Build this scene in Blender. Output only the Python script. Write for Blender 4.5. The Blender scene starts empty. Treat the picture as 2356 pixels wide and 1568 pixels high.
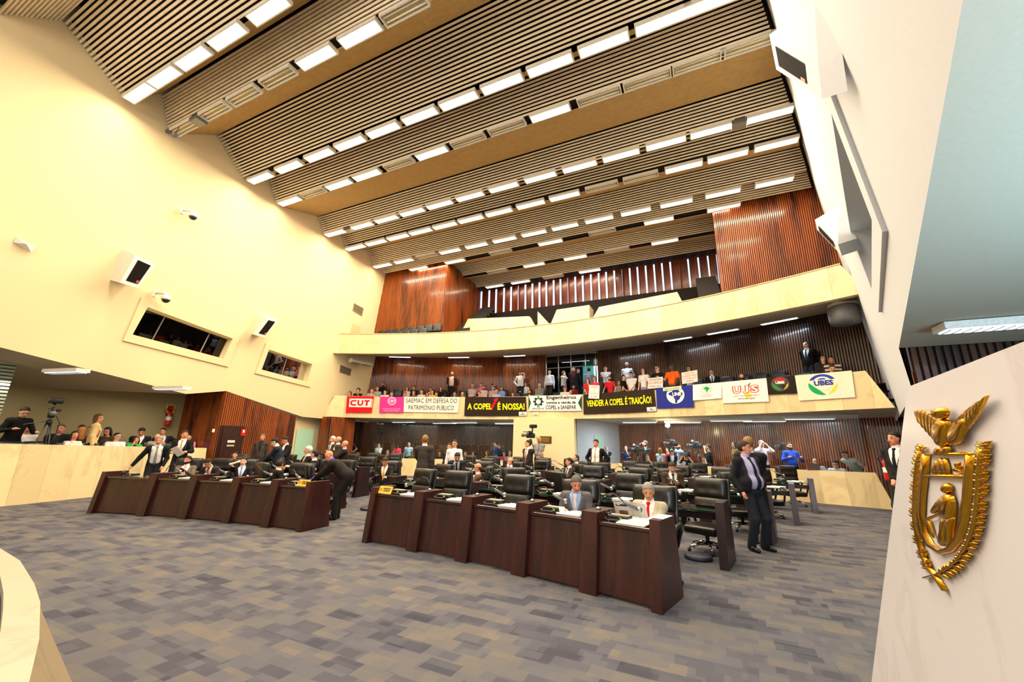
import bpy, bmesh, math, random
import numpy as np
from mathutils import Vector, Matrix
from mathutils.geometry import tessellate_polygon
random.seed(7)
PI = math.pi
COL = bpy.context.scene.collection
# ---------------------------------------------------------------- camera of the place (14 mm full frame, held at 1.65 m)
FPX, CAMZ = 916.0, 1.65
YAW, PITCH, ROLL = (math.radians(a) for a in (-24.784, 14.451, 1.03))
def cam_axes():
    cy, sy, cp, sp = math.cos(YAW), math.sin(YAW), math.cos(PITCH), math.sin(PITCH)
    f = Vector((sy*cp, cy*cp, sp)); r = Vector((cy, -sy, 0)); u = r.cross(f)
    c, s = math.cos(ROLL), math.sin(ROLL)
    return r*c+u*s, u*c-r*s, f
CR, CU, CF = cam_axes()
EYE = Vector((0, 0, CAMZ))
def ray(px, py): return CR*((px-1178)/FPX) - CU*((py-784)/FPX) + CF
def atz(px, py, z):
    d = ray(px, py); return EYE + d*((z-CAMZ)/d.z)
def aty(px, py, y):
    d = ray(px, py); return EYE + d*(y/d.y)
def atx(px, py, x):
    d = ray(px, py); return EYE + d*(x/d.x)
def atp(px, py, p, n):
    d = ray(px, py); return EYE + d*((p-EYE).dot(n)/d.dot(n))
cd = bpy.data.cameras.new('camera'); cam = bpy.data.objects.new('camera', cd); COL.objects.link(cam)
m = Matrix((CR, CU, -CF)).transposed().to_4x4(); m.translation = EYE; cam.matrix_world = m
cd.sensor_width = 36; cd.lens = FPX*36/2356; cd.clip_start = 0.05; cd.clip_end = 200
bpy.context.scene.camera = cam
# ---------------------------------------------------------------- materials
def lin(h):
    h = h.lstrip('#'); o = []
    for i in (0, 2, 4):
        c = int(h[i:i+2], 16)/255; o.append(c/12.92 if c <= .04045 else ((c+.055)/1.055)**2.4)
    return (o[0], o[1], o[2], 1)
MATS = {}
class NT:
    def __init__(s, name):
        s.m = bpy.data.materials.new(name); s.m.use_nodes = True; s.t = s.m.node_tree
        s.b = s.t.nodes['Principled BSDF']
    def n(s, kind, **kw):
        nd = s.t.nodes.new('ShaderNode'+kind)
        for k, v in kw.items():
            if k in nd.inputs: nd.inputs[k].default_value = v
            else: setattr(nd, k, v)
        return nd
    def l(s, a, b): s.t.links.new(a, b)
    def ramp(s, fac, stops):
        r = s.n('ValToRGB'); e = r.color_ramp.elements
        while len(e) > len(stops): e.remove(e[-1])
        while len(e) < len(stops): e.new(.5)
        for q, (p, c) in zip(e, stops): q.position = p; q.color = lin(c) if isinstance(c, str) else c
        s.l(fac, r.inputs[0]); return r
    def bump(s, h, strength=.2, dist=.01):
        b = s.n('Bump', Strength=strength, Distance=dist); s.l(h, b.inputs['Height']); s.l(b.outputs[0], s.b.inputs['Normal'])
    def coord(s, which='Object', scale=(1, 1, 1), rot=(0, 0, 0)):
        c = s.n('TexCoord'); mp = s.n('Mapping'); mp.inputs['Scale'].default_value = scale; mp.inputs['Rotation'].default_value = rot
        s.l(c.outputs[which], mp.inputs[0]); return mp.outputs[0]
def plain(name, c, rough=.6, metal=0, noise=.12, scale=30, spec=.5, bump=0):
    """a painted / cloth / plastic surface: one colour with a little procedural unevenness"""
    k = (name, c)
    if k in MATS: return MATS[k]
    t = NT(name); b = t.b
    b.inputs['Roughness'].default_value = rough; b.inputs['Metallic'].default_value = metal
    b.inputs['Specular IOR Level'].default_value = spec
    nz = t.n('TexNoise', Scale=scale, Detail=3.0); t.l(t.coord(), nz.inputs['Vector'])
    a = lin(c); lo = [max(0, q*(1-noise)) for q in a[:3]]+[1]; hi = [min(1, q*(1+noise)) for q in a[:3]]+[1]
    r = t.ramp(nz.outputs[0], [(.3, lo), (.7, hi)]); t.l(r.outputs[0], b.inputs['Base Color'])
    if bump: t.bump(nz.outputs[0], bump, .004)
    MATS[k] = t.m; return t.m
def emit(name, c, strength):
    k = (name, c, strength)
    if k in MATS: return MATS[k]
    t = NT(name); t.b.inputs['Base Color'].default_value = lin(c)
    t.b.inputs['Emission Color'].default_value = lin(c); t.b.inputs['Emission Strength'].default_value = strength
    MATS[k] = t.m; return t.m
def wood(name, dark, light, rough=.3, scale=(14, 14, .9), grain=8, coat=0.0):
    k = (name, dark, light)
    if k in MATS: return MATS[k]
    t = NT(name); v = t.coord('Object', scale)
    nz = t.n('TexNoise', Scale=1.0, Detail=6.0, Roughness=.62, Distortion=.5); t.l(v, nz.inputs['Vector'])
    n2 = t.n('TexNoise', Scale=float(grain), Detail=2.0); t.l(v, n2.inputs['Vector'])
    mx = t.n('Math', operation='MULTIPLY_ADD'); t.l(n2.outputs[0], mx.inputs[0]); mx.inputs[1].default_value = .35; t.l(nz.outputs[0], mx.inputs[2])
    r = t.ramp(mx.outputs[0], [(.45, dark), (.85, light)]); t.l(r.outputs[0], t.b.inputs['Base Color'])
    t.b.inputs['Roughness'].default_value = rough
    t.b.inputs['Coat Weight'].default_value = coat; t.b.inputs['Coat Roughness'].default_value = .15
    MATS[k] = t.m; return t.m
def batten(name, dark, light, coat):
    """varnished vertical battens: every batten has a tone of its own"""
    t = NT(name); v = t.coord('Object', (1, 1, 1))
    g = t.n('TexNoise', Scale=2.2, Detail=2.0); t.l(t.coord('Object', (1, 1, .12)), g.inputs['Vector'])
    f = t.n('TexNoise', Scale=26.0, Detail=4.0); t.l(t.coord('Object', (1, 1, .05)), f.inputs['Vector'])
    a = t.n('Math', operation='MULTIPLY_ADD'); t.l(f.outputs[0], a.inputs[0]); a.inputs[1].default_value = .8; t.l(g.outputs[0], a.inputs[2])
    r = t.ramp(a.outputs[0], [(.62, dark), (1.1, light)]); t.l(r.outputs[0], t.b.inputs['Base Color'])
    t.b.inputs['Roughness'].default_value = .32; t.b.inputs['Coat Weight'].default_value = coat; t.b.inputs['Coat Roughness'].default_value = .12
    return t.m
def marble_mat(name, c, vein, scale=1.0, seams=True, amount=.5):
    t = NT(name); v = t.coord('Object', (scale, scale, scale*.55), (.2, .5, .3))
    nz = t.n('TexNoise', Scale=1.1, Detail=8.0, Roughness=.6, Distortion=1.6); t.l(v, nz.inputs['Vector'])
    r = t.ramp(nz.outputs[0], [(.0, c), (.52, c), (.6, vein), (.66, c), (1, c)])
    mx = t.n('Mix', data_type='RGBA'); mx.inputs[0].default_value = amount; mx.inputs[6].default_value = lin(c); t.l(r.outputs[0], mx.inputs[7])
    out = mx.outputs[2]
    if seams:                                                           # upright slabs set side by side, each a shade of its own
        uv = t.n('UVMap'); sp = t.n('SeparateXYZ'); t.l(uv.outputs[0], sp.inputs[0])
        fl = t.n('Math', operation='FLOOR'); t.l(sp.outputs[0], fl.inputs[0])
        wn = t.n('TexWhiteNoise', noise_dimensions='1D'); t.l(fl.outputs[0], wn.inputs['W'])
        fr = t.n('Math', operation='FRACT'); t.l(sp.outputs[0], fr.inputs[0])
        ln = t.n('Math', operation='LESS_THAN'); t.l(fr.outputs[0], ln.inputs[0]); ln.inputs[1].default_value = .02
        hs = t.n('HueSaturation'); t.l(out, hs.inputs['Color'])
        ma = t.n('Math', operation='MULTIPLY_ADD'); t.l(wn.outputs[0], ma.inputs[0]); ma.inputs[1].default_value = .24; ma.inputs[2].default_value = .85
        sb = t.n('Math', operation='MULTIPLY_ADD'); t.l(ln.outputs[0], sb.inputs[0]); sb.inputs[1].default_value = -.22; t.l(ma.outputs[0], sb.inputs[2])
        t.l(sb.outputs[0], hs.inputs['Value']); out = hs.outputs[0]
    t.l(out, t.b.inputs['Base Color']); t.b.inputs['Roughness'].default_value = .28
    return t.m
def carpet_mat():
    t = NT('carpet')
    def patches(sx, sy, ox, oy):
        c = t.n('TexCoord'); mp = t.n('Mapping'); mp.inputs['Location'].default_value = (ox, oy, 0); mp.inputs['Rotation'].default_value = (0, 0, .03)
        mp.inputs['Scale'].default_value = (sx, sy, 1); t.l(c.outputs['Object'], mp.inputs[0])
        s = t.n('SeparateXYZ'); t.l(mp.outputs[0], s.inputs[0])
        fy = t.n('Math', operation='FLOOR'); t.l(s.outputs[1], fy.inputs[0])
        sh = t.n('Math', operation='MULTIPLY_ADD'); t.l(fy.outputs[0], sh.inputs[0]); sh.inputs[1].default_value = .37; t.l(s.outputs[0], sh.inputs[2])
        fx = t.n('Math', operation='FLOOR'); t.l(sh.outputs[0], fx.inputs[0])
        cb = t.n('CombineXYZ'); t.l(fx.outputs[0], cb.inputs[0]); t.l(fy.outputs[0], cb.inputs[1])
        w = t.n('TexWhiteNoise', noise_dimensions='2D'); t.l(cb.outputs[0], w.inputs['Vector']); return w.outputs[0]
    a = patches(3.4, 6.2, 0, 0); b = patches(5.3, 9.0, .4, .2); c = patches(1.0, 2.0, .1, .6)
    s1 = t.n('Math', operation='MULTIPLY_ADD'); t.l(b, s1.inputs[0]); s1.inputs[1].default_value = .55; t.l(a, s1.inputs[2])
    s2 = t.n('Math', operation='MULTIPLY_ADD'); t.l(c, s2.inputs[0]); s2.inputs[1].default_value = .35; t.l(s1.outputs[0], s2.inputs[2])
    dv = t.n('Math', operation='MULTIPLY'); t.l(s2.outputs[0], dv.inputs[0]); dv.inputs[1].default_value = .53
    r = t.ramp(dv.outputs[0], [(.05, '#3b3b43'), (.3, '#4d4c54'), (.5, '#59585e'), (.68, '#605c5b'), (.85, '#68615c'), (1, '#6f6661')])
    wv = t.n('TexWave', wave_type='BANDS', bands_direction='Y', Scale=22.0, Distortion=.6, Detail=1.0); t.l(t.coord('Object', (1, 1, 1)), wv.inputs['Vector'])
    nz = t.n('TexNoise', Scale=160.0, Detail=2.0); t.l(t.coord(), nz.inputs['Vector'])
    mv = t.n('Math', operation='MULTIPLY_ADD'); t.l(wv.outputs[0], mv.inputs[0]); mv.inputs[1].default_value = .28; mv.inputs[2].default_value = .8
    m2 = t.n('Math', operation='MULTIPLY_ADD'); t.l(nz.outputs[0], m2.inputs[0]); m2.inputs[1].default_value = .35; t.l(mv.outputs[0], m2.inputs[2])
    hs = t.n('HueSaturation'); t.l(r.outputs[0], hs.inputs['Color']); t.l(m2.outputs[0], hs.inputs['Value'])
    t.l(hs.outputs[0], t.b.inputs['Base Color']); t.b.inputs['Roughness'].default_value = .95; t.b.inputs['Specular IOR Level'].default_value = .1
    t.bump(nz.outputs[0], .4, .004); return t.m
def stripes(name, c1, c2, scale, axis=2, ratio=.5):
    t = NT(name); s = t.n('SeparateXYZ'); t.l(t.coord('Object', (scale,)*3), s.inputs[0])
    fr = t.n('Math', operation='FRACT'); t.l(s.outputs[axis], fr.inputs[0])
    r = t.ramp(fr.outputs[0], [(0, c1), (ratio, c2)]); r.color_ramp.interpolation = 'CONSTANT'
    t.l(r.outputs[0], t.b.inputs['Base Color']); t.b.inputs['Roughness'].default_value = .8; return t.m
def glass_mat(name, tint, refl, rough=.02):
    t = NT(name); t.t.nodes.remove(t.b)
    tr = t.n('BsdfTransparent', Color=lin(tint)); gl = t.n('BsdfGlossy', Roughness=rough); fr = t.n('Fresnel', IOR=1.5)
    mu = t.n('Math', operation='MULTIPLY'); t.l(fr.outputs[0], mu.inputs[0]); mu.inputs[1].default_value = refl
    mx = t.n('MixShader'); t.l(mu.outputs[0], mx.inputs[0]); t.l(tr.outputs[0], mx.inputs[1]); t.l(gl.outputs[0], mx.inputs[2])
    t.l(mx.outputs[0], t.t.nodes['Material Output'].inputs[0]); return t.m
M = dict(
    wall=plain('wall_paint', '#e6d1a4', .85, noise=.03, scale=60, spec=.2, bump=.05),
    wallw=plain('wall_paint_white', '#c6c9cf', .85, noise=.03, scale=60, spec=.2, bump=.05),
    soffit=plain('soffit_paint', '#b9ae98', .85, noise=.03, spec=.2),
    slat=plain('ceiling_slat', '#ead8ba', .45, noise=.08, scale=6),
    slatdark=plain('ceiling_void', '#20120c', .9),
    slatfine=plain('ceiling_lath', '#c8a468', .5, noise=.08, scale=6),
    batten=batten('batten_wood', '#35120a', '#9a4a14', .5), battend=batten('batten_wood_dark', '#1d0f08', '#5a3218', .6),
    groove=plain('batten_groove', '#140805', .9),
    marble=marble_mat('marble', '#e6d09e', '#b59f74', 1.0, True, .4), marblew=marble_mat('marble_white', '#dcdbe4', '#c2b4b4', 1.6, False, .3),
    carpet=carpet_mat(), dado=plain('dado', '#2a2320', .8),
    desk=wood('desk_wood', '#150605', '#431810', .38, (9, 9, .8), 7, .1), deskd=wood('desk_wood_dark', '#120606', '#2c1214', .38, (9, 9, .8), 7, .1),
    glass=glass_mat('window_glass', '#e8f0ee', 1.6), dglass=glass_mat('dark_glass', '#5a5044', .8), dtop=glass_mat('desk_glass', '#3f6b55', 2.5),
    gedge=plain('glass_edge', '#1c5a3c', .15), leather=plain('black_leather', '#17130f', .34, noise=.25, scale=40, bump=.1),
    leather2=plain('brown_leather', '#4a3826', .4, noise=.2, scale=40, bump=.1),
    blackp=plain('black_plastic', '#151516', .4), greyp=plain('grey_plastic', '#5c5d60', .45), whitep=plain('white_plastic', '#ddd8cc', .5),
    chrome=plain('chrome', '#d8d4cc', .12, 1, 0), gold=plain('polished_brass', '#d9a42c', .22, 1, .06), steel=plain('steel', '#9a9a9a', .35, 1),
    paper=plain('paper', '#f1eee6', .8, noise=.02), seatp=plain('seat_shell', '#1d2126', .35), lamp=emit('lamp_lit', '#ffe9b8', 5.0), lampoff=plain('lamp_reflector', '#cfc2a4', .25, .3),
    tube=plain('lamp_tube', '#f3e7c8', .4), lampw=emit('lamp_white', '#e8f2ff', 2.5), red=plain('red_enamel', '#c01810', .3), yellow=plain('yellow_card', '#e8c52a', .6),
    brass=plain('brass_plate', '#c9a445', .4, .3), navy=plain('navy_plastic', '#232840', .5),
)
# ---------------------------------------------------------------- meshes
class MB:
    def __init__(s): s.v = []; s.f = []; s.uv = {}
    def add(s, vs, fs, T=None):
        o = len(s.v)
        s.v += [tuple(T @ Vector(q)) for q in vs] if T is not None else [tuple(q) for q in vs]
        s.f += [tuple(i+o for i in f) for f in fs]; return s
    def poly(s, *pts): return s.add(pts, [tuple(range(len(pts)))])
    def box(s, c, d, T=None):
        x, y, z = (q/2 for q in d); v = [(c[0]+i*x, c[1]+j*y, c[2]+k*z) for i in (-1, 1) for j in (-1, 1) for k in (-1, 1)]
        return s.add(v, [(0, 1, 3, 2), (4, 6, 7, 5), (0, 4, 5, 1), (2, 3, 7, 6), (0, 2, 6, 4), (1, 5, 7, 3)], T)
    def rbox(s, c, d, r=.02, seg=3, T=None):
        bm = bmesh.new(); bmesh.ops.create_cube(bm, size=1)
        for v in bm.verts: v.co = Vector((v.co[i]*d[i] for i in range(3)))
        bmesh.ops.bevel(bm, geom=bm.edges[:], offset=min(r, min(d)*.49), segments=seg, profile=.5, affect='EDGES')
        bm.verts.index_update(); vs = [Vector(c)+v.co for v in bm.verts]; fs = [tuple(v.index for v in f.verts) for f in bm.faces]; bm.free()
        return s.add(vs, fs, T)
    def hexa(s, b, t):
        """eight corners: bottom four, top four (same order)"""
        return s.add(list(b)+list(t), [(3, 2, 1, 0), (4, 5, 6, 7), (0, 1, 5, 4), (1, 2, 6, 5), (2, 3, 7, 6), (3, 0, 4, 7)])
    def prism(s, poly, a, b, T=None):
        """polygon in the xz plane pushed from y=a to y=b"""
        n = len(poly); v = [(p[0], a, p[1]) for p in poly]+[(p[0], b, p[1]) for p in poly]
        return s.add(v, [tuple(range(n)), tuple(range(2*n-1, n-1, -1))]+[(i, i+n, (i+1) % n+n, (i+1) % n) for i in range(n)], T)
    def slab(s, poly, a, b, T=None):
        """polygon in the xy plane pushed from z=a to z=b"""
        n = len(poly); v = [(p[0], p[1], a) for p in poly]+[(p[0], p[1], b) for p in poly]
        return s.add(v, [tuple(range(n-1, -1, -1)), tuple(range(n, 2*n))]+[(i, (i+1) % n, (i+1) % n+n, i+n) for i in range(n)], T)
    def tube(s, pts, r, n=8, T=None, caps=True):
        P = [Vector(p) for p in pts]; R = r if isinstance(r, (list, tuple)) else [r]*len(P); vs = []; fs = []; up = None
        for i, p in enumerate(P):
            d = (P[min(i+1, len(P)-1)]-P[max(i-1, 0)]).normalized()
            if up is None: up = d.orthogonal().normalized()
            up = (up - d*up.dot(d)); up = up.normalized() if up.length > 1e-6 else d.orthogonal().normalized()
            w = d.cross(up)
            vs += [p+(up*math.cos(2*PI*k/n)+w*math.sin(2*PI*k/n))*R[i] for k in range(n)]
        for i in range(len(P)-1):
            fs += [(i*n+k, i*n+(k+1) % n, (i+1)*n+(k+1) % n, (i+1)*n+k) for k in range(n)]
        if caps: fs += [tuple(range(n-1, -1, -1)), tuple(range((len(P)-1)*n, len(P)*n))]
        return s.add(vs, fs, T)
    def lathe(s, prof, n=20, T=None):
        vs = []; fs = []
        for r, z in prof: vs += [(r*math.cos(2*PI*k/n), r*math.sin(2*PI*k/n), z) for k in range(n)]
        for i in range(len(prof)-1): fs += [(i*n+k, i*n+(k+1) % n, (i+1)*n+(k+1) % n, (i+1)*n+k) for k in range(n)]
        fs += [tuple(range(n-1, -1, -1)), tuple(range((len(prof)-1)*n, len(prof)*n))]
        return s.add(vs, fs, T)
    def ell(s, c, r, n=12, m=8, T=None):
        vs = [(c[0], c[1], c[2]-r[2])]; fs = []
        for j in range(1, m):
            a = PI*j/m-PI/2
            vs += [(c[0]+r[0]*math.cos(a)*math.cos(2*PI*k/n), c[1]+r[1]*math.cos(a)*math.sin(2*PI*k/n), c[2]+r[2]*math.sin(a)) for k in range(n)]
        vs.append((c[0], c[1], c[2]+r[2])); L = len(vs)-1
        fs += [(0, 1+(k+1) % n, 1+k) for k in range(n)]+[(L, L-n+k, L-n+(k+1) % n) for k in range(n)]
        for j in range(m-2): fs += [(1+j*n+k, 1+j*n+(k+1) % n, 1+(j+1)*n+(k+1) % n, 1+(j+1)*n+k) for k in range(n)]
        return s.add(vs, fs, T)
    def build(s, name, mat, parent=None, smooth=False, kind=None, label=None, fix=True):
        me = bpy.data.meshes.new(name); me.from_pydata(s.v, [], s.f)
        if fix:
            bm = bmesh.new(); bm.from_mesh(me); bmesh.ops.recalc_face_normals(bm, faces=bm.faces); bm.to_mesh(me); bm.free()
        for q in (mat if isinstance(mat, (list, tuple)) else [mat]): me.materials.append(q)
        if smooth: me.polygons.foreach_set('use_smooth', [True]*len(me.polygons))
        o = bpy.data.objects.new(name, me); COL.objects.link(o)
        if parent is not None: o.parent = parent
        if kind: o['kind'] = kind
        if label: o['label'] = label
        return o
def tag(o, label, cat, group=None, kind=None):
    o['label'] = label; o['category'] = cat
    if group: o['group'] = group
    if kind: o['kind'] = kind
    return o
def thing(name, label, cat, loc=(0, 0, 0), rz=0, group=None):
    o = bpy.data.objects.new(name, None); COL.objects.link(o); o.location = loc; o.rotation_euler = (0, 0, rz); o.empty_display_size = .1
    return tag(o, label, cat, group)
def dup(root, loc, rz=None, label=None, group=None, parent=None):
    r = root.copy(); COL.objects.link(r)
    if parent is None:
        r.location = loc
        if rz is not None: r.rotation_euler = (0, 0, rz)
        if label: r['label'] = label
        if group: r['group'] = group
    else: r.parent = parent
    for ch in list(root.children): dup(ch, None, parent=r)
    return r
def struct(mb, name, mat, smooth=False): return mb.build(name, mat, None, smooth, 'structure')
def uvband(o, per):
    """u = metres along the run / slab width, for faces built in strips; v unused"""
    me = o.data; uv = me.uv_layers.new(name='UVMap'); co = [Vector(v.co) for v in me.vertices]
    for p in me.polygons:
        for li in p.loop_indices:
            c = co[me.loops[li].vertex_index]; uv.data[li].uv = (per(c), c.z)
ORD = ['first', 'second', 'third', 'fourth', 'fifth', 'sixth', 'seventh', 'eighth', 'ninth', 'tenth', 'eleventh', 'twelfth', 'thirteenth', 'fourteenth', 'fifteenth', 'sixteenth', 'seventeenth', 'eighteenth', 'nineteenth', 'twentieth']
# ---------------------------------------------------------------- the hall: leaning side walls, saw-tooth slat ceiling, two curved galleries
TL = math.radians(6.5); LEAN = .115
def WL(y, z, off=0):
    s, c = math.sin(TL), math.cos(TL); h = (11.5-z)*LEAN
    a = (y-4.03+h*s)/c
    return Vector((-14.94-a*s-h*c+off, y, z))
_p = Vector((3.15, 8.51, 3.3)); _n = (Vector((1.05, 1.72, 3.3))-_p).cross(Vector((3.45, 12.2, 11.4))-_p).normalized()
if _n.x > 0: _n = -_n
def WR(y, z, off=0):
    return Vector((_p.x-(_n.y*(y-_p.y)+_n.z*(z-_p.z))/_n.x+off, y, z))
def holed(fn, outer, holes):
    loops = [outer]+holes; flat = [q for lp in loops for q in lp]
    tris = tessellate_polygon([[Vector((q[0], q[1], 0)) for q in lp] for lp in loops])
    return MB().add([fn(q[0], q[1]) for q in flat], tris)
W1 = [(6.16, 5.71), (9.1, 5.42), (8.95, 4.6), (6.0, 4.76)]; W1o = [(5.93, 5.97), (9.37, 5.62), (9.22, 4.33), (5.82, 4.52)]
W2 = [(10.72, 5.36), (13.15, 5.2), (13.12, 4.33), (10.62, 4.48)]; W2o = [(10.52, 5.59), (13.39, 5.42), (13.36, 4.11), (10.38, 4.28)]
wl = holed(WL, [(-4, 4.8), (-4, 13.2), (18.2, 13.2), (18.2, 2.7), (13.29, 2.71), (9.4, 3.43), (8.03, 3.15), (3.49, 3.77)], [W1, W2])
wallL = struct(wl, 'wall_left', M['wall'])
R1 = [(5.5, 5.82), (8.75, 5.62), (8.75, 4.45), (5.6, 4.3)]; R1o = [(5.0, 6.2), (9.1, 5.95), (9.1, 4.1), (5.2, 3.95)]
wr = holed(WR, [(-.3, 3.3), (-.3, 13.2), (18, 13.2), (18, 2.6), (8.9, 2.6), (8.5, 3.3)], [R1])
wallR = struct(wr, 'wall_right', M['wallw'])
def window(n, fn, inn, out, side, mull):
    w = bpy.data.objects.new('window_%d' % n, None); COL.objects.link(w); w['kind'] = 'structure'
    t = .05*side
    P = lambda q, o: fn(q[0], q[1], o)
    f = MB()
    for i in range(4):
        j = (i+1) % 4
        f.poly(P(out[i], t), P(out[j], t), P(inn[j], t), P(inn[i], t)); f.poly(P(out[i], 0), P(out[j], 0), P(out[j], t), P(out[i], t))
    f.build('window_frame', M['wall' if side > 0 else 'wallw'], w)
    r = MB(); d = -.38*side
    for i in range(4):
        j = (i+1) % 4; r.poly(P(inn[i], t), P(inn[j], t), P(inn[j], d), P(inn[i], d))
    r.build('reveal', M['wall' if side > 0 else 'wallw'], w)
    g = MB(); g.poly(*[P(q, d*.8) for q in inn]); g.build('pane', M['dglass' if side > 0 else 'glass'], w, fix=False)
    for u in mull:
        a = [inn[0][k]+(inn[1][k]-inn[0][k])*u for k in (0, 1)]; b = [inn[3][k]+(inn[2][k]-inn[3][k])*u for k in (0, 1)]
        MB().tube([P(a, d*.75), P(b, d*.75)], .02, 6).build('mullion', M['steel'], w)
    bk = MB(); bk.poly(*[P(q, d*5) for q in out])
    for i in range(4):
        j = (i+1) % 4; bk.poly(P(out[i], d), P(out[j], d), P(out[j], d*5), P(out[i], d*5))
    bk.build('booth_wall', M['dado' if side > 0 else 'wallw'], w)
window(1, WL, W1, W1o, 1, (.23, .76)); window(2, WL, W2, W2o, 1, (.5,)); window(3, WR, R1, R1o, -1, ())
# floor
fl = MB(); fl.poly((-26, -4, 0), (13, -4, 0), (13, 27, 0), (-26, 27, 0)); floor = struct(fl, 'floor', M['carpet'])
# ---- ceiling
PANELS = [(-4, 11.5, 1.35, 11.5, 0), (1.45, 11.55, 2.38, 12.45, 1), (2.41, 12.46, 3.97, 11.56, 1), (4.1, 11.62, 4.74, 12.43, 0), (4.79, 12.41, 5.2, 11.53, 1), (8.1, 11.6, 8.72, 12.2, 0), (12.3, 11.45, 13.05, 11.97, 0), (5.5, 11.58, 6.57, 12.4, 0), (6.6, 12.4, 7.84, 11.53, 1),
    (8.77, 12.19, 9.36, 11.42, 1), (9.7, 11.42, 11.55, 12.06, 0), (11.57, 12.04, 12.1, 11.36, 1), (13.1, 11.95, 13.55, 11.55, 1), (14.0, 11.6, 15.17, 12.13, 0), (15.2, 12.13, 15.8, 11.5, 1),
    (16.15, 11.95, 16.95, 11.42, 1), (17.35, 11.42, 18.6, 11.9, 0), (18.6, 11.9, 19.05, 11.42, 1), (19.4, 11.42, 20.6, 11.85, 0), (20.6, 11.85, 21.0, 11.42, 1)]
def xspan(y, z):
    if y > 17.2: return -12.6, 1.75
    return WL(y, z).x+.02, WR(y, z).x-.1
def ceiling_panel(y0, z0, y1, z1, wide):
    L = math.hypot(y1-y0, z1-z0); ty, tz = (y1-y0)/L, (z1-z0)/L; ny, nz = -tz, ty
    if nz > 0: ny, nz = -ny, -nz                                       # normal looks down into the hall
    pit, w, dp = (.1, .054, .035) if wide else (.056, .04, .02)
    n = max(2, round(L/pit)); mb = MB()
    for i in range(n):
        a = (i+.5)*L/n; cy, cz = y0+ty*a, z0+tz*a; xa, xb = xspan(cy, cz); h = w/2
        pts = [(cy-ty*h, cz-tz*h), (cy+ty*h, cz+tz*h), (cy+ty*h-ny*dp, cz+tz*h-nz*dp), (cy-ty*h-ny*dp, cz-tz*h-nz*dp)]
        mb.hexa([(xa, q[0], q[1]) for q in pts], [(xb, q[0], q[1]) for q in pts])
    o = struct(mb, 'ceiling', M['slat'] if wide else M['slatfine'])
    bk = MB(); g = .2 if wide else .04; (a0, b0), (a1, b1) = xspan(y0, z0), xspan(y1, z1)
    bk.poly((a0, y0-ny*g, z0-nz*g), (b0+.1, y0-ny*g, z0-nz*g), (b1+.1, y1-ny*g, z1-nz*g), (a1, y1-ny*g, z1-nz*g))
    bk.build('backing', M['slatdark'], o)
for p in PANELS: ceiling_panel(*p)
rs = MB()
for (y0, z0, y1, z1) in ((15.9, 11.65, 16.1, 12.05), (17.1, 11.6, 17.3, 11.5), (5.2, 11.62, 5.5, 11.62), (9.38, 11.52, 9.7, 11.52), (13.6, 11.66, 14, 11.66), (19.05, 11.5, 19.4, 11.5), (21, 11.5, 21.9, 11.5)):
    a, b = xspan(y0, z0); rs.poly((a, y0, z0), (b+.1, y0, z0), (b+.1, y1, z1), (a, y1, z1))
rs.poly((-26, -4, 13.2), (13, -4, 13.2), (13, 24, 13.2), (-26, 24, 13.2))
struct(rs, 'ceiling', M['slatdark'])
# ---- battened timber walls
def dense(fn, x0, x1, step):
    n = max(1, round(abs(x1-x0)/step)); return [(x0+(x1-x0)*i/n, fn(x0+(x1-x0)*i/n)) for i in range(n+1)]
def battens(name, path, z0, z1, mat, side=1, pitch=.075, proud=.035, zfn=None):
    """upright battens along a path; they stand proud on the left of the direction of travel when side=1"""
    mb = MB(); bk = MB(); P = [Vector((p[0], p[1])) for p in path]
    seg = [(P[i+1]-P[i]).length for i in range(len(P)-1)]; tot = sum(seg); n = int(tot/pitch)
    acc = 0; k = 0
    for i in range(n):
        s = (i+.5)*tot/n
        while k < len(seg)-1 and s > acc+seg[k]: acc += seg[k]; k += 1
        d = (P[k+1]-P[k]).normalized(); c = P[k]+d*(s-acc); nr = Vector((-d.y, d.x))*side; h = pitch*.31
        a, b = c-d*h, c+d*h; e, f = a+nr*proud, b+nr*proud
        za, zb = (z0, z1) if zfn is None else zfn(s/tot)
        mb.add([(q.x, q.y, z) for z in (za, zb) for q in (a, e, f, b)], [(0, 1, 5, 4), (1, 2, 6, 5), (2, 3, 7, 6), (4, 5, 6, 7)])
    for i in range(len(P)-1):
        u0, u1 = sum(seg[:i])/tot, sum(seg[:i+1])/tot
        a0, b0 = (z0, z1) if zfn is None else zfn(u0); a1, b1 = (z0, z1) if zfn is None else zfn(u1)
        bk.poly((P[i].x, P[i].y, a0), (P[i+1].x, P[i+1].y, a1), (P[i+1].x, P[i+1].y, b1), (P[i].x, P[i].y, b0))
    o = struct(mb, name, mat); bk.build('backing', M['groove'], o, fix=False); return o
yB = lambda x: 20.8-3.4*((x+6.3)/11.3)**2
yUf = lambda x: 16.75-2.9*((x+6.5)/11.2)**2
yLf = lambda x: 18.05-3.5*((x+6.3)/11.2)**2
yP = lambda x: 18.0-2.2*((x+6.3)/11.2)**2
yW = lambda x: 22.6-4.4*((x+6.3)/12)**2
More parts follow.
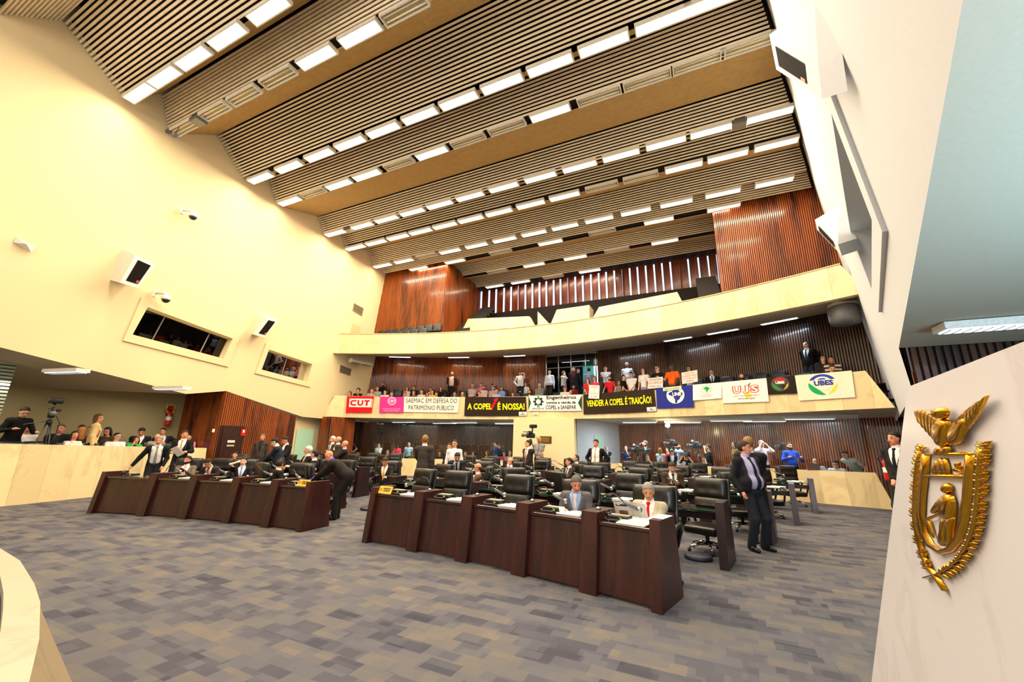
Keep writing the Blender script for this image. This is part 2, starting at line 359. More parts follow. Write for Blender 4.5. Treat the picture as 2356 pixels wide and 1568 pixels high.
# upper level: two timber blocks beside a recess, blinds at the back of the recess
battens('wall_back', [(-17.2, 17.15), (-12.05, 17.15)], 6.6, 12.2, M['batten'], -1, .07)
battens('wall_back', [(-12.05, 17.15), (-12.4, 21.7)], 6.6, 11.6, M['batten'], -1, .07)
battens('wall_back', [(1.4, 17.15), (6.2, 17.15)], 6.6, 12.6, M['batten'], -1, .07)
battens('wall_back', [(1.7, 21.7), (1.4, 17.15)], 6.6, 11.6, M['batten'], -1, .07)
SL = [-13.12, -12.53, -11.93, -11.41, -10.83, -10.32, -9.31, -8.83, -8.35, -7.89, -7.41, -6.97, -6.03, -5.57, -5.07, -4.6, -4.16, -3.69, -2.81, -2.38, -1.93, -1.48, -1.06, -.63, .28, .78, 1.25, 1.68]
SL = [x*.985+.02 for x in SL]
bl = MB(); e = [-13.6]+SL+[2.4]
for i in range(len(e)-1):
    a, b = e[i]+.04, e[i+1]-.04; k = 1 if b-a < .7 else 2
    for j in range(k):
        u, v = a+(b-a)*j/k, a+(b-a)*(j+1)/k
        bl.hexa([(u, 21.75, 9.5), (v, 21.62, 9.5), (v, 21.67, 9.5), (u, 21.8, 9.5)], [(u, 21.75, 11.9), (v, 21.62, 11.9), (v, 21.67, 11.9), (u, 21.8, 11.9)])
bl.build('wall_back', wood('blind_board', '#2a0e06', '#7a3414', .35, (6, 6, .6), 6, .4), kind='structure')
wy = MB(); wy.poly((-14, 22.0, 9.4), (3, 22.0, 9.4), (3, 22.0, 12), (-14, 22.0, 12)); wy.build('window_4', emit('daylight_pane', '#cfe0ff', 1.6), kind='structure', fix=False)
st = MB(); st.poly((-13, 21.6, 9.75), (2, 21.6, 9.75), (2, 21.6, 6.4), (-13, 21.6, 6.4)); struct(st, 'wall_back', M['groove'])
# upper gallery floor in steps
fu = MB()
for k, (o0, o1, z) in enumerate(((.1, 1.2, 6.35), (1.2, 2.1, 6.65), (2.1, 3.3, 6.95))):
    xs = [-16.7+21.5*i/24 for i in range(25)]
    for a, b in zip(xs, xs[1:]): fu.poly((a, yUf(a)+o0, z), (b, yUf(b)+o0, z), (b, yUf(b)+o1, z), (a, yUf(a)+o1, z))
struct(fu, 'floor', M['dado'])
sr = MB()                                                               # dark stairs climbing at both ends of the recess and beside the right wall
for k in range(12):
    sr.box((-11.6+.02*k, 17.6+.3*k, 7.0+.25*k), (.9, .3, .25)); sr.box((1.0, 17.6+.3*k, 7.0+.25*k), (.9, .3, .25))
sr2 = struct(sr, 'floor', M['dado'])
# marble fronts of the galleries
def fascia(name, fn, x0, x1, zb, zt, inset=.45, lean=.0, mat='marble', thick=.22):
    mb = MB(); n = 44; xs = [x0+(x1-x0)*i/n for i in range(n+1)]
    def xt(x):                                                          # the ends slope inward at the top
        return max(x0+inset, min(x1-inset, x))
    for a, b in zip(xs, xs[1:]):
        A, B = Vector((a, fn(a), zb)), Vector((b, fn(b), zb)); Cc, D = Vector((xt(b), fn(xt(b))+lean, zt)), Vector((xt(a), fn(xt(a))+lean, zt)); t = Vector((0, thick, 0))
        mb.poly(A, B, Cc, D); mb.poly(D, Cc, Cc+t, D+t); mb.poly(A+t, B+t, Cc+t, D+t); mb.poly(A, B, B+t, A+t)
    o = struct(mb, name, M[mat]); uvband(o, lambda c: (c.x+40)/.62); return o
fascia('wall_balcony_upper', yUf, -17.0, 4.75, 6.0, 7.03)
fascia('wall_balcony_lower', yLf, -17.3, 5.0, 2.8, 3.9, .4)
cap = MB()
for a, b in zip(np.linspace(-16.55, 4.3, 44), np.linspace(-16.55, 4.3, 44)[1:]):
    cap.hexa([(a, yUf(a)-.03, 7.03), (b, yUf(b)-.03, 7.03), (b, yUf(b)+.25, 7.03), (a, yUf(a)+.25, 7.03)], [(a, yUf(a)-.03, 7.06), (b, yUf(b)-.03, 7.06), (b, yUf(b)+.25, 7.06), (a, yUf(a)+.25, 7.06)])
struct(cap, 'trim_1', M['marble'])
# soffit of the upper gallery, lower gallery floor, soffit of the lower gallery
def sheet(name, f0, z0, f1, z1, x0, x1, mat, n=30):
    mb = MB(); xs = [x0+(x1-x0)*i/n for i in range(n+1)]
    for a, b in zip(xs, xs[1:]): mb.poly((a, f0(a), z0), (b, f0(b), z0), (b, f1(b), z1), (a, f1(a), z1))
    return struct(mb, name, M[mat])
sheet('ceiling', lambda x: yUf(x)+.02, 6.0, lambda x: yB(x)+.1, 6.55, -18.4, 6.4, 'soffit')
G0, G1, G2 = 3.05, 3.4, 3.7
sheet('floor', lambda x: yLf(x)+.1, G0, lambda x: yLf(x)+1.2, G0, -18, 5.6, 'dado')
sheet('floor', lambda x: yLf(x)+1.2, G1, lambda x: yLf(x)+1.95, G1, -18, 5.8, 'dado')
sheet('floor', lambda x: yLf(x)+1.95, G2, lambda x: yB(x)+.2, G2, -18.4, 6, 'dado')
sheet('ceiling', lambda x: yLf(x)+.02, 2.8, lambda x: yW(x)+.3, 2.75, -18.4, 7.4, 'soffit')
# gallery back wall with the glazed doorway
DX0, DX1 = aty(1257, 860, yB(-5.6)).x, aty(1374, 850, yB(-3.6)).x
def bpath(x0, x1): return dense(yB, x0, x1, .5)
battens('wall_gallery', bpath(-18.3, DX0), 3.35, 6.62, M['batten'], -1, .085)
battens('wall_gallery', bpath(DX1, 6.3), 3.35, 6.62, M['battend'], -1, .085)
# wall behind the press room
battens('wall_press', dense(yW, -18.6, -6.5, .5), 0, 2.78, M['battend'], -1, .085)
battens('wall_press', dense(yW, -3.9, 7.4, .5), 0, 2.78, M['batten'], -1, .085)
pw = MB(); pw.poly((-5.05, 18.2, 0), (-3.85, 22.6, 0), (-3.85, 22.6, 2.78), (-5.05, 18.2, 2.78)); struct(pw, 'wall_press', M['wallw'])
dd = MB(); q = lambda t, z: Vector((-5.05+1.2*t+.03, 18.2+4.4*t, z)); dd.poly(q(.34, 0), q(.56, 0), q(.56, 2.1), q(.34, 2.1)); dd.build('door_4', plain('door_paint', '#b9d8c0', .5), kind='structure')
# the broad cream pier under the gallery, with its brass plaque
pr = MB(); pr.hexa([(-8.1, 17.8, 0), (-5.05, 17.8, 0), (-5.05, 19, 0), (-8.1, 19, 0)], [(-8.1, 17.9, 2.8), (-5.1, 17.9, 2.8), (-5.1, 19, 2.8), (-8.1, 19, 2.8)]); struct(pr, 'wall_pier', M['wall'])
# marble parapet of the press room, sloping ends
def pz(x): return .8+.2*(x+16)/21
pm = MB(); xs = [-16.6+21.3*i/40 for i in range(41)]
for a, b in zip(xs, xs[1:]):
    e = lambda x: 4.98 if x > 4.69 else x
    pm.hexa([(a, yP(a)-.1, 0), (e(b), yP(b)-.1, 0), (e(b), yP(b)+.25, 0), (a, yP(a)+.25, 0)], [(a, yP(a), pz(a)), (b, yP(b), pz(b)), (b, yP(b)+.2, pz(b)), (a, yP(a)+.2, pz(a))])
o = struct(pm, 'wall_parapet_press', M['marble']); uvband(o, lambda c: (c.x+40)/.62)
# glass screen over the parapet
gx = [-16.4, -14.2, -12.2, -10.2, -8.1, None, -5.0, -3.0, -1.0, 1.0, 3.0, 4.6]
for a, b in zip(gx, gx[1:]):
    if a is None or b is None: continue
    g = MB(); g.poly((a, yP(a)+.12, pz(a)), (b, yP(b)+.12, pz(b)), (b, yP(b)+.12, 2.79), (a, yP(a)+.12, 2.79)); g.build('window_5', M['glass'], kind='structure', fix=False)
gd = bpy.data.objects.new('door_5', None); COL.objects.link(gd); gd['kind'] = 'structure'
g = MB(); g.poly((4.7, 15.9, 0), (5.9, 15.5, 0), (5.9, 15.5, 2.35), (4.7, 15.9, 2.35)); g.build('pane', M['glass'], gd, fix=False)
MB().box((4.8, 15.86, 2.33), (.16, .06, .1)).build('hinge', M['steel'], gd); MB().box((5.75, 15.54, 2.33), (.16, .06, .1)).build('hinge', M['steel'], gd)
MB().tube([(5.95, 15.4, 0), (5.95, 15.4, 2.78)], .04, 6).build('door_frame', M['steel'], gd)
# ---- left gallery under the wall: soffit, back wall, timber return with the dark door, marble front
lg = MB(); lg.poly(WL(-4, 4.8), WL(3.49, 3.77), (-19, 5.2, 3.1), (-19, -4, 3.6)); lg.poly(WL(3.49, 3.77), WL(8.03, 3.15), WL(9.4, 3.43), (-19, 9.35, 3.4), (-19, 5.2, 3.1)); struct(lg, 'ceiling', M['soffit'])
lb = MB(); lb.poly((-19, -4, 0), (-19, 9.4, 0), (-19, 9.4, 4), (-19, -4, 4)); struct(lb, 'wall_box_back', plain('box_paint', '#a89a72', .85, noise=.03, spec=.2))
BT = wood('wall_timber', '#3a1209', '#6f2a14', .35, (30, 30, .5), 6, .4)
battens('wall_box_side', [(-19, 9.35), (-16.5, 9.4)], 0, 3.43, M['batten'], -1, .085, .02)
battens('wall_side', [(-16.5, 9.4), (-17.02, 13.0)], 0, 3.4, M['batten'], -1, .085, .02, lambda u: (0, 3.43-.74*u))
lf = MB(); lf.poly((-19, -4, .42), (-13.6, -4, .42), (-16.75, 9.3, .42), (-19, 9.3, .42)); struct(lf, 'floor', M['dado'])
mf = MB(); B = lambda y: -15.16-.243*(y-4.16); n = 20
for i in range(n):
    a, b = -2+11.15*i/n, -2+11.15*(i+1)/n; za, zb_ = 1.44-.026*(a-3.8), 1.44-.026*(b-3.8)
    mf.hexa([(B(a), a, 0), (B(b), b, 0), (B(b)-.5, b, 0), (B(a)-.5, a, 0)], [(B(a)-.07, a-.05, za), (B(b)-.07, b-.05, zb_), (B(b)-.3, b, zb_), (B(a)-.3, a, za)])
o = struct(mf, 'wall_parapet_box', M['marble']); uvband(o, lambda c: (c.y+40)/.56)
d3 = bpy.data.objects.new('door_3', None); COL.objects.link(d3); d3['kind'] = 'structure'
S = lambda u, z, o=.05: Vector((-16.5-.52*u/3.6+o, 9.4+u, z))
MB().add([S(a, z, o) for o in (.0, .07) for (a, z) in ((.05, 0), (1.05, 0), (1.05, 2.13), (.05, 2.13))], [(0, 1, 2, 3), (4, 5, 6, 7), (0, 1, 5, 4), (1, 2, 6, 5), (2, 3, 7, 6), (3, 0, 4, 7)]).build('door_frame', M['deskd'], d3)
MB().add([S(a, z, .085) for (a, z) in ((.15, 0), (.95, 0), (.95, 2.04), (.15, 2.04))], [(0, 1, 2, 3)]).build('door_panel', wood('door_leaf', '#200c08', '#3a1710', .4), d3)
for z, c, h in ((1.5, '#e8e0d0', .09), (1.36, '#b8b0a0', .06)):
    MB().add([S(a, q, .09) for (a, q) in ((.4, z), (.7, z), (.7, z+h), (.4, z+h))], [(0, 1, 2, 3)]).build('door_plate', plain('door_plate', c), d3)
# passage at the far end of the timber wall, with an open door
cw = MB(); cw.poly((-17.25, 13.1, 0), (-17.9, 15.2, 0), (-17.9, 15.2, 2.78), (-17.25, 13.1, 2.78)); struct(cw, 'wall_passage', M['wall'])
dp = MB(); v = lambda u, z: Vector((-17.25-.65*u+.05, 13.1+2.1*u-.02, z)); dp.poly(v(.12, 0), v(.72, 0), v(.72, 2.15), v(.12, 2.15)); dp.build('door_6', emit('door_room_glow', '#9fc0a0', .35), kind='structure', fix=False)  # glowing sheet stands in for the lit room behind the opening
battens('wall_pillar', [(-17.3, 14.6), (-16.55, 14.6), (-16.3, 15.9)], 0, 2.8, M['batten'], -1, .07)
# ---- right gallery: soffit running away over the camera's right hand, dark batten end wall, timber post
ra, rb = WR(8.5, 3.3), WR(-.3, 3.3)
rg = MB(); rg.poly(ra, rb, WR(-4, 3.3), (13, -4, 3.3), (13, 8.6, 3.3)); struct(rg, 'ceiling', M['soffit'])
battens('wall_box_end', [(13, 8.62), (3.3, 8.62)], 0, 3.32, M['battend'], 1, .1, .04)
battens('wall_right_lower', [(3.28, 8.6), (3.75, 8.75), (5.75, 15.3)], 0, 2.9, M['batten'], 1, .07)
sk = MB(); sk.poly((13, -4, 0), (13, 9, 0), (13, 9, 3.4), (13, -4, 3.4)); struct(sk, 'wall_box_right', M['wall'])
# front wall of the hall, behind the photographer
fb = MB(); fb.poly((-26, -4, 0), (13, -4, 0), (13, -4, 13.2), (-26, -4, 13.2)); struct(fb, 'wall_front', M['wallw'])
# ---- marble blocks standing on the upper gallery
def block(pts, y, d):
    P = [aty(px, py, y) for px, py in pts]; mb = MB().prism([(p.x, p.z) for p in P], y, y+d); o = struct(mb, 'wall_stair_block', M['marble']); uvband(o, lambda c: (c.x+40)/.62)
block([(1060, 765), (1077, 733), (1217, 727), (1232, 755)], 18.4, .3)
block([(1237, 752), (1237, 716), (1268, 750)], 18.9, .3)
block([(1264, 752), (1281, 712), (1356, 701), (1356, 740)], 19.0, .9)
block([(1360, 738), (1378, 706), (1558, 671), (1573, 700)], 18.6, .3)
# ---- lamps of the hall and added fills (light) -----------------------------------------------------
def area(loc, sx, sy, power, color, rot=(0, 0, 0), spread=PI):
    l = bpy.data.lights.new('lamp', 'AREA'); l.shape = 'RECTANGLE'; l.size = sx; l.size_y = sy; l.energy = power; l.color = color; l.spread = spread
    o = bpy.data.objects.new('lamp', l); COL.objects.link(o); o.location = loc; o.rotation_euler = rot; return o
WARM = (1, .85, .63); COOL = (.80, .9, 1)
LROWS = dict(A=(4.02, -14.5, .5, 1), B=(5.33, -12.5, 1, .8), C=(8.0, -14.9, 2, 1), D=(9.5, -15.2, 2.3, .7), E=(12.2, -15.4, 3.1, 1), F=(13.7, -15.6, 3.5, .9), G=(15.95, -15.8, 4.1, .9), H=(17.08, -14, 2, .45), I=(19.17, -9, 0, .3), J=(21.13, -11, -4, .3))
for k, (y, a, b, e) in LROWS.items(): area(((a+b)/2, y, 11.3), b-a, .25, 45*(b-a)*e, WARM)
area((-6, -2.6, 9.5), 14, 3, 750, (1, .9, .76), (math.radians(60), 0, 0))          # front fill added high up behind the photographer
area((5.0, 1.0, 1.2), 3, 3, 1000, (.42, .74, 1), (PI, 0, 0))                       # cool uplight added to turn the right soffit bluish
area((1.0, -1.5, 2.6), 1.2, 1.2, 190, (1, .95, .97), (math.radians(75), 0, 0))  # small white fill added behind the camera for lectern and right wall
for x in (-15, -12, -9, -6, -3, 0, 3): area((x, yLf(x)+1.9, 6.2), 1.6, .15, 30, COOL if x > -8 else (1, .8, .55))
for x in (-14.5, -11.5, -9, -2.5, .3, 3): area((x, yP(x)+1.6, 2.68), 1.7, .3, 110, COOL if x > -8 else (1, .93, .8))
area((-17.3, 4.0, 3.05), 1.2, .3, 30, (1, .9, .72)); area((-17.3, 7.5, 3.0), 1.2, .3, 30, (1, .9, .72))
w = bpy.data.worlds.new('world'); bpy.context.scene.world = w; w.use_nodes = True
bg = w.node_tree.nodes['Background']; bg.inputs[0].default_value = (1, .9, .78, 1); bg.inputs[1].default_value = .12
vs = bpy.context.scene.view_settings; vs.view_transform = 'Standard'; vs.look = 'None'; vs.exposure = 0.0
# ---------------------------------------------------------------- ceiling lights
ROWS = {
'A': (4.02, 'in the nearest row', [(318,223,1),(376,182,1),(444,135,1),(522,84,1),(616,28,1)]),
'B': (5.33, 'in the second row', [(427,286,0),(496,248,0),(563,212,0),(642,168,0),(730,119,1),(830,65.4,1),(930,22,0)]),
'C': (8.0, 'in the all-lit third row', [(600.7,403.5,1),(666,377,1),(735.3,351,1),(806,323.3,1),(882.4,292.7,1),(966.4,259.4,1),(1055.6,223.8,1),(1155,184.2,1),(1264.8,141.7,1),(1387.8,94.5,1),(1523.9,43.1,1),(1645,4,1)]),
'D': (9.5, 'in the fourth row', [(666,466,1),(720.4,446,0),(779.3,425.8,1),(843.7,405,1),(917.4,380.3,0),(993.2,354.5,1),(1076.4,327.2,0),(1166,295,0),(1265.4,259,1),(1377.7,221.4,0),(1488,184.2,0),(1607,147,0),(1723,114,0)]),
'E': (12.2, 'in the fifth row', [(771,541,1),(832.8,522.4,1),(889.2,505.4,1),(948.6,487.6,1),(1011.6,468.9,1),(1081.4,448,1),(1158.7,426.7,1),(1243,404,1),(1333,378.8,1),(1428.2,353.6,1),(1531.3,326.2,1),(1636.8,296.5,1),(1769,263,1)]),
'F': (13.7, 'in the sixth row', [(818.5,564,1),(866,552,1),(916.5,539.6,1),(968.5,526.8,1),(1024,512.9,1),(1083.5,498.3,1),(1148.3,482.3,1),(1221,463.8,1),(1298.6,445,1),(1384.2,425.5,0),(1473.3,402,0),(1572,376.8,1),(1673,353.6,1),(1784.7,326.8,1)]),
'G': (15.95, 'in the seventh row', [(880,611.5,1),(929,601,1),(981,589,0),(1035.4,578,1),(1096.3,565.5,1),(1160.8,551.8,1),(1228.5,537.2,1),(1299.9,521.8,1),(1378.5,506,1),(1462.8,487.7,1),(1556,467.9,1),(1662.9,445.2,1),(1781.2,420.9,1)]),
'H': (17.08, 'in the eighth row', [(963.5,620.4,1),(1046.4,604.7,1),(1151.3,583.3,0),(1266,560.8,1),(1385.5,537.5,0),(1516,511.4,1),(1665.3,481.8,1)]),
'I': (19.17, 'in the ninth row', [(1143.8,627,0),(1228.5,612.4,1),(1323.5,595.6,1),(1419.3,578.6,0),(1529.6,559,1)]),
'J': (21.13, 'in the last row by the blinds', [(1137.8,661.3,1),(1197.6,651,1),(1272.7,639.4,0),(1356.6,626.3,1)])}
def make_fix(lit):
    t = thing('ceiling_light', 'x', 'ceiling light')
    f = MB().box((0, -.145, 0), (1.26, .03, .11)).box((0, .145, 0), (1.26, .03, .11)).box((-.615, 0, 0), (.03, .29, .11)).box((.615, 0, 0), (.03, .29, .11)); f.build('frame', M['whitep'], t)
    b = MB(); b.poly((-.6, -.13, .04), (.6, -.13, .04), (.6, 0, .02), (-.6, 0, .02)); b.poly((-.6, 0, .02), (.6, 0, .02), (.6, .13, .04), (-.6, .13, .04)); b.box((0, 0, .06), (1.24, .28, .02))
    if lit: MB().rbox((0, 0, -.035), (1.2, .26, .06), .025, 2).build('diffuser', M['lamp'], t, True, label='glowing diffuser'); b.build('reflector', M['lampoff'], t)
    else:
        b.build('reflector', M['lampoff'], t)
        for y in (-.06, .06): MB().tube([(-.57, y, -.02), (.57, y, -.02)], .019, 8).build('lamp_tube', M['tube'], t, True, label='unlit fluorescent tube')
    return t
FX = {0: make_fix(0), 1: make_fix(1)}; used = set()
for k, (y, where, pts) in ROWS.items():
    ct = {0: 0, 1: 0}; allrow = len(set(l for *_, l in pts)) == 1
    for px, py, lit in pts:
        p = aty(px, py, y); n = ct[lit]; ct[lit] += 1
        lab = '%s %s ceiling light from the left wall %s' % (ORD[n], 'glowing' if lit else 'unlit', where)
        loc = (p.x, y, 11.42); g = 'fluorescent lights under the slat ceiling'
        if lit in used: dup(FX[lit], loc, 0, lab, g)
        else: used.add(lit); FX[lit].location = loc; FX[lit]['label'] = lab; FX[lit]['group'] = g
for (px, py, y, lab) in ((458, 274, 5.33, 'small dark floodlight box between dead lamps by the left wall'), (803, 533, 12.2, 'small dark floodlight box near the left end of the fifth lamp row'), (1700, 285, 12.2, 'small dark floodlight box near the right end of the fifth lamp row')):
    p = aty(px, py, y); t = thing('ceiling_floodlight', lab, 'floodlight', (p.x, y, 11.36)); MB().rbox((0, 0, 0), (.42, .34, .14), .02, 2).build('housing', M['greyp'], t); MB().box((0, 0, -.075), (.36, .28, .01)).build('lens', plain('lens_glass', '#8a8470', .1), t)
for (px, py, lab) in ((388, 302, 'small bracket spotlight left of the pair on the left wall'), (402, 311, 'small bracket spotlight right of the pair on the left wall')):
    p = aty(px, py, 5.2); t = thing('spotlight', lab, 'spotlight', p); MB().rbox((0, 0, 0), (.16, .12, .1), .02, 2).build('housing', M['greyp'], t); MB().tube([(0, 0, 0), (0, .05, .35)], .015, 6).build('bracket', M['steel'], t)
# ---------------------------------------------------------------- desks
ROWP = [(5.65, 20), (7.5, 30), (9.75, 40), (12.0, 50), (14.3, 60)]
def rowy(n, x): y0, R = ROWP[n]; return y0-(x+6.3)**2/(2*R)
def rown(n, x): y0, R = ROWP[n]; a = math.atan2(-(x+6.3)/R, 1); return a      # heading of the row's tangent
def lsp(a, b, n): return [a+(b-a)*i/n for i in range(n+1)]
RIGHT = [[-5.26, -4.23, -3.26, -2.29, -1.32, -.55], lsp(-6.5, .16, 6), lsp(-7.5, 1.04, 8), lsp(-8.6, 1.81, 10), lsp(-9.6, 2.64, 11)]
LEFT = [[-12.38, -11.09, -10.0, -8.84, -7.79, -6.89], lsp(-13.2, -8.3, 4), lsp(-14, -9.6, 4), lsp(-14.9, -10.9, 3), lsp(-15.6, -12.0, 3)]
def ped(mb, w, h=.87):
    w2 = w/2; t = w2*.96
    mb.hexa([(-w2, 0, 0), (w2, 0, 0), (w2, .68, 0), (-w2, .68, 0)], [(-t, .1, h), (t, .1, h), (t, .58, h), (-t, .58, h)])
SEATS = []
def desk_row(n, xs, side, front):
    for i in range(len(xs)-1):
        a, b = Vector((xs[i], rowy(n, xs[i]), 0)), Vector((xs[i+1], rowy(n, xs[i+1]), 0)); d = b-a; L = d.length; rz = math.atan2(d.y, d.x)
        last = i == len(xs)-2
        nm = ORD[i]+(' from the aisle' if side == 'right' else ' from the left end')
        rown_ = ('front', 'second', 'third', 'fourth', 'rearmost')[n]
        lab = ('dark wooden front-row desk with slanted panel, %s, %s half' if front else 'glass-topped desk in the '+rown_+' row, %s, %s half') % (nm, side)
        t = thing('desk', lab, 'desk', a, rz, '%s row of desks, %s half' % (rown_, side))
        w = .22
        for k, x, ww in ((0, 0, w if i else .12), (1, L, .12)):
            if k == 1 and not last: continue
            mb = MB(); ped(mb, ww); o = mb.build('pedestal', M['desk'] if front else M['deskd'], t); o.location = (x, 0, 0)
        x0, x1 = (w/2 if i else .06)+.002, L-(.06 if last else w/2)-.002
        if front:
            mb = MB(); mb.hexa([(x0, .07, .03), (x1, .07, .03), (x1, .11, .03), (x0, .11, .03)], [(x0, .145, .72), (x1, .145, .72), (x1, .185, .72), (x0, .185, .72)]); mb.build('front_panel', M['desk'], t)
            MB().rbox(((x0+x1)/2, .36, .75), (x1-x0, .48, .045), .006, 1).build('desktop', wood('desk_top', '#1f0c0a', '#3d1a16', .12, (2, 9, 9), 7, .6), t)
            MB().box(((x0+x1)/2, .2, .015), (x1-x0, .05, .03)).build('plinth', M['blackp'], t)
        else:
            MB().box(((x0+x1)/2, .34, .75), (x1-x0, .5, .014)).build('desktop', M['dtop'], t, label='dark green glass top')
            MB().box(((x0+x1)/2, .088, .75), (x1-x0, .004, .014)).build('glass_edge', M['gedge'], t)
            MB().box(((x0+x1)/2, .5, .62), (x1-x0, .03, .1)).build('rail', M['deskd'], t)
        c = (a+b)/2; nr = Vector((-math.sin(rz), math.cos(rz), 0)); SEATS.append((n, side, i, c, rz, nr, L, t, a))
for n in range(5):
    desk_row(n, RIGHT[n], 'right', n == 0); desk_row(n, LEFT[n], 'left', n == 0)
# ---------------------------------------------------------------- chairs: leather executive chairs on five-star bases
def cushion(mb, w, h, d, puff, T=None, tuft=0):
    """a soft panel in the xz plane, swelling toward -y; tuft pinches it towards two points"""
    nx, nz = 12, 10; vs = []; fs = []
    for j in range(nz+1):
        for i in range(nx+1):
            u, v = i/nx*2-1, j/nz*2-1; e = (1-abs(u)**4)*(1-abs(v)**4)
            y = -d*.5-puff*max(e, 0)**.5+tuft*math.exp(-((abs(u)-.35)**2+(v+.1)**2)*14)
            cr = 1-.06*(abs(u*v))**3
            vs.append((u*w/2*cr, y, v*h/2*cr))
    k = len(vs); vs += [(x, d*.5, z) for x, y, z in vs[:k]]; W = nx+1
    for j in range(nz):
        for i in range(nx):
            q = (j*W+i, j*W+i+1, (j+1)*W+i+1, (j+1)*W+i); fs += [q, tuple(k+a for a in reversed(q))]
    ring = [i for i in range(W)]+[j*W+nx for j in range(1, nz+1)]+[nz*W+i for i in range(nx-1, -1, -1)]+[j*W for j in range(nz-1, 0, -1)]
    fs += [(ring[a], k+ring[a], k+ring[(a+1) % len(ring)], ring[(a+1) % len(ring)]) for a in range(len(ring))]
    mb.add(vs, fs, T)
def make_chair(near):
    """faces -y"""
    t = thing('swivel_chair', 'x', 'chair')
    tilt = lambda z: Matrix.Translation((0, .24, z)) @ Matrix.Rotation(math.radians(-9), 4, 'X')
    MB().rbox((0, -.01, .345), (.54, .54, .13), .05, 4).build('seat', M['leather'], t, True)
    bk = MB(); cushion(bk, .56, .34, .09, .055, tilt(.97) @ Matrix.Translation((0, .05, 0)), .02); cushion(bk, .55, .36, .09, .06, tilt(.65) @ Matrix.Translation((0, 0, 0)), -.02); o = bk.build('backrest', M['leather'], t, True)
    MB().rbox((0, 0, 0), (.6, .05, .66), .02, 2, tilt(.81) @ Matrix.Translation((0, .075, 0))).build('back_shell', M['leather'], t, True)
    for s in (-1, 1):
        MB().tube([(s*.27, .2, .4), (s*.33, .2, .6), (s*.335, .12, .69), (s*.335, -.1, .69), (s*.33, -.2, .64), (s*.28, -.2, .37)], [.022, .026, .03, .03, .026, .022], 8).build('armrest', M['blackp'], t, True)
    MB().tube([(0, 0, .29), (0, 0, .12)], [.035, .03], 10).lathe([(.1, .25), (.13, .27), (.1, .285)], 12).build('column', M['blackp'], t, True)
    b = MB()
    for k in range(5):
        a = 2*PI*k/5+.3; b.tube([(0, 0, .13), (.16*math.cos(a), .16*math.sin(a), .12), (.32*math.cos(a), .32*math.sin(a), .075)], [.035, .026, .016], 6)
    sb_ = b.build('star_base', M['chrome'], t, True, label='chrome five-star base')
    for k in range(5):
        a = 2*PI*k/5+.3
        if near or k == 0 or True:
            MB().ell((.32*math.cos(a), .32*math.sin(a), .034), (.03, .03, .034), 8, 6).build('caster', M['blackp'], sb_, True)
    return t
CH = make_chair(True); chair_used = []
SKIP = {(0, 'left', 0)}
YAWS = random.Random(3)
OCC = {}
for (n, side, i, c, rz, nr, L, dk, a) in SEATS:
    if (n, side, i) in SKIP: continue
    off = 1.02 if n == 0 else 1.0
    p = c+nr*off; turn = YAWS.uniform(-.5, .5)
    turn = {(0,'right',1): .1, (0,'right',2): .0, (0,'right',0): -.15, (1,'right',5): -.25, (0,'right',3): -.1, (0,'right',4): .0, (1,'right',2): .9, (1,'right',3): 2.6, (0,'left',4): 2.3, (0,'left',3): .2}.get((n, side, i), turn)
    if side == 'right' and n == 1 and i == 5: p = Vector((-.02, 7.85, 0))
    if side == 'right' and n == 4 and i == 10: p = Vector((2.45, 15.15, 0)); turn = .35
    nm = ORD[i]+(' from the aisle' if side == 'right' else ' from the left end')
    lab = 'leather swivel chair, %s behind the %s desk row, %s half' % (nm, ('front', 'second', 'third', 'fourth', 'rearmost')[n], side)
    g = 'leather swivel chairs at the desks'
    if side == 'right' and n == 0 and i < 3: p = p+Vector(((-.52, -.66, -.38)[i], .1, 0))
    if side == 'left' and n == 0 and i == 4: p = p+Vector((-.45, .25, 0))
    OCC[(n, side, i)] = (p, rz)
    if not chair_used: CH.location = p; CH.rotation_euler = (0, 0, rz+turn); CH['label'] = lab; CH['group'] = g; chair_used.append(CH)
    else: chair_used.append(dup(CH, p, rz+turn, lab, g))
# ---------------------------------------------------------------- microphones, consoles, papers on the desks
def make_mic(flip):
    t = thing('gooseneck_microphone', 'x', 'microphone'); s = -1 if flip else 1
    pts = [(0, 0, 0), (s*.02, .01, .1), (s*.09, .02, .18), (s*.19, .02, .2), (s*.28, .01, .15), (s*.34, 0, .11)]
    MB().lathe([(.035, 0), (.03, .015), (.014, .03)], 12).build('base', M['steel'], t, True)
    MB().tube(pts, .0075, 6).build('gooseneck', M['blackp'], t, True)
    hd_ = MB().tube([(s*.33, 0, .115), (s*.36, -.005, .1), (s*.5, -.02, .055)], [.013, .018, .022], 8).build('handle', M['greyp'], t, True)
    MB().ell((s*.53, -.024, .048), (.034, .034, .034), 10, 8).build('head', M['steel'], hd_, True, label='grey mesh ball head')
    return t
MIC = {0: make_mic(0), 1: make_mic(1)}; mu = set()
def make_console():
    t = thing('voting_console', 'x', 'console')
    MB().rbox((0, 0, .0355), (.26, .15, .05), .008, 2).build('body', M['blackp'], t); bd_ = t.children[0]; MB().box((0, .02, .062), (.24, .09, .004)).build('keypad', plain('keypad', '#b9b19a', .4), bd_)
    MB().ell((.05, -.077, .035), (.008, .006, .008), 6, 4).build('lamp', emit('led_green', '#58ff30', 3), bd_)
    MB().ell((.03, -.077, .045), (.006, .006, .006), 6, 4).build('lamp', emit('led_red', '#ff3018', 3), bd_)
    MB().tube([(-.13, -.02, .03), (-.17, -.06, .02), (-.12, -.1, .012), (.03, -.09, .015), (.04, -.075, .03)], .006, 6).build('cable', M['greyp'], t, True)
    return t
CON = make_console(); cu = []
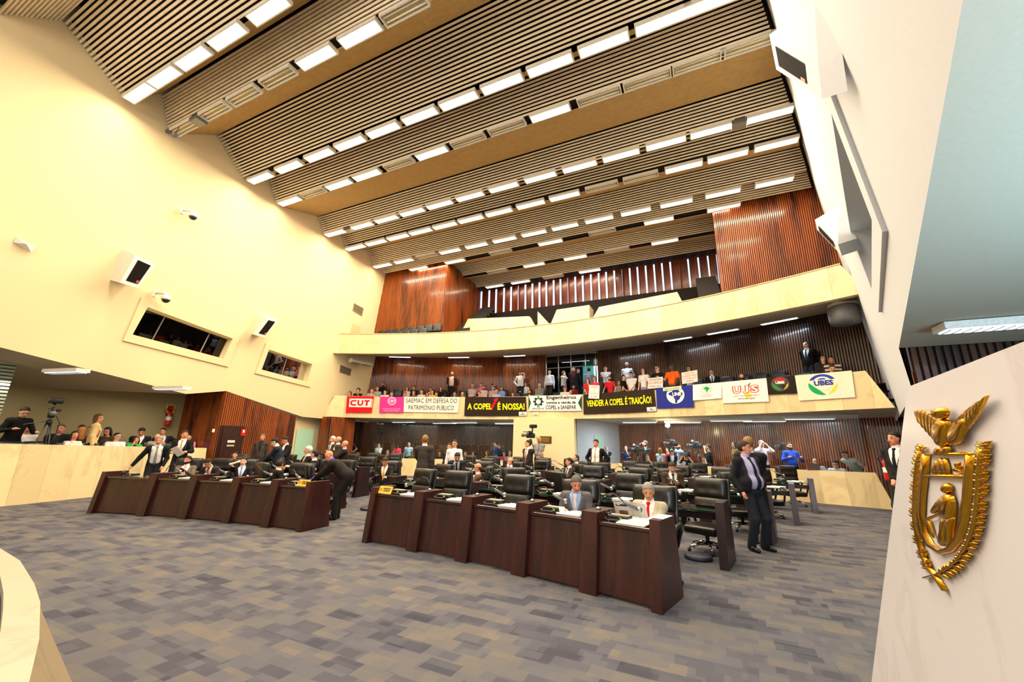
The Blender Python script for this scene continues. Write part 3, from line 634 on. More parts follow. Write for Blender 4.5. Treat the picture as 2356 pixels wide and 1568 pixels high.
def make_paper(k):
    r = random.Random(k); t = thing('paper_stack', 'x', 'papers')
    for j in range(3): MB().box((0, 0, 0), (.21, .297, .008)).build('sheet', M['paper'], t); t.children[j].location = (r.uniform(-.06, .06), r.uniform(-.03, .03), .005+.009*j); t.children[j].rotation_euler = (0, 0, PI/2+r.uniform(-.25, .25))
    return t
PAP = make_paper(4); pu = []
rr = random.Random(11)
for (n, side, i, c, rz, nr, L, dk, a) in SEATS:
    rowname = ('front', 'second', 'third', 'fourth', 'rearmost')[n]; seat = '%s %s, %s row, %s half' % (ORD[i], 'from the aisle' if side == 'right' else 'from the left end', rowname, side)
    d = Vector((math.cos(rz), math.sin(rz), 0)); z = .7585 if n else .774
    if i > 0:
        k = 1 if (side == 'right' and n == 0 and i == 1) else 0; p = a+nr*.34+Vector((0, 0, .872)); lab = 'gooseneck microphone on the desk pedestal, '+seat
        if k in mu: dup(MIC[k], p, rz+rr.uniform(-.3, .3), lab, 'gooseneck microphones')
        else: mu.add(k); MIC[k].location = p; MIC[k].rotation_euler = (0, 0, rz); MIC[k]['label'] = lab; MIC[k]['group'] = 'gooseneck microphones'
    p = a+d*(L*.36)+nr*.33; p.z = z+.001; lab = 'black desk console with green light, '+seat
    if cu: dup(CON, p, rz, lab, 'microphone consoles')
    else: cu.append(1); CON.location = p; CON.rotation_euler = (0, 0, rz); CON['label'] = lab; CON['group'] = 'microphone consoles'
    if rr.random() < (.99 if n == 0 else .75) and (n, side, i) not in ((0, 'left', 0), (0, 'right', 4)):
        p = a+d*(L*.7)+nr*.32; p.z = z; lab = 'white papers on the desk, '+seat
        if pu: dup(PAP, p, rz+rr.uniform(-.3, .3), lab, 'papers on the desks')
        else: pu.append(1); PAP.location = p; PAP['label'] = lab; PAP['group'] = 'papers on the desks'
# ---------------------------------------------------------------- lettering
def lettering(text, size, mat, parent, M4, width=None, bold=.0, name='lettering', depth=.002, align='CENTER', spacing=1):
    c = bpy.data.curves.new(name, 'FONT'); c.body = text; c.size = size; c.align_x = align; c.align_y = 'CENTER'; c.offset = bold*size; c.extrude = depth; c.resolution_u = 3; c.space_line = spacing
    o = bpy.data.objects.new(name+'_tmp', c); COL.objects.link(o); dg = bpy.context.evaluated_depsgraph_get(); me = bpy.data.meshes.new_from_object(o.evaluated_get(dg)); bpy.data.objects.remove(o); bpy.data.curves.remove(c)
    xs = [v.co.x for v in me.vertices]; k = width/(max(xs)-min(xs)) if width and xs else 1
    for v in me.vertices: v.co = M4 @ Vector((v.co.x*k, v.co.y, v.co.z))
    me.materials.clear(); me.materials.append(mat); r = bpy.data.objects.new(name, me); COL.objects.link(r); r.parent = parent; return r
# yellow name plates on the front desks
def plate(loc, rz, lab, txt):
    t = thing('name_plate', lab, 'sign', loc, rz)
    T = Matrix.Rotation(math.radians(-25), 4, 'X')
    MB().box((0, 0, .065), (.3, .008, .13), T).build('board', plain('plate_yellow', '#e9bd3e', .5), t)
    lettering(txt, .036, plain('ink', '#5a3a20', .6), t, T @ Matrix.Translation((.035, -.006, .068)) @ Matrix.Rotation(PI/2, 4, 'X'), .17, .01)
    MB().ell((-.1, -.006, .07), (.022, .003, .026), 10, 6, T).build('crest', plain('ink_red', '#c46a30', .6), t)
s0 = [s for s in SEATS if s[0] == 0 and s[1] == 'right' and s[2] == 0][0]; q = s0[8]+Vector((.22, .13, .775)); plate(q, s0[4], 'yellow name plate on the front desk beside the aisle, right half', 'LIDERANÇA\nOPOSIÇÃO')
s1 = [s for s in SEATS if s[0] == 0 and s[1] == 'left' and s[2] == 4][0]; q = s1[8]+Vector((.66, .2, .775)); plate(q, s1[4], 'yellow name plate at the right end of the left front desks', 'LIDERANÇA\nGOVERNO')
# round blue foot discs on the carpet
for (px, py, lab) in ((1607, 1285, 'round dark blue floor disc beside the rightmost desk pedestal'), (848, 1172, 'round dark blue floor disc in the aisle by the front desk')):
    p = atz(px, py, 0); t = thing('floor_disc', lab, 'disc', p)
    MB().lathe([(.19, 0), (.2, .02), (.2, .045), (.17, .065)], 24).build('body', M['navy'], t, True); MB().lathe([(.03, .065), (.03, .07)], 10).build('cap', M['greyp'], t)
# ---------------------------------------------------------------- people: one smooth body surface each, grown from a distance field; clothes and hair on top of it
def V(*a): return np.array(a, float)
class Field:
    """signed distance on a grid; primitives are melted together with a smooth minimum"""
    def __init__(s, h): s.h = h; s.p = []
    def cap(s, a, b, ra, rb=None, k=.02): s.p.append(('c', V(*a), V(*b), ra, rb if rb is not None else ra, k)); return s
    def ell(s, c, r, R=None, k=.02): s.p.append(('e', V(*c), V(*r), R, max(r), k)); return s
    def eval(s, pts_fn_cuts=(), pad=.03):
        lo = np.full(3, 1e9); hi = -lo
        for q in s.p:
            if q[0] == 'c': r = max(q[3], q[4]); a = np.minimum(q[1], q[2])-r; b = np.maximum(q[1], q[2])+r
            else: a = q[1]-q[4]; b = q[1]+q[4]
            lo = np.minimum(lo, a); hi = np.maximum(hi, b)
        lo -= pad+s.h; hi += pad+s.h; n = np.ceil((hi-lo)/s.h).astype(int)+1
        ax = [lo[i]+s.h*np.arange(n[i]) for i in range(3)]; D = np.full(n, .2, np.float32)
        for q in s.p:
            if q[0] == 'c': r = max(q[3], q[4]); a = np.minimum(q[1], q[2])-r; b = np.maximum(q[1], q[2])+r
            else: a = q[1]-q[4]; b = q[1]+q[4]
            m = .05+q[5]; i0 = np.maximum(0, ((a-m-lo)/s.h).astype(int)); i1 = np.minimum(n, ((b+m-lo)/s.h).astype(int)+2)
            sl = tuple(slice(i0[j], i1[j]) for j in range(3))
            X = ax[0][sl[0]][:, None, None]; Y = ax[1][sl[1]][None, :, None]; Z = ax[2][sl[2]][None, None, :]
            if q[0] == 'c':
                ba = q[2]-q[1]; L = ba.dot(ba)+1e-9
                t = np.clip(((X-q[1][0])*ba[0]+(Y-q[1][1])*ba[1]+(Z-q[1][2])*ba[2])/L, 0, 1)
                d = np.sqrt((X-q[1][0]-t*ba[0])**2+(Y-q[1][1]-t*ba[1])**2+(Z-q[1][2]-t*ba[2])**2)-(q[3]+(q[4]-q[3])*t)
            else:
                x, y, z = X-q[1][0], Y-q[1][1], Z-q[1][2]
                if q[3] is not None:
                    R = q[3]; x, y, z = (x*R[0, 0]+y*R[1, 0]+z*R[2, 0], x*R[0, 1]+y*R[1, 1]+z*R[2, 1], x*R[0, 2]+y*R[1, 2]+z*R[2, 2])
                r = q[2]; k0 = np.sqrt((x/r[0])**2+(y/r[1])**2+(z/r[2])**2); k1 = np.sqrt((x/r[0]**2)**2+(y/r[1]**2)**2+(z/r[2]**2)**2)+1e-6
                d = k0*(k0-1)/k1
            o = D[sl]; k = q[5]; hh = np.clip(.5+.5*(o-d)/k, 0, 1); D[sl] = o+(d-o)*hh-k*hh*(1-hh)
        if pts_fn_cuts:
            X = ax[0][:, None, None]; Y = ax[1][None, :, None]; Z = ax[2][None, None, :]
            for fn in pts_fn_cuts: D = np.maximum(D, fn(X, Y, Z)).astype(np.float32)
        return D, lo
def nets(D, lo, h):
    """surface nets: one vertex per sign-changing cell"""
    S = D < 0; n = np.array(D.shape)-1
    cs = np.zeros(n, np.int8); 
    off = [(i, j, k) for i in (0, 1) for j in (0, 1) for k in (0, 1)]
    for o in off: cs += S[o[0]:o[0]+n[0], o[1]:o[1]+n[1], o[2]:o[2]+n[2]]
    act = (cs > 0) & (cs < 8); idx = np.argwhere(act)
    if len(idx) == 0: return np.zeros((0, 3)), np.zeros((0, 4), int)
    ids = np.full(n, -1, np.int64); ids[act] = np.arange(len(idx)); acc = np.zeros((len(idx), 3)); cnt = np.zeros(len(idx))
    c = {o: D[idx[:, 0]+o[0], idx[:, 1]+o[1], idx[:, 2]+o[2]] for o in off}
    for a in off:
        for ax in range(3):
            if a[ax]: continue
            b = list(a); b[ax] = 1; b = tuple(b); da, db = c[a], c[b]; m = (da < 0) != (db < 0)
            t = np.where(m, da/(da-db+1e-12), 0); p = np.array(a, float)[None, :].repeat(len(idx), 0); p[:, ax] += t
            acc[m] += p[m]; cnt[m] += 1
    v = lo+(idx+acc/cnt[:, None])*h; F = []
    for ax in range(3):
        u, w = (ax+1) % 3, (ax+2) % 3
        A = [slice(None)]*3; B = [slice(None)]*3; A[ax] = slice(0, -1); B[ax] = slice(1, None)
        ch = S[tuple(A)] != S[tuple(B)]; e = np.argwhere(ch); e = e[(e[:, u] > 0) & (e[:, w] > 0) & (e[:, u] < n[u]) & (e[:, w] < n[w])]
        s0 = S[e[:, 0], e[:, 1], e[:, 2]]
        def cell(du, dw):
            q = e.copy(); q[:, u] -= du; q[:, w] -= dw; return ids[q[:, 0], q[:, 1], q[:, 2]]
        f = np.stack([cell(1, 1), cell(0, 1), cell(0, 0), cell(1, 0)], 1); f[~s0] = f[~s0][:, ::-1]; F.append(f)
    return v, np.concatenate(F)
def skin_mesh(name, D, lo, h, mats, parent, matfn=None):
    v, f = nets(D, lo, h); me = bpy.data.meshes.new(name)
    me.vertices.add(len(v)); me.vertices.foreach_set('co', v.astype(np.float32).ravel()); me.loops.add(len(f)*4); me.loops.foreach_set('vertex_index', f.astype(np.int32).ravel())
    me.polygons.add(len(f)); me.polygons.foreach_set('loop_start', np.arange(0, len(f)*4, 4, dtype=np.int32)); me.polygons.foreach_set('use_smooth', np.ones(len(f), bool))
    for m in mats: me.materials.append(m)
    if matfn is not None and len(f): me.polygons.foreach_set('material_index', matfn(v[f].mean(1)).astype(np.int32))
    me.update(calc_edges=True); me.validate()
    o = bpy.data.objects.new(name, me); COL.objects.link(o); o.parent = parent; return o
SKIN = {'l': '#e0a583', 'm': '#c98d68', 'd': '#7a4c34', 'p': '#ecb795', 'r': '#d98e6e'}
HAIR = {'k': '#17110d', 'b': '#33200f', 'br': '#5a3a1c', 'g': '#8d867c', 'w': '#cfc8bc', 'bl': '#86612f', 'gr': '#5d5850', 'rd': '#6b3a1c'}
def rotx(a): c, s = math.cos(a), math.sin(a); return np.array([[1, 0, 0], [0, c, -s], [0, s, c]])
def roty(a): c, s = math.cos(a), math.sin(a); return np.array([[c, 0, s], [0, 1, 0], [-s, 0, c]])
def rotz(a): c, s = math.cos(a), math.sin(a); return np.array([[c, -s, 0], [s, c, 0], [0, 0, 1]])
def ik(a, b, l1, l2, hint):
    d = b-a; L = np.linalg.norm(d); mx = (l1+l2)*.995
    if L > mx: b = a+d*(mx/L); d = b-a; L = mx
    u = d/L; x = (l1*l1-l2*l2+L*L)/(2*L); h = math.sqrt(max(l1*l1-x*x, 0)); p = hint-u*hint.dot(u); p /= np.linalg.norm(p)+1e-9
    return a+u*x+p*h, b
def person(label, head, y, face=0, ground=0., sit=False, lean=0., side=0., hy=0., hp=0., arms=('down', 'down'), top=('suit', '#1b1a1c', '#e8e4dc', '#5a1c22'), legs='#19181b', shoes='#0c0a0a',
           hair=('short', 'k'), skin='l', lod=2, sex='m', fat=0., glasses=None, beard=None, mat_top=None, spread=.1, group=None, knees=None, size=None, hat=None):
    """head: picture position of the head's centre at depth y; face: 0 looks out of the hall's back wall toward the dais, + turns to the right"""
    h = {0: .0105, 1: .015, 2: .021}[lod]; rad = math.radians
    P = V(0, 0, .555 if sit else .95); Tr = rotx(-rad(lean)) @ roty(rad(side))
    up = Tr @ V(0, 0, 1); fw = Tr @ V(0, 1, 0); rt = Tr @ V(1, 0, 0)
    if not sit and lean > 15: P = P+V(0, -.25*math.sin(rad(lean)), 0)
    C = P+up*.3; S = P+up*.47; N = P+up*.555
    Hr = rotz(rad(hy)) @ rotx(-rad(lean*.45+hp)) @ roty(rad(side*.5)); hup = Hr @ V(0, 0, 1); hf = Hr @ V(0, 1, 0); hr = Hr @ V(1, 0, 0)
    HC = N+hup*.135+hf*.015+up*.01
    p3 = y if isinstance(y, Vector) else aty(head[0], head[1], y); sc = (p3.z-ground)/HC[2]; sc = size or min(1.14, max(.86, sc))
    rz = PI+rad(face); ca, sa = math.cos(rz), math.sin(rz); hx, hyy = HC[0]*sc, HC[1]*sc
    t = thing('person', label, 'person', (p3.x-(hx*ca-hyy*sa), p3.y-(hx*sa+hyy*ca), ground+.004), rz, group); t.scale = (sc, sc, sc)
    sw = .185 if sex == 'm' else .16; f = sex == 'f'
    SH = {-1: S+rt*-sw, 1: S+rt*sw}; HJ = {-1: P+V(-.09, 0, -.02), 1: P+V(.09, 0, -.02)}
    HAND = {}; ELB = {}
    for i, s in enumerate((-1, 1)):
        a = arms[i]; hint = V(s*.5, -.6, -.6)
        if isinstance(a, tuple): tgt = V(*a)
        else:
            T = P+up*.0
            tgt = {'down': V(s*.27, .03+fw[1]*0, P[2]-.13) if not sit else V(s*.2, .3, P[2]+.1), 'lap': P+V(s*.06, .27, .1), 'desk': P+V(s*.13, .45, .27), 'write': P+V(s*.07, .42, .27), 'chin': HC+hf*.1+hr*(s*.04)-hup*.12,
                   'face': HC+hf*.09+hr*(s*.06)-hup*.03, 'ear': HC+hr*(s*.1)+hf*.03+hup*.0, 'hips': P+V(s*.2, .05, .08), 'crossed': C+fw*.2+rt*(-s*.13)+up*(-.02), 'front': P+V(s*.02, .2, .0), 'behind': P+V(s*.06, -.16, .06),
                   'phone': C+fw*.3+rt*(s*.04)+up*(-.05), 'paper': C+fw*.32+rt*(s*.14)+up*(-.1), 'cam': HC+hf*.2+hr*(s*.1)-hup*.03, 'rest': P+V(s*.24, .36, .2), 'hold': C+fw*.26+rt*(s*.2)+up*(.02), 'out': C+fw*.42+rt*(s*.12)+up*(-.08)}[a]
            if a in ('hips',): hint = V(s*1., -.7, .2)
            if a in ('chin', 'face', 'ear', 'phone', 'cam'): hint = V(s*.6, .2, -.9)
            if a == 'behind': hint = V(s*1, -.5, 0)
        e, w = ik(SH[s], tgt, .29, .265, hint); ELB[s], HAND[s] = e, w
    KN = {}; AN = {}
    for s in (-1, 1):
        if sit: kx = s*(.13 if not f else .08); k = P+V(kx, .42, .0); an = V(kx*1.0, .40+.02*s, .09)
        else: an = V(s*spread, .0, .09); k, an = ik(HJ[s], an, .45, .43, V(0, 1, 0))
        KN[s], AN[s] = k, an
    # ---- body
    B = Field(h); c = -.006 if lod < 2 else -.01
    B.ell(C, (.145+fat*.3, .1+fat*.6, .2), Tr, .03).ell(P+up*.13+fw*(fat*.35), (.135+fat, .1+fat, .14), Tr, .04).ell(P, (.15+fat*.6, .115+fat*.4, .13), None, .04)
    B.cap(SH[-1]*.85+S*.15, SH[1]*.85+S*.15, .062, None, .05).cap(S, N+hup*.06, .06, .056, .03)
    for s in (-1, 1):
        B.cap(SH[s], ELB[s], .046+c, .038+c, .03).cap(ELB[s], HAND[s], .038+c, .026, .02)
        B.cap(HJ[s], KN[s], .082+c, .056+c, .04).cap(KN[s], AN[s], .054+c, .036, .03).cap(AN[s]+V(0, -.02, -.04), AN[s]+V(s*.02, .13, -.055), .028, .018, .02)
        d = HAND[s]-ELB[s]; d /= np.linalg.norm(d); 
        pal = np.cross(d, V(0, 0, 1)); pal = pal/np.linalg.norm(pal) if np.linalg.norm(pal) > .2 else V(1, 0, 0)
        nrm = np.cross(pal, d)
        if arms[i] in ('down',): pal, nrm = nrm, pal
        W = HAND[s]; B.cap(W, W+d*.05, .025, .033, .01)
        fr = {0: .0095, 1: .0105, 2: .013}[lod]
        for j in range(4):
            o = pal*((j-1.5)*.0205); L = (.062, .076, .071, .055)[j]; b0 = W+d*.065+o*.9; cu = (.25, .4, .5, .55)[j]
            b1 = b0+(d*(1-.2*cu)-nrm*.35*cu+o*3)*L*.55; b2 = b1+(d*(1-cu)-nrm*cu)*L*.5
            B.cap(b0, b1, fr, fr*.95, .006).cap(b1, b2, fr*.95, fr*.85, .005)
        th = pal*(-.026 if s > 0 else -.026); B.cap(W+d*.02+th*.7, W+d*.045+th*1.9-nrm*.01, fr*1.25, fr*1.1, .008).cap(W+d*.045+th*1.9-nrm*.01, W+d*.075+th*2.0-nrm*.02, fr*1.1, fr*.9, .006)
    wf = .95 if f else 1.03
    B.ell(HC+hup*.03-hf*.012, (.077*wf, .098, .093), Hr, .02).ell(HC-hup*.045+hf*.022, (.06*wf, .07, .074), Hr, .03).ell(HC-hup*.085+hf*.045, (.03*wf, .03, .026), Hr, .02)
    B.cap(HC+hup*.012+hf*.085, HC-hup*.03+hf*.108, .009, .0155, .012).cap(HC+hup*.03+hf*.072-hr*.03, HC+hup*.03+hf*.072+hr*.03, .012, None, .012)
    B.cap(HC-hup*.058+hf*.085-hr*.016, HC-hup*.058+hf*.085+hr*.016, .009, None, .008)
    for s in (-1, 1): B.ell(HC+hr*(s*.076*wf)-hup*.012-hf*.005, (.011, .022, .032), Hr, .006)
    sk = plain('skin', SKIN[skin], .5, noise=.05, spec=.35); eyem = plain('eye_dark', '#20140e', .25); lip = plain('lips', '#a8564a' if skin != 'd' else '#5f3028', .5); brow = plain('hair', HAIR[beard or hair[1]], .8)
    def mfn(q):
        a = q-HC; lx, lf, lu = a @ hr, a @ hf, a @ hup; o = np.zeros(len(q), int); g = 1 if lod < 2 else 1.35
        o[(lf > .05) & ((np.abs(np.abs(lx)-.031)/(.0125*g))**2+((lu-.006)/(.0068*g))**2 < 1)] = 1
        o[(lf > .05) & (np.abs(lx) < .024) & (np.abs(lu+.06) < .0075*g)] = 2
        if beard:
            o[(lf > -.02) & (lu < -.03) & (lu > -.13) & ~((np.abs(lx) < .022) & (np.abs(lu+.058) < .012)) & ~((lu > -.043) & (np.abs(lx) < .05))] = 3
        o[(lf > .05) & (np.abs(np.abs(lx)-.031) < .019) & (np.abs(lu-.033-(.031-np.abs(lx))*-.1) < .0045*g)] = 3
        return o
    D, lo = B.eval(); skin_mesh('body', D, lo, h, [sk, eyem, lip, brow], t, mfn)
    # ---- hair
    hs = hair[0]
    if hs != 'bald':
        Hh = Field(h); hm = plain('hair', HAIR[hair[1]], .6, noise=.3, scale=90); th = .009 if hs != 'fringe' else .006
        Hh.ell(HC+hup*.032-hf*.014, (.078*wf+th, .099+th, .094+th*1.4), Hr, .01)
        if hs in ('long', 'pony', 'bob'): Hh.ell(HC-hf*.045-hup*.02, (.082, .07, .11), Hr, .03)
        if hs == 'long':
            for s in (-1, 0, 1): Hh.cap(HC-hf*(.06-.03*abs(s))+hr*(s*.06)-hup*.02, HC-hf*(.085-.05*abs(s))+hr*(s*.075)-hup*.27, .045, .035, .03)
        if hs == 'bob':
            for s in (-1, 1): Hh.cap(HC-hf*.02+hr*(s*.07), HC-hf*.01+hr*(s*.075)-hup*.12, .03, .025, .03)
        if hs == 'pony': Hh.cap(HC-hf*.12+hup*.02, HC-hf*.14-hup*.16, .03, .018, .03)
        if hs == 'curly': Hh.ell(HC+hup*.05-hf*.03, (.105, .12, .105), Hr, .02)
        def front(X, Y, Z):
            lf = (X-HC[0])*hf[0]+(Y-HC[1])*hf[1]+(Z-HC[2])*hf[2]; lu = (X-HC[0])*hup[0]+(Y-HC[1])*hup[1]+(Z-HC[2])*hup[2]
            if hs == 'fringe': return np.maximum(lf-.02, lu-.035)*.8
            lx = np.abs((X-HC[0])*hr[0]+(Y-HC[1])*hr[1]+(Z-HC[2])*hr[2]); face = np.minimum((.078 if hs != 'receding' else .108)-lu-lx*.3, lf-.03)   # the face stays free below the hairline
            low = -lu-.04+lf*.3 if hs in ('short', 'curly', 'receding') else -9+0*lu
            if hs == 'receding': face = np.maximum(face, lf-.035)
            if hs in ('short', 'receding'): face = np.maximum(face, np.minimum(np.minimum(lx-.066, .03-lu), lf+.032))   # free of the ears
            return np.maximum(face, low)
        D, lo = Hh.eval((front,)); skin_mesh('hair', D, lo, h, [hm], t)
    if hat:
        Hh = Field(h); Hh.ell(HC+hup*.05-hf*.012, (.092, .11, .085), Hr, .01).cap(HC+hup*.055+hf*.07, HC+hup*.05+hf*.15, .05, .035, .02)
        D, lo = Hh.eval((lambda X, Y, Z: -((X-HC[0])*hup[0]+(Y-HC[1])*hup[1]+(Z-HC[2])*hup[2])+.035,)); skin_mesh('cap', D, lo, h, [plain('cloth', hat, .8)], t)
    if glasses:
        g = MB(); Z3 = lambda q: Vector(q)
        for s in (-1, 1):
            cc = HC+hr*(s*.032)+hup*.004+hf*.098; g.tube([Z3(cc+hr*(.026*math.cos(a))+hup*(.018*math.sin(a))) for a in np.linspace(0, 2*PI, 13)], .0035, 5)
            g.tube([Z3(cc+hr*(s*.026)), Z3(HC+hr*(s*.078)+hf*.0+hup*.008)], .0035, 5)
        g.tube([Z3(HC-hr*.008+hf*.1+hup*.008), Z3(HC+hr*.008+hf*.1+hup*.008)], .0035, 5); g.build('glasses', plain('spectacle_frame', glasses, .3), t, True)
    # ---- clothes
    kind = top[0]; cols = top[1:]
    def torso(F, e, k=.04):
        F.ell(C+fw*.005, (.15+fat*.3+e, .108+fat*.6+e, .21+e), Tr, k).ell(P+up*.13+fw*(fat*.35), (.14+fat+e, .106+fat+e, .16), Tr, k)
        F.cap(SH[-1]*.9+S*.1, SH[1]*.9+S*.1, .066+e, None, .05)
        if f: F.ell(C+up*.06+fw*.085+rt*.06, (.06, .055, .06), Tr, .04).ell(C+up*.06+fw*.085-rt*.06, (.06, .055, .06), Tr, .04)
        return F
    def nape(top_): return lambda X, Y, Z: ((X-N[0])*up[0]+(Y-N[1])*up[1]+(Z-N[2])*up[2])-top_
    cu_ = lambda X, Y, Z: ((X-P[0])*up[0]+(Y-P[1])*up[1]+(Z-P[2])*up[2])
    cf_ = lambda X, Y, Z: ((X-P[0])*fw[0]+(Y-P[1])*fw[1]+(Z-P[2])*fw[2]); cx_ = lambda X, Y, Z: ((X-P[0])*rt[0]+(Y-P[1])*rt[1]+(Z-P[2])*rt[2])
    def sleeves(F, e, frac):
        for s in (-1, 1):
            F.cap(SH[s], ELB[s], .056+e, .048+e, .035)
            if frac >= 1: F.cap(ELB[s], ELB[s]+(HAND[s]-ELB[s])*(.93 if frac < 1.5 else .9), .047+e, .036+e*.8, .02)
    cloth = lambda c_, nm='cloth': plain(nm, c_, .85, noise=.1, scale=25, spec=.25)
    if kind in ('suit', 'open'):
        jc, shc, tc = cols[0], cols[1], cols[2] if len(cols) > 2 else None
        Fs = torso(Field(h), .012); Fs.cap(S+up*.02, N+hup*.035, .066, .068, .02)
        D, lo = Fs.eval((nape(.045), lambda X, Y, Z: -cu_(X, Y, Z)-.02)); D0 = D
        shirt_ = skin_mesh('shirt', D, lo, h, [cloth(shc, 'shirt_cloth')], t)
        for s in (-1, 1):
            if lod < 2: fc = Field(h); fc.cap(ELB[s]+(HAND[s]-ELB[s])*.9, HAND[s]+(HAND[s]-ELB[s])*.03, .034, .033); Dc, lc = fc.eval(); skin_mesh('shirt_cuff', Dc, lc, h, [cloth(shc, 'shirt_cloth')], shirt_)
        if tc:
            X = lo[0]+h*np.arange(D.shape[0])[:, None, None]; Y = lo[1]+h*np.arange(D.shape[1])[None, :, None]; Z = lo[2]+h*np.arange(D.shape[2])[None, None, :]
            u = cu_(X, Y, Z); wd = np.where(u > .5, .03, np.clip(.018+.022*(.5-u)/.4, .017, .038)); ff = (np.abs(cx_(X, Y, Z))-wd)
            hm_ = h/.0105; Dt = np.maximum(np.maximum(D-.011*hm_**.5, ff), np.maximum(-cf_(X, Y, Z)+.02, u-.545))
            skin_mesh('tie', Dt, lo, h, [stripes('tie_stripe', tc[1:], '#e9e4da', 28, 2, .6) if tc[0] == '/' else cloth(tc, 'tie_silk')], shirt_)
        Fj = torso(Field(h), .03); sleeves(Fj, .012, 1); Fj.ell(P+up*.06+fw*(fat*.2), (.165+fat*.8, .13+fat*.7, .17), Tr, .04).ell(P+up*.02-fw*.01, (.178+fat*.7, .145+fat*.5, .15), Tr, .04)
        if sit: [Fj.cap(HJ[s]+V(0, -.02, .02), HJ[s]+V(s*.03, .17, .02), .105, .09, .04) for s in (-1, 1)]
        elif lean < 40: Fj.cap(HJ[-1]+V(.02, -.01, -.06), HJ[1]+V(-.02, -.01, -.06), .115, None, .05)
        Fj.cap(S+up*.0, N-hf*.01, .085, .068, .03)
        b0 = .12 if not sit else .18
        wedge = lambda X, Y, Z: -np.maximum(np.abs(cx_(X, Y, Z))-np.clip((cu_(X, Y, Z)-b0)*.3, .0, .095)+np.where(cu_(X, Y, Z) < b0, .03, 0), -cf_(X, Y, Z)+.03)
        if kind == 'open': wedge = lambda X, Y, Z: -np.maximum(np.abs(cx_(X, Y, Z))-.125, -cf_(X, Y, Z)+.02)
        def lapel(q):
            a = q-P; u, f_, x = a @ up, a @ fw, np.abs(a @ rt); w_ = np.full(len(q), .125) if kind == 'open' else np.clip((u-b0)*.3, 0, .095)
            return ((f_ > .03) & (u > b0) & (u < .52) & (x < w_+.014+.05*np.clip((u-b0)/.3, 0, 1)*(1-np.clip((u-.4)/.12, 0, 1)*.6)) & (x > w_-.02)).astype(int)
        D, lo = Fj.eval((nape(-.005), wedge)); lc_ = '#'+''.join('%02x' % min(255, int(int(jc[i:i+2], 16)*1.0+14)) for i in (1, 3, 5))
        skin_mesh('jacket', D, lo, h, [mat_top or cloth(jc, 'suit_cloth'), cloth(lc_, 'lapel_cloth')], t, lapel if lod < 2 else None)
    else:
        Ft = torso(Field(h), .016 if kind != 'coat' else .03); sleeves(Ft, .004 if kind != 'coat' else .014, 1.5 if kind in ('shirt', 'coat') else 0)
        if kind in ('shirt', 'polo', 'coat'): Ft.cap(S, N+hup*.02, .07, .066, .02)
        if not sit: Ft.cap(HJ[-1]+V(.03, 0, .02), HJ[1]+V(-.03, 0, .02), .115, None, .05)
        cuts = [nape({'shirt': .03, 'polo': .02, 'coat': .03}.get(kind, -.02)), lambda X, Y, Z: -cu_(X, Y, Z)-.07]
        if kind == 'tee' or kind == 'polo':
            def sl(X, Y, Z):                                            # short sleeves end above the elbow
                d = np.full(np.broadcast_shapes(X.shape, Y.shape, Z.shape), -9.)
                for s in (-1, 1):
                    a = ELB[s]-SH[s]; L = np.linalg.norm(a); a = a/L; q = (X-SH[s][0])*a[0]+(Y-SH[s][1])*a[1]+(Z-SH[s][2])*a[2]
                    side_ = ((X-S[0])*rt[0]+(Y-S[1])*rt[1]+(Z-S[2])*rt[2])*s; d = np.maximum(d, np.where(side_ > sw*.72, q-L*.72, -9))
                return d
            cuts.append(sl)
        if kind == 'coat': cuts.append(lambda X, Y, Z: -np.maximum(np.abs(cx_(X, Y, Z))-.05, -cf_(X, Y, Z)+.03))
        D, lo = Ft.eval(tuple(cuts)); skin_mesh({'tee': 'tee_shirt', 'polo': 'polo_shirt', 'shirt': 'shirt', 'coat': 'jacket', 'blouse': 'blouse'}.get(kind, 'top'), D, lo, h, [mat_top or cloth(cols[0])], t)
        if kind == 'coat': Fs = torso(Field(h), .014); D, lo = Fs.eval((nape(-.02),)); skin_mesh('shirt', D, lo, h, [cloth(cols[1] if len(cols) > 1 else '#e8e4dc')], t)
    if legs:
        Fl = Field(h); Fl.ell(P+V(0, 0, -.01), (.158+fat*.7, .122+fat*.5, .125), None, .04)
        skirt = legs[0] == '~'
        if skirt: Fl.cap(P+V(0, 0, -.05), P+V(0, 0, -.5), .15, .2, .04)
        else:
            for s in (-1, 1): Fl.cap(HJ[s], KN[s], .098 if not f else .09, .08 if not f else .066, .04).cap(KN[s], AN[s]+V(0, 0, -.025), .077 if not f else .062, .066 if not f else .05, .02)
        D, lo = Fl.eval((lambda X, Y, Z: cu_(X, Y, Z)-.1,)); skin_mesh('skirt' if skirt else 'trousers', D, lo, h, [cloth(legs.lstrip('~'), 'trouser_cloth')], t)
        if True:
            for s in (-1, 1):
                Fo = Field(h); Fo.cap(AN[s]+V(0, -.035, -.05), AN[s]+V(s*.02, .06, -.052), .042, .043, .02).cap(AN[s]+V(s*.02, .06, -.052), AN[s]+V(s*.028, .17, -.062), .043, .03, .02)
                D, lo = Fo.eval((lambda X, Y, Z: -Z+.001+0*X,)); skin_mesh('shoe', D, lo, h, [plain('shoe_leather', shoes, .25)], t)
    t['_sit'] = int(sit); t['_hand'] = [float(q) for s in (-1, 1) for q in HAND[s]]
    return t
def inworld(t, s, off=(0, 0, 0)):
    """where the hand s (0 left, 1 right) of a person is"""
    q = list(t['_hand'])[3*s:3*s+3]; bpy.context.view_layer.update(); return t.matrix_world @ (Vector(q)+Vector(off))
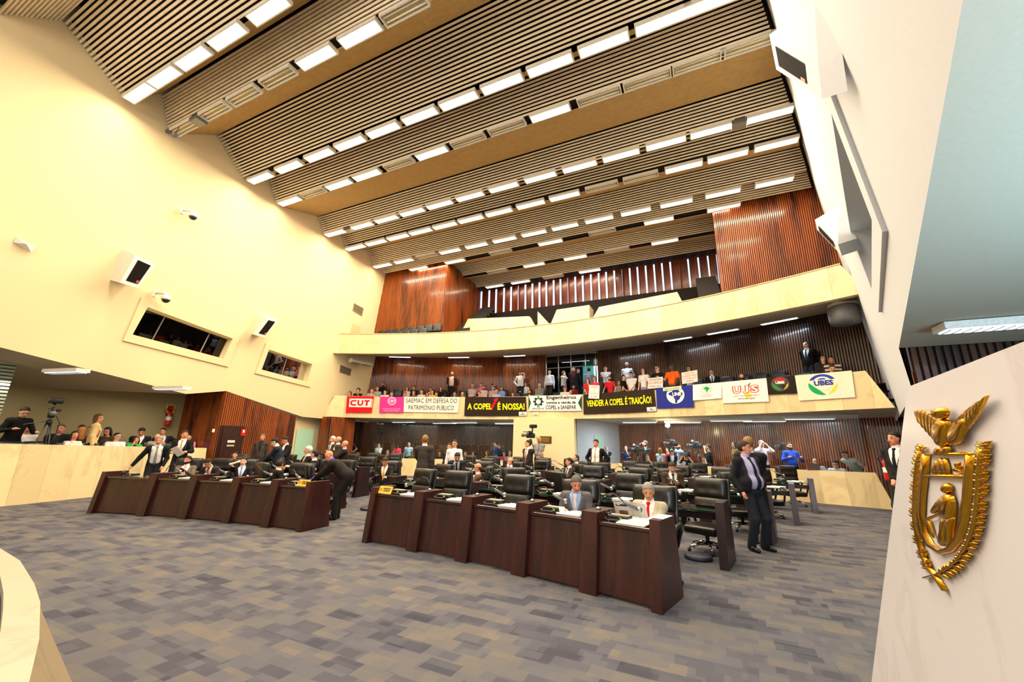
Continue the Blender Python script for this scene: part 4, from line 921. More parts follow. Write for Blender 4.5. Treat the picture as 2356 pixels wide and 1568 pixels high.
# ---------------------------------------------------------------- who is in the hall
def seatat(t, extra=.03, turn=0):
    """bring the nearest chair under a seated person"""
    f = Vector((-math.sin(t.rotation_euler.z), math.cos(t.rotation_euler.z), 0)); q = t.location+f*extra
    free = [c for c in chair_used if not c.get('_t')]; c = min(free, key=lambda c: (c.location-q).length)
    if (c.location-q).length > 1.0: c = dup(CH, q, 0, 'leather swivel chair under the '+' '.join(t['label'].split(',')[0].split()[:11]), 'leather swivel chairs at the desks'); chair_used.append(c)
    c.location = (q.x, q.y, 0); c.rotation_euler = (0, 0, t.rotation_euler.z-PI+turn); c['_t'] = 1
def arc(px, py, fn, off):
    y = 17.
    for _ in range(30): p = aty(px, py, y); y = fn(p.x)+off
    return y
BK, CH_, GR, NV, BRN = '#161517', '#2a2a2e', '#4b4b50', '#1a2238', '#2e241c'
def A(label, px, py, y, face=15, **k):
    s = k.get('sit'); t = person(label, (px, py), y, face, **k)
    if s: seatat(t)
    return t
# front desks, right half
newsman = A('man in beige suit and red tie reading a newspaper at the front desk', 1492, 1131, 5.8, -8, sit=True, hp=18, hy=10, arms=((-.02,.4,.9), (.3,.36,.88)), top=('suit','#b8a98c','#efe8e0','#c3131a'), legs='#a3967c', hair=('short','g'), skin='m', lod=0, fat=.04)
writer = A('grey-haired man in grey suit reading papers at the front desk', 1326, 1113, 5.95, 5, sit=True, lean=14, hp=18, hy=20, arms=((-.1,.46,.82), (.1,.44,.82)), top=('suit','#5b5557','#9db4d8','#e8d3c4'), legs='#3c393c', hair=('short','gr'), skin='r', lod=0, fat=.02)
tall = A('tall man standing with open dark jacket over lilac shirt and jeans', 1713, 1031, 8.4, 38, hy=42, lean=-5, arms=('hips', (.26,.08,.93)), top=('open','#15151a','#aaa4c4','#1a1a26'), legs='#20232b', hair=('short','b'), skin='r', lod=0, fat=.07, spread=.13)
A('dark-suited person standing turned away behind the tall man in jeans', 1722, 1021, 8.9, 160, hy=15, arms=('front','front'), top=('suit','#141416','#d8d4cc',None), legs='#1c1c20', shoes='#4a2a16', hair=('short','bl'), skin='l', lod=1, fat=.03)
# aisle and second row
bald = A('bald man in dark suit bending over the end of the left desks', 757, 1049, 6.75, -62, lean=50, hp=8, arms=((-.18,.62,.86), (.1,.68,.84)), top=('suit','#221a16','#3d48d0',None), legs='#211c1b', hair=('bald','k'), skin='r', lod=0, glasses='#4a2a18', fat=.02)
A('man in dark suit and gold tie seated across the aisle with a phone', 886, 1062, 8.75, 22, sit=True, lean=6, hp=22, arms=((-.2,.5,.83), (.14,.34,.86)), top=('suit','#1d1715','#efe4dc','#cf9440'), hair=('short','b'), skin='r', lod=0, fat=.05)
A('fair-haired man standing with his back turned in grey suit, hand held out', 978, 1012, 9.3, 195, hy=25, arms=((-.3,.42,1.1), 'down'), top=('suit','#3b342f','#efece6',None), legs='#3a3430', hair=('short','bl'), skin='r', lod=0)
A('bearded man in dark suit leaning over a desk with dotted tie', 1052, 1052, 8.9, 20, lean=38, hp=12, hy=18, arms=((-.2,.5,.86), (.22,.3,.95)), top=('suit','#161210','#c9c4c8','#1c2236'), hair=('short','k'), skin='r', beard='b', lod=0)
A('elderly man in brown jacket and glasses seated facing left', 1099, 1078, 8.6, -62, sit=True, arms=('desk','desk'), top=('suit','#6b5138','#efe6de',None), hair=('fringe','br'), skin='r', glasses='#1a1210', lod=1, fat=.06)
A('man in brown suit with glasses typing on a phone with both hands', 1547, 1075, 10.45, 12, sit=True, lean=10, hp=22, arms=((-.06,.4,.88), (.08,.4,.87)), top=('suit','#3a2a1a','#e8e4e0','#123c30'), hair=('short','b'), skin='r', glasses='#c9c4b8', lod=0, fat=.05)
A('balding man with hand at his mouth seated by the cream pier', 1174, 1062, 11.2, -20, sit=True, hy=-15, arms=('chin','desk'), top=('suit','#1c1614','#efeaf0','#1a1c2a'), hair=('fringe','k'), skin='r', lod=1)
A('man in dark suit with rose tie standing before the cream pier', 1215, 1021, 12.6, -30, hy=-25, arms=('front','front'), top=('suit','#2a211d','#f1e2e0','#a86a66'), legs='#1d2026', hair=('short','k'), skin='l', lod=1)
A('bald cameraman in grey polo beside the tripod at the cream pier', 1240, 1011, 16.9, 5, arms=('front','front'), top=('polo','#8e8c8a'), legs='#3a3d46', hair=('bald','k'), skin='r', lod=1, fat=.05)
A('man with short dark hair seated looking left in the middle rows', 1309, 1063, 11.4, -40, sit=True, hy=-20, arms=('desk','lap'), top=('suit','#33271f','#dcdbe6','#1e2338'), hair=('short','k'), skin='r', lod=1)
A('grey-bearded man in dark suit seated behind the middle rows', 1325, 1055, 13.1, -35, sit=True, hy=-15, arms=('desk','desk'), top=('suit','#25211f','#eee8e6','#22232c'), hair=('receding','b'), beard='g', skin='r', lod=1)
A('stout man in black suit and red striped tie with hands on hips', 1371, 1020, 13.4, -8, hp=5, arms=('hips','hips'), top=('open','#15110f','#efd9cf','/#8f2a22'), hair=('short','k'), skin='r', lod=1, fat=.05)
A('man in dark suit standing behind the leaning man, face half hidden', 1034, 1028, 11.5, 15, arms=('front','front'), top=('suit','#2b221c','#cfc8c0','#3a2a20'), hair=('short','b'), skin='r', lod=1)
A('man with thin glasses and dark tie standing behind the leaning man', 1046, 1021, 10.8, 18, arms=('down','down'), top=('shirt','#ece8e2'), hair=('short','k'), skin='l', glasses='#2a2018', lod=1)
# left desks
A('silver-haired man in dark suit and striped tie leaning on the leftmost desk', 366, 1013, 6.35, 62, lean=17, hy=-6, side=0, arms=((.0,.0,.0) if False else (-.2,.15,.9), (.5,.05,.86)), top=('open','#121214','#f0ece6','/#26283a'), hair=('short','g'), skin='r', lod=0)
paperman = A('man in dark suit and olive tie standing with a sheet of paper', 425, 1000, 7.6, 48, hy=22, arms=((-.22,.36,1.16), (.14,.32,1.14)), top=('suit','#141214','#f0ebe8','#bb9a58'), hair=('short','b'), skin='r', lod=0)
A('bearded man in taupe suit seated holding a phone before him', 430, 1066, 6.35, 50, sit=True, lean=-6, hy=-28, arms=((-.1,.32,.96), (.02,.34,.97)), top=('suit','#6b5c50','#f0d8d4','#d09a94'), hair=('short','k'), beard='k', skin='r', lod=0, fat=.05)
A('man in charcoal suit and coral tie bowing his head over the desk', 478, 1065, 6.5, 25, sit=True, lean=22, hp=30, hy=-15, arms=((-.16,.45,.82), (.14,.44,.82)), top=('suit','#2b2624','#ead9d4','#b0503c'), hair=('short','k'), skin='r', lod=0)
A('smiling man in dark suit holding a hand to his ear', 558, 1073, 6.9, 48, sit=True, hy=-4, arms=('rest','ear'), top=('suit','#17151a','#f0ecf2','#7e86b4'), hair=('short','k'), skin='p', lod=0, fat=.03)
A('man in dark suit and pale pink tie seated in the second row, left half', 541, 1047, 9.0, 30, sit=True, arms=('lap','lap'), top=('suit','#191416','#efe6ee','#d9a6c0'), hair=('short','k'), skin='r', lod=1)
A('man in grey suit standing stiffly before the timber wall', 604, 1006, 10.5, 35, arms=('down','down'), top=('suit','#3d352e','#2c2c30','#1d1d20'), legs='#26221f', hair=('short','gr'), skin='r', lod=1)
A('man in navy suit bending his head, one arm stretched toward a desk', 632, 1017, 8.3, -45, lean=14, hp=24, arms=((.0,.5,.98), (.26,.12,.9)), top=('suit','#1d2334','#ece8ec','#a9a4b4'), legs='#1a1f2e', hair=('short','k'), skin='p', lod=0, fat=.03)
A('man in dark suit looking down behind the navy-suited man', 656, 1013, 9.2, -10, hp=25, arms=('phone','phone'), top=('suit','#17131a','#e8e2da',None), hair=('short','k'), skin='r', lod=1)
A('dark-haired man seated with his back turned among the left desks', 644, 1068, 6.75, 165, sit=True, lean=10, hy=40, arms=('face','rest'), top=('suit','#1c1613','#e8e4e0',None), hair=('short','b'), skin='r', lod=0, fat=.05)
A('white-haired man with glasses and pink tie seated near the pillar', 709, 1036, 9.0, -25, sit=True, hy=-25, arms=('desk','desk'), top=('suit','#15130f','#f2dcd8','#d99a94'), hair=('short','w'), skin='l', glasses='#b0a898', lod=1)
A('young man in dark suit with purple tie seated in profile', 724, 1046, 8.35, -50, sit=True, hy=-20, arms=('desk','desk'), top=('suit','#181416','#f1ecf0','#3a2038'), hair=('short','k'), skin='l', lod=1)
A('bald man in dark suit and blue tie holding a microphone to his face', 793, 1022, 9.4, -48, hy=-10, arms=((-.12,.3,1.45), 'down'), top=('suit','#1f1815','#b4bfe4','#4a5aa4'), hair=('bald','g'), skin='r', lod=1, fat=.05)
A('grey-goateed man with bald crown and green tie, hand raised', 778, 1012, 10.75, -40, arms=('down', (.1,.3,1.25)), top=('suit','#3c3029','#f0efe6','#9ab04e'), hair=('fringe','g'), beard='g', skin='r', lod=1)
A('white-haired man with glasses standing behind the speaker', 765, 1011, 11.2, -10, arms=('down','down'), top=('suit','#3a322c','#e9e4da','#2a2a2e'), hair=('short','w'), skin='r', lod=1)
A('bearded man in purple polo shirt standing with hand on hip', 806, 1012, 16.6, 25, arms=('hips','down'), top=('polo','#40202c'), hair=('short','k'), beard='k', skin='l', lod=1, fat=.03)
A('guard in black suit with earpiece standing by the lectern', 2057, 1010, 11.0, -55, hy=-10, arms=('front','front'), top=('suit','#121110','#e8e4de','#151518'), hair=('short','k'), skin='r', lod=1)
# press room behind the glass: (label, px, py, metres behind the parapet, facing, options)
def Pr(label, px, py, off, face, **k):
    off = .95 if k.get('sit') else max(off, .9)+(.65 if k.get('lean', 0) < 40 else 0)
    if k.get('sit'): k.setdefault('legs', BK)
    return person(label, (px, py), arc(px, py, yP, off), face, **k)
J = lambda *c: ('suit',)+c
for a in [
 ('man in dark suit and blue shirt behind the glass, next to the striped tie', 1395, 1032, .8, 10, dict(arms=('crossed','crossed'), top=J(CH_,'#8fb2d8','#2a4a78'), hair=('short','g'))),
 ('man in navy polo with crossed arms and hand on chin', 1440, 1032, 1.2, 5, dict(arms=('chin','crossed'), top=('polo','#2b3564'), hair=('short','g'), legs='#232a44')),
 ('bearded cameraman in dark shirt looking over his camera', 1484, 1021, 1.3, -35, dict(arms=('cam','cam'), top=('tee','#24303a'), hair=('curly','gr'), beard='b')),
 ('woman with long blond hair seen from behind in pale blue blouse', 1519, 1036, 1.0, 170, dict(sex='f', arms=('front','front'), top=('shirt','#b9d0ea'), hair=('long','bl'), legs='#5a6478')),
 ('blond woman seated low behind the parapet, head tilted', 1523, 1061, .7, 20, dict(sex='f', sit=True, side=8, arms=('chin','lap'), top=('blouse','#8a7a52'), hair=('long','bl'))),
 ('man in dark suit bending his head among the cameramen', 1546, 1045, .9, 10, dict(lean=14, hp=20, arms=('front','front'), top=J('#1b1d26','#dfe2ea',None), hair=('short','k'))),
 ('bearded cameraman in blue shirt peering past his camera', 1562, 1026, 1.4, -60, dict(arms=('cam','cam'), top=('shirt','#8fa6c4'), hair=('short','b'), beard='b')),
 ('cameraman in black at the tall tripod camera', 1628, 1028, 1.3, -60, dict(arms=('cam','hold'), top=('tee','#10161a'), hair=('curly','k'), skin='m')),
 ('man in dark suit seated behind the parapet with hand over his face', 1620, 1057, .6, -15, dict(sit=True, arms=('face','desk'), top=J('#1a1b20','#dfe4ec','#30343c'), hair=('short','k'))),
 ('dark-haired woman in brown top standing in profile', 1690, 1023, 1.0, -70, dict(sex='f', arms=('front','front'), top=('shirt','#6d5228'), hair=('bob','k'))),
 ('photographer in pale cap raising a camera to his eye', 1752, 1021, 1.2, 10, dict(arms=('cam','cam'), top=('shirt','#d8bfc0'), hair=('short','w'), hat='#8a8e96')),
 ('bearded cameraman in bright blue shirt with badge behind the glass', 1817, 1026, 1.1, 15, dict(arms=('hold','hold'), top=('shirt','#1f49b8'), hair=('short','k'), beard='k', fat=.03)),
 ('bald man in pale shirt seated at a laptop, cheek on his hand', 1876, 1063, .7, 0, dict(sit=True, side=10, arms=('desk','chin'), top=('shirt','#c4d2e4'), hair=('bald','k'), beard='rd')),
 ('man in grey polo leaning down over the parapet desk', 1944, 1046, .9, -50, dict(lean=48, hp=5, arms=('down','hips'), top=('polo','#a6a8a4'), hair=('short','k'), skin='m')),
 ('person in white shirt crouched beside the leaning man in grey polo', 1922, 1068, .7, -20, dict(sit=True, lean=35, arms=('desk','desk'), top=('shirt','#d8dce6'), hair=('short','b'))),
 ('fair woman seated low beside the cameraman with the long lens', 1490, 1052, .7, 20, dict(sex='f', sit=True, arms=('chin','lap'), top=('blouse','#3a3440'), hair=('bob','bl'))),
 ('young woman with brown hair seated looking left among cameramen', 1566, 1051, .7, -45, dict(sex='f', sit=True, arms=('lap','lap'), top=('blouse','#c9c4c8'), hair=('long','br'))),
 ('woman in red top half hidden behind the blond woman', 1535, 1035, 1.8, -20, dict(sex='f', arms=('cam','down'), top=('blouse','#b01a22'), hair=('bob','k'))),
 ('photographer with dark camera bag crouching low at the parapet', 1577, 1048, 1.1, 0, dict(sit=True, arms=('cam','cam'), top=('tee','#14161c'), hair=('short','k'))),
 ('grey-haired woman in white cardigan with bag strap standing behind glass', 871, 1026, .8, 30, dict(sex='f', arms=('front','front'), top=('coat','#dfe2e6','#c9ccd2'), hair=('bob','g'), fat=.03)),
 ('woman with long grey hair seated behind the left parapet', 891, 1041, .5, 30, dict(sex='f', sit=True, arms=('lap','lap'), top=('blouse','#8d8878'), hair=('long','g'))),
 ('person in bright coral blouse looking down behind the glass', 914, 1027, .8, 25, dict(sex='f', hp=25, arms=('phone','phone'), top=('shirt','#e2415a'), hair=('short','k'), skin='d')),
 ('white-haired man in sky blue shirt with a strap across', 941, 1023, .9, 30, dict(arms=('down','down'), top=('shirt','#a6cdea'), hair=('short','g'), skin='l')),
 ('small brown-haired person seated before the sky blue shirt', 948, 1044, .5, 20, dict(sit=True, hp=15, arms=('lap','lap'), top=('tee','#6a5c48'), hair=('bob','br'), skin='m')),
 ('dark-haired person peeking over the parapet behind the grey suit', 1011, 1044, .6, 20, dict(sit=True, arms=('lap','lap'), top=('tee','#383038'), hair=('short','k'), skin='m')),
 ('woman with glasses and ponytail in white blouse seated in profile', 1090, 1043, .6, -45, dict(sex='f', sit=True, arms=('desk','desk'), top=('shirt','#e6e8ee'), hair=('pony','b'), glasses='#1a1a1a')),
 ('woman with curly brown hair seated at a laptop behind the parapet', 1121, 1042, .6, -40, dict(sex='f', sit=True, arms=('desk','desk'), top=('blouse','#6d7a4a'), hair=('long','br'))),
 ('man in navy jacket bending down behind the parapet', 1147, 1026, .8, -30, dict(lean=18, hp=25, arms=('phone','front'), top=('coat','#141a2c','#1c2438'), hair=('short','k'))),
 ('dark-haired man half hidden behind the navy jacket', 1139, 1021, 1.3, -40, dict(hp=20, arms=('down','down'), top=('shirt','#24406a'), hair=('short','k'))),
 ('dark-haired woman in hot pink top seated beside the pier', 1160, 1043, .6, 15, dict(sex='f', sit=True, arms=('chin','lap'), top=('blouse','#e0287e'), hair=('long','k'), skin='m')),
 ('pale person in headphones seated beside the pier', 1173, 1043, .8, 0, dict(sit=True, arms=('lap','lap'), top=('tee','#b8c6cc'), hair=('short','g'))),
 ('small fair-haired head just above the parapet by the middle chairs', 1070, 1049, .5, 10, dict(sit=True, arms=('lap','lap'), top=('tee','#5c6a70'), hair=('bob','bl'))),
]: Pr(*a[:5], lod=2, **a[5])
# side gallery on the left
for a in [
 ('television operator in black with headset standing at his camera', 58, 942, -16.3, 105, dict(lean=12, hp=18, hy=-10, arms=((-.2,.4,1.15), 'hold'), top=('shirt','#0e0e10'), legs='#121214', hair=('short','k'), glasses='#1a1a1a', lod=1)),
 ('man in white printed tee shirt with crossed arms behind the camera', 68, 975, -17.4, 80, dict(sit=True, arms=('crossed','crossed'), top=('tee','#e6e0da'), legs='#2a3a5a', hair=('short','k'), skin='r', hp=10, lod=1)),
 ('grey-haired man in dark jacket looking up in the side gallery', 143, 974, -17.4, 60, dict(sit=True, arms=('lap','lap'), top=('coat','#1d1c1e','#2a2a2c'), hair=('short','gr'), skin='r', lod=1)),
 ('dark-haired woman in patterned blouse turning to the right', 172, 1001, -15.9, 110, dict(sex='f', sit=True, hy=-20, arms=('desk','desk'), top=('blouse','#d8cfc4'), hair=('bob','k'), skin='r', lod=1, mp=1)),
 ('woman in cream jacket with tan backpack standing turned away', 227, 962, -16.2, 160, dict(sex='f', hy=-30, arms=('down','down'), top=('coat','#d9b982','#cfa870'), legs='#1a1616', hair=('long','br'), skin='r', lod=1)),
 ('man half hidden behind the woman with the backpack', 190, 977, -17.75, 60, dict(sit=True, arms=('lap','lap'), top=('tee','#3a302a'), hair=('short','k'), skin='r', lod=1)),
 ('dark-haired woman seated just behind the cream jacket', 247, 992, -17.65, 40, dict(sex='f', sit=True, hp=20, arms=('lap','lap'), top=('blouse','#4a3a30'), hair=('long','k'), skin='r', lod=2)),
 ('middle-aged man in white tee shirt with glasses resting an arm', 270, 1004, -16.1, 75, dict(sit=True, hy=35, arms=('desk','desk'), top=('tee','#efe2de'), hair=('short','k'), skin='l', glasses='#3a3a3a', lod=1, fat=.03)),
 ('woman in bright green jacket with hand on her cheek', 314, 1012, -16.2, 65, dict(sex='f', sit=True, side=-8, arms=('lap','chin'), top=('coat','#1d9a3e','#2a2a20'), hair=('long','b'), skin='r', lod=1)),
 ('man in dark suit bowing his head in the back row of the side gallery', 327, 988, -17.6, 60, dict(sit=True, hp=28, arms=('lap','lap'), top=J('#16161a','#e8e4e4',None), hair=('short','k'), skin='r', lod=1)),
 ('young man with arm stretched along the seats under the extinguisher', 375, 993, -17.55, 60, dict(sit=True, hy=-10, side=8, arms=((-.6,.05,.95), 'lap'), top=J('#1c1c20','#d8dae4','#4a5a80'), hair=('short','k'), skin='r', lod=1)),
 ('balding man in beige jacket half hidden by the silver-haired man', 362, 1006, -16.2, 55, dict(sit=True, arms=('lap','lap'), top=('coat','#8a8068','#8a8f98'), hair=('fringe','k'), skin='r', lod=1)),
 ('man in pink shirt seated behind the man with the paper', 435, 1006, -16.6, 60, dict(sit=True, arms=('desk','desk'), top=('shirt','#e58ac0'), hair=('short','b'), skin='p', lod=1)),
]:
    lab, px, py, x, face, k = a; k = dict(k); mp = k.pop('mp', 0); x -= 1.1 if x > -17 else .75
    if mp:
        t_ = NT('patterned_cloth'); v_ = t_.n('TexVoronoi', Scale=26.0); t_.l(t_.coord(), v_.inputs['Vector']); r_ = t_.ramp(v_.outputs[1], [(.25, '#d9cfc4'), (.6, '#e4dcd2'), (.8, '#8a3a34')]); t_.l(r_.outputs[0], t_.b.inputs['Base Color']); k['mat_top'] = t_.m
    person(lab, (px, py), atx(px, py, x), face, ground=.42, **k)
# public in the lower gallery: seated (front row F, back row B), then standing
FR, BR = .95, 1.68
for a in [
 ('long-haired woman seated above the red banner at the far left', 805, 905, 'F', dict(sex='f', top=('blouse','#3a2a26'), hair=('long','rd'), hp=15)),
 ('young man in black tank top, hand at his mouth, near the left wall', 824, 898, 'F', dict(top=('tee','#141214'), arms=('chin','lap'), hair=('curly','k'), skin='m')),
 ('person in pinkish shirt leaning left above the red banner', 856, 899, 'F', dict(top=('tee','#b89a90'), hair=('short','br'), side=-12)),
 ('bald man in pale grey tee shirt bending forward', 868, 896, 'B', dict(top=('tee','#b9b4ae'), lean=10, hp=18, hair=('bald','b'))),
 ('bearded man in black shirt seated highest near the left wall', 881, 884, 'W', dict(top=('shirt','#121014'), hair=('short','k'), beard='k', skin='m')),
 ('man in white tee shirt resting chin above the pink banner', 886, 902, 'F', dict(top=('tee','#e6ddd2'), arms=('chin','desk'), hair=('short','k'))),
 ('grey-haired person low behind the pink banner', 901, 907, 'F', dict(top=('tee','#8a5a46'), hair=('short','g'), lean=12)),
 ('smiling person low above the left end of the white lettered banner', 932, 906, 'F', dict(top=('tee','#5a3a34'), hair=('short','b'), skin='r')),
 ('dark-haired woman in the back row above the white lettered banner', 937, 894, 'B', dict(sex='f', top=('blouse','#d8c9b4'), hair=('long','b'))),
 ('man with fair hair in navy shirt bowing in the back row', 952, 891, 'B', dict(top=('shirt','#161a26'), hair=('curly','br'), hp=25)),
 ('long-haired woman in front of the navy shirt', 952, 903, 'F', dict(sex='f', top=('blouse','#6a4a3c'), hair=('long','br'))),
 ('man in pale tee shirt in the front row above the white lettered banner', 970, 901, 'F', dict(top=('tee','#d2c2b4'), hair=('short','k'))),
 ('brown-haired woman low between two front-row neighbours', 983, 908, 'F', dict(sex='f', top=('blouse','#a06a4a'), hair=('bob','br'))),
 ('woman in the back row with pink scarf', 991, 896, 'B', dict(sex='f', top=('blouse','#c88a94'), hair=('long','k'))),
 ('dark-haired woman in yellow top', 995, 902, 'F', dict(sex='f', top=('blouse','#e0b62c'), hair=('long','k'))),
 ('fair person leaning low beside the yellow top', 1004, 907, 'F', dict(top=('tee','#b58a66'), hair=('short','bl'))),
 ('dark-haired woman in black top sitting upright below the suited man', 1014, 894, 'B', dict(sex='f', top=('tee','#131114'), hair=('bob','k'))),
 ('young man low near the end of the white lettered banner', 1046, 906, 'F', dict(top=('tee','#4a4038'), hair=('short','br'), hp=10)),
 ('bald man low at the end of the white lettered banner', 1064, 906, 'F', dict(top=('tee','#c9a06a'), hair=('bald','b'))),
 ('heavy man in grey striped tee shirt in the back row', 1087, 888, 'B', dict(top=('tee','#cfc8c4'), hair=('bald','k'), skin='m', fat=.06, st=1)),
 ('person in pink beside the striped tee shirt', 1107, 886, 'W', dict(sit=True, top=('tee','#d56a94'), hair=('short','k'))),
 ('man in pale pink shirt with moustache', 1113, 892, 'B', dict(top=('shirt','#e0c2bc'), hair=('short','k'), beard='k')),
 ('man leaning on the rail at the left end of the black banner', 1103, 905, 'F', dict(top=('tee','#c9905a'), hair=('short','b'), arms=('chin','desk'))),
 ('man in blue shirt and dark cap in the back row', 1133, 887, 'W', dict(sit=True, top=('shirt','#3c6cc0'), hair=('short','k'), hat='#23252c')),
 ('man in salmon shirt in the back row over the black banner', 1134, 893, 'B', dict(top=('shirt','#d9a492'), hair=('short','b'))),
 ('bald man in light blue shirt low over the black banner', 1142, 901, 'F', dict(top=('shirt','#a4bce0'), hair=('bald','g'), fat=.04)),
 ('dark-haired woman in pale denim shirt', 1154, 894, 'B', dict(sex='f', top=('shirt','#8aa4d4'), hair=('bob','k'))),
 ('person barely showing over the black banner', 1180, 909, 'F', dict(top=('tee','#4a4a46'), hair=('short','b'), lean=10)),
 ('woman in white blouse sitting with spread arms', 1209, 884, 'W', dict(sit=True, sex='f', top=('shirt','#ece8e4'), hair=('pony','br'), arms=('rest','rest'))),
 ('man with dark beard in green shirt leaning on the rail', 1218, 902, 'F', dict(top=('tee','#1d6a4a'), hair=('short','k'), beard='k', arms=('chin','desk'))),
 ('bald man in black and white checked shirt', 1241, 887, 'B', dict(top=('shirt','#8c8884'), hair=('fringe','k'), fat=.05)),
 ('man in red and white cap low above the engineers banner', 1300, 894, 'F', dict(top=('tee','#e0d8d2'), hair=('short','k'), hat='#c23a34')),
 ('bald man low above the engineers banner', 1313, 902, 'F', dict(top=('tee','#a8553c'), hair=('bald','k'))),
 ('curly-haired man with dark beard in crimson shirt', 1320, 895, 'B', dict(top=('tee','#8f1a26'), hair=('curly','b'), beard='b')),
 ('elderly person in beige seated between red and black tee shirts', 1424, 882, 'B', dict(top=('shirt','#b5a68e'), hair=('short','g'))),
 ('man in dark suit with glasses sitting among the empty seats', 1637, 857, 'B', dict(top=J('#17181c','#d8dae2','#2a2c34'), hair=('short','k'), glasses='#1a1a1a')),
 ('bearded man with brown hair above the broad white banner', 1706, 866, 'F', dict(top=('tee','#6a4a34'), hair=('bob','b'), beard='b')),
 ('woman in dark jacket tilting her head near the right wall', 1894, 826, 'B', dict(sex='f', top=('coat','#2a2224','#4a2a34'), hair=('bob','b'), side=-10)),
 ('man in broadly striped pullover near the right wall', 1913, 828, 'B', dict(top=('shirt','#d8c6b4'), hair=('short','k'), skin='m', fat=.06, st=2)),
 ('person bowing low in front of the striped pullover', 1915, 847, 'F', dict(top=('tee','#3a2a26'), hair=('short','b'), hp=25, lean=10)),
]:
    lab, px, py, row, k = a; k = dict(k); k.setdefault('arms', ('lap','lap')); k.setdefault('sit', True); s_ = k.pop('st', 0)
    if s_ == 1: k['mat_top'] = stripes('striped_cloth', '#d8d0cc', '#6a6468', 14, 2, .6)
    if s_ == 2: k['mat_top'] = stripes('broad_striped_cloth', '#dcc8b6', '#2a2024', 7, 2, .5)
    off, g = {'F': (FR, G0), 'B': (BR, G1), 'W': (2.3, G2)}[row]
    person(lab, (px, py), arc(px, py, yLf, off), face=rr.uniform(0, 25)-px*.012+8, ground=g, lod=2, legs='#22242c', **k)
for a in [
 ('man in open brown suit standing against the left gallery wall', 1040, 860, 2.35, 15, dict(arms=('behind','behind'), top=('open','#4a3c28','#e8c8c0',None), legs='#15140f', hair=('bald','b'), beard='b')),
 ('man in white shirt telephoning, red neckerchief, in the gallery', 1198, 858, 2.2, 10, dict(arms=('ear','hips'), top=('shirt','#e4e4ea','#c0304a'), hair=('short','k'), hat='#1a1c20')),
 ('man in white shirt standing beside the gallery door frame', 1264, 856, 2.2, -5, dict(arms=('down','down'), top=('shirt','#dfe2ec'), legs='#23241c', hair=('short','b'), fat=.05)),
 ('woman in white tee shirt talking in the gallery doorway', 1297, 858, 2.2, 80, dict(sex='f', arms=('down','chin'), top=('tee','#e9e9f0'), legs='#121318', hair=('bob','br'))),
 ('man in dark grey suit with crimson shirt in the gallery doorway', 1320, 850, 2.1, 0, dict(arms=('behind','behind'), top=('suit','#232327','#55101e',None), legs='#1c1c20', hair=('short','b'))),
 ('person in black standing behind the crimson shirt', 1330, 853, 2.6, 60, dict(arms=('down','down'), top=('shirt','#101014'), hair=('bob','k'), skin='m')),
 ('man in grey shirt walking out through the gallery door', 1355, 852, 2.5, 185, dict(arms=('down','hips'), top=('shirt','#8d939f'), legs='#2a2c34', hair=('short','k'))),
 ('man in white tee shirt with folded arms against the right gallery wall', 1393, 848, 2.3, 5, dict(arms=('crossed','crossed'), top=('tee','#d9dce2'), legs='#1a1c24', hair=('short','k'))),
 ('white-haired dark-skinned man in white shirt at the gallery wall', 1442, 840, 2.3, 0, dict(arms=('behind','behind'), top=('shirt','#cfd6e4'), legs='#3a4252', hair=('short','w'), skin='d', fat=.05)),
 ('woman in red top with a hand to her mouth at the rail', 1352, 875, .6, 0, dict(sex='f', arms=('chin','front'), top=('tee','#d8303c'), hair=('long','k'), skin='p')),
 ('woman in bright pink top holding a paper sign over the rail', 1368, 872, .75, -5, dict(sex='f', arms=('desk','desk'), top=('tee','#ee3e66'), hair=('long','br'), skin='p')),
 ('bearded man in red tee shirt leaning on the rail', 1402, 870, .65, -10, dict(lean=10, arms=((-.3,.3,.95), (.28,.3,.95)), top=('tee','#d4252e'), hair=('short','k'), beard='b')),
 ('young man in black tee shirt turned sideways at the rail', 1435, 868, .8, 70, dict(arms=('front','front'), top=('tee','#141316'), hair=('short','k'))),
 ('young man in white tee shirt looking down from the rail', 1451, 862, .7, -15, dict(hp=15, arms=('front','front'), top=('tee','#e8e2e4'), hair=('short','k'))),
 ('woman with long dark hair in white top and grey skirt at the rail', 1480, 853, .7, -20, dict(sex='f', arms=('down','down'), top=('tee','#eee6e0'), legs='~#8d8ca0', hair=('long','k'), skin='p')),
 ('tall young man in black tee shirt with glasses holding a sign', 1512, 848, .8, -25, dict(arms=('hold','hold'), top=('tee','#151418'), hair=('short','k'), glasses='#1a1a1a', skin='p')),
 ('broad dark-skinned man in orange tee shirt with hands on the rail', 1545, 845, .7, -15, dict(lean=4, arms=((-.36,.25,.95), (.36,.22,.95)), top=('tee','#f0661a'), legs='#2a2c34', hair=('short','k'), skin='d', fat=.06)),
 ('woman with dark hair holding a sign before her chest', 1585, 849, .75, -10, dict(sex='f', arms=('hold','hold'), top=('tee','#e4dcd4'), hair=('long','k'), skin='m')),
 ('man in black suit and tie standing by the right gallery wall', 1854, 794, 2.5, -30, dict(hy=-15, arms=('behind','behind'), top=('suit','#101214','#dfe4ea','#2a2e36'), hair=('receding','gr'), skin='p', fat=.03)),
]:
    lab, px, py, off, face, k = a; k.setdefault('legs', '#22242c')
    person(lab, (px, py), arc(px, py, yLf, off), face-px*.01+12, ground=G2 if off > 1.6 else G1 if off > .9 else G0, lod=2, **k)
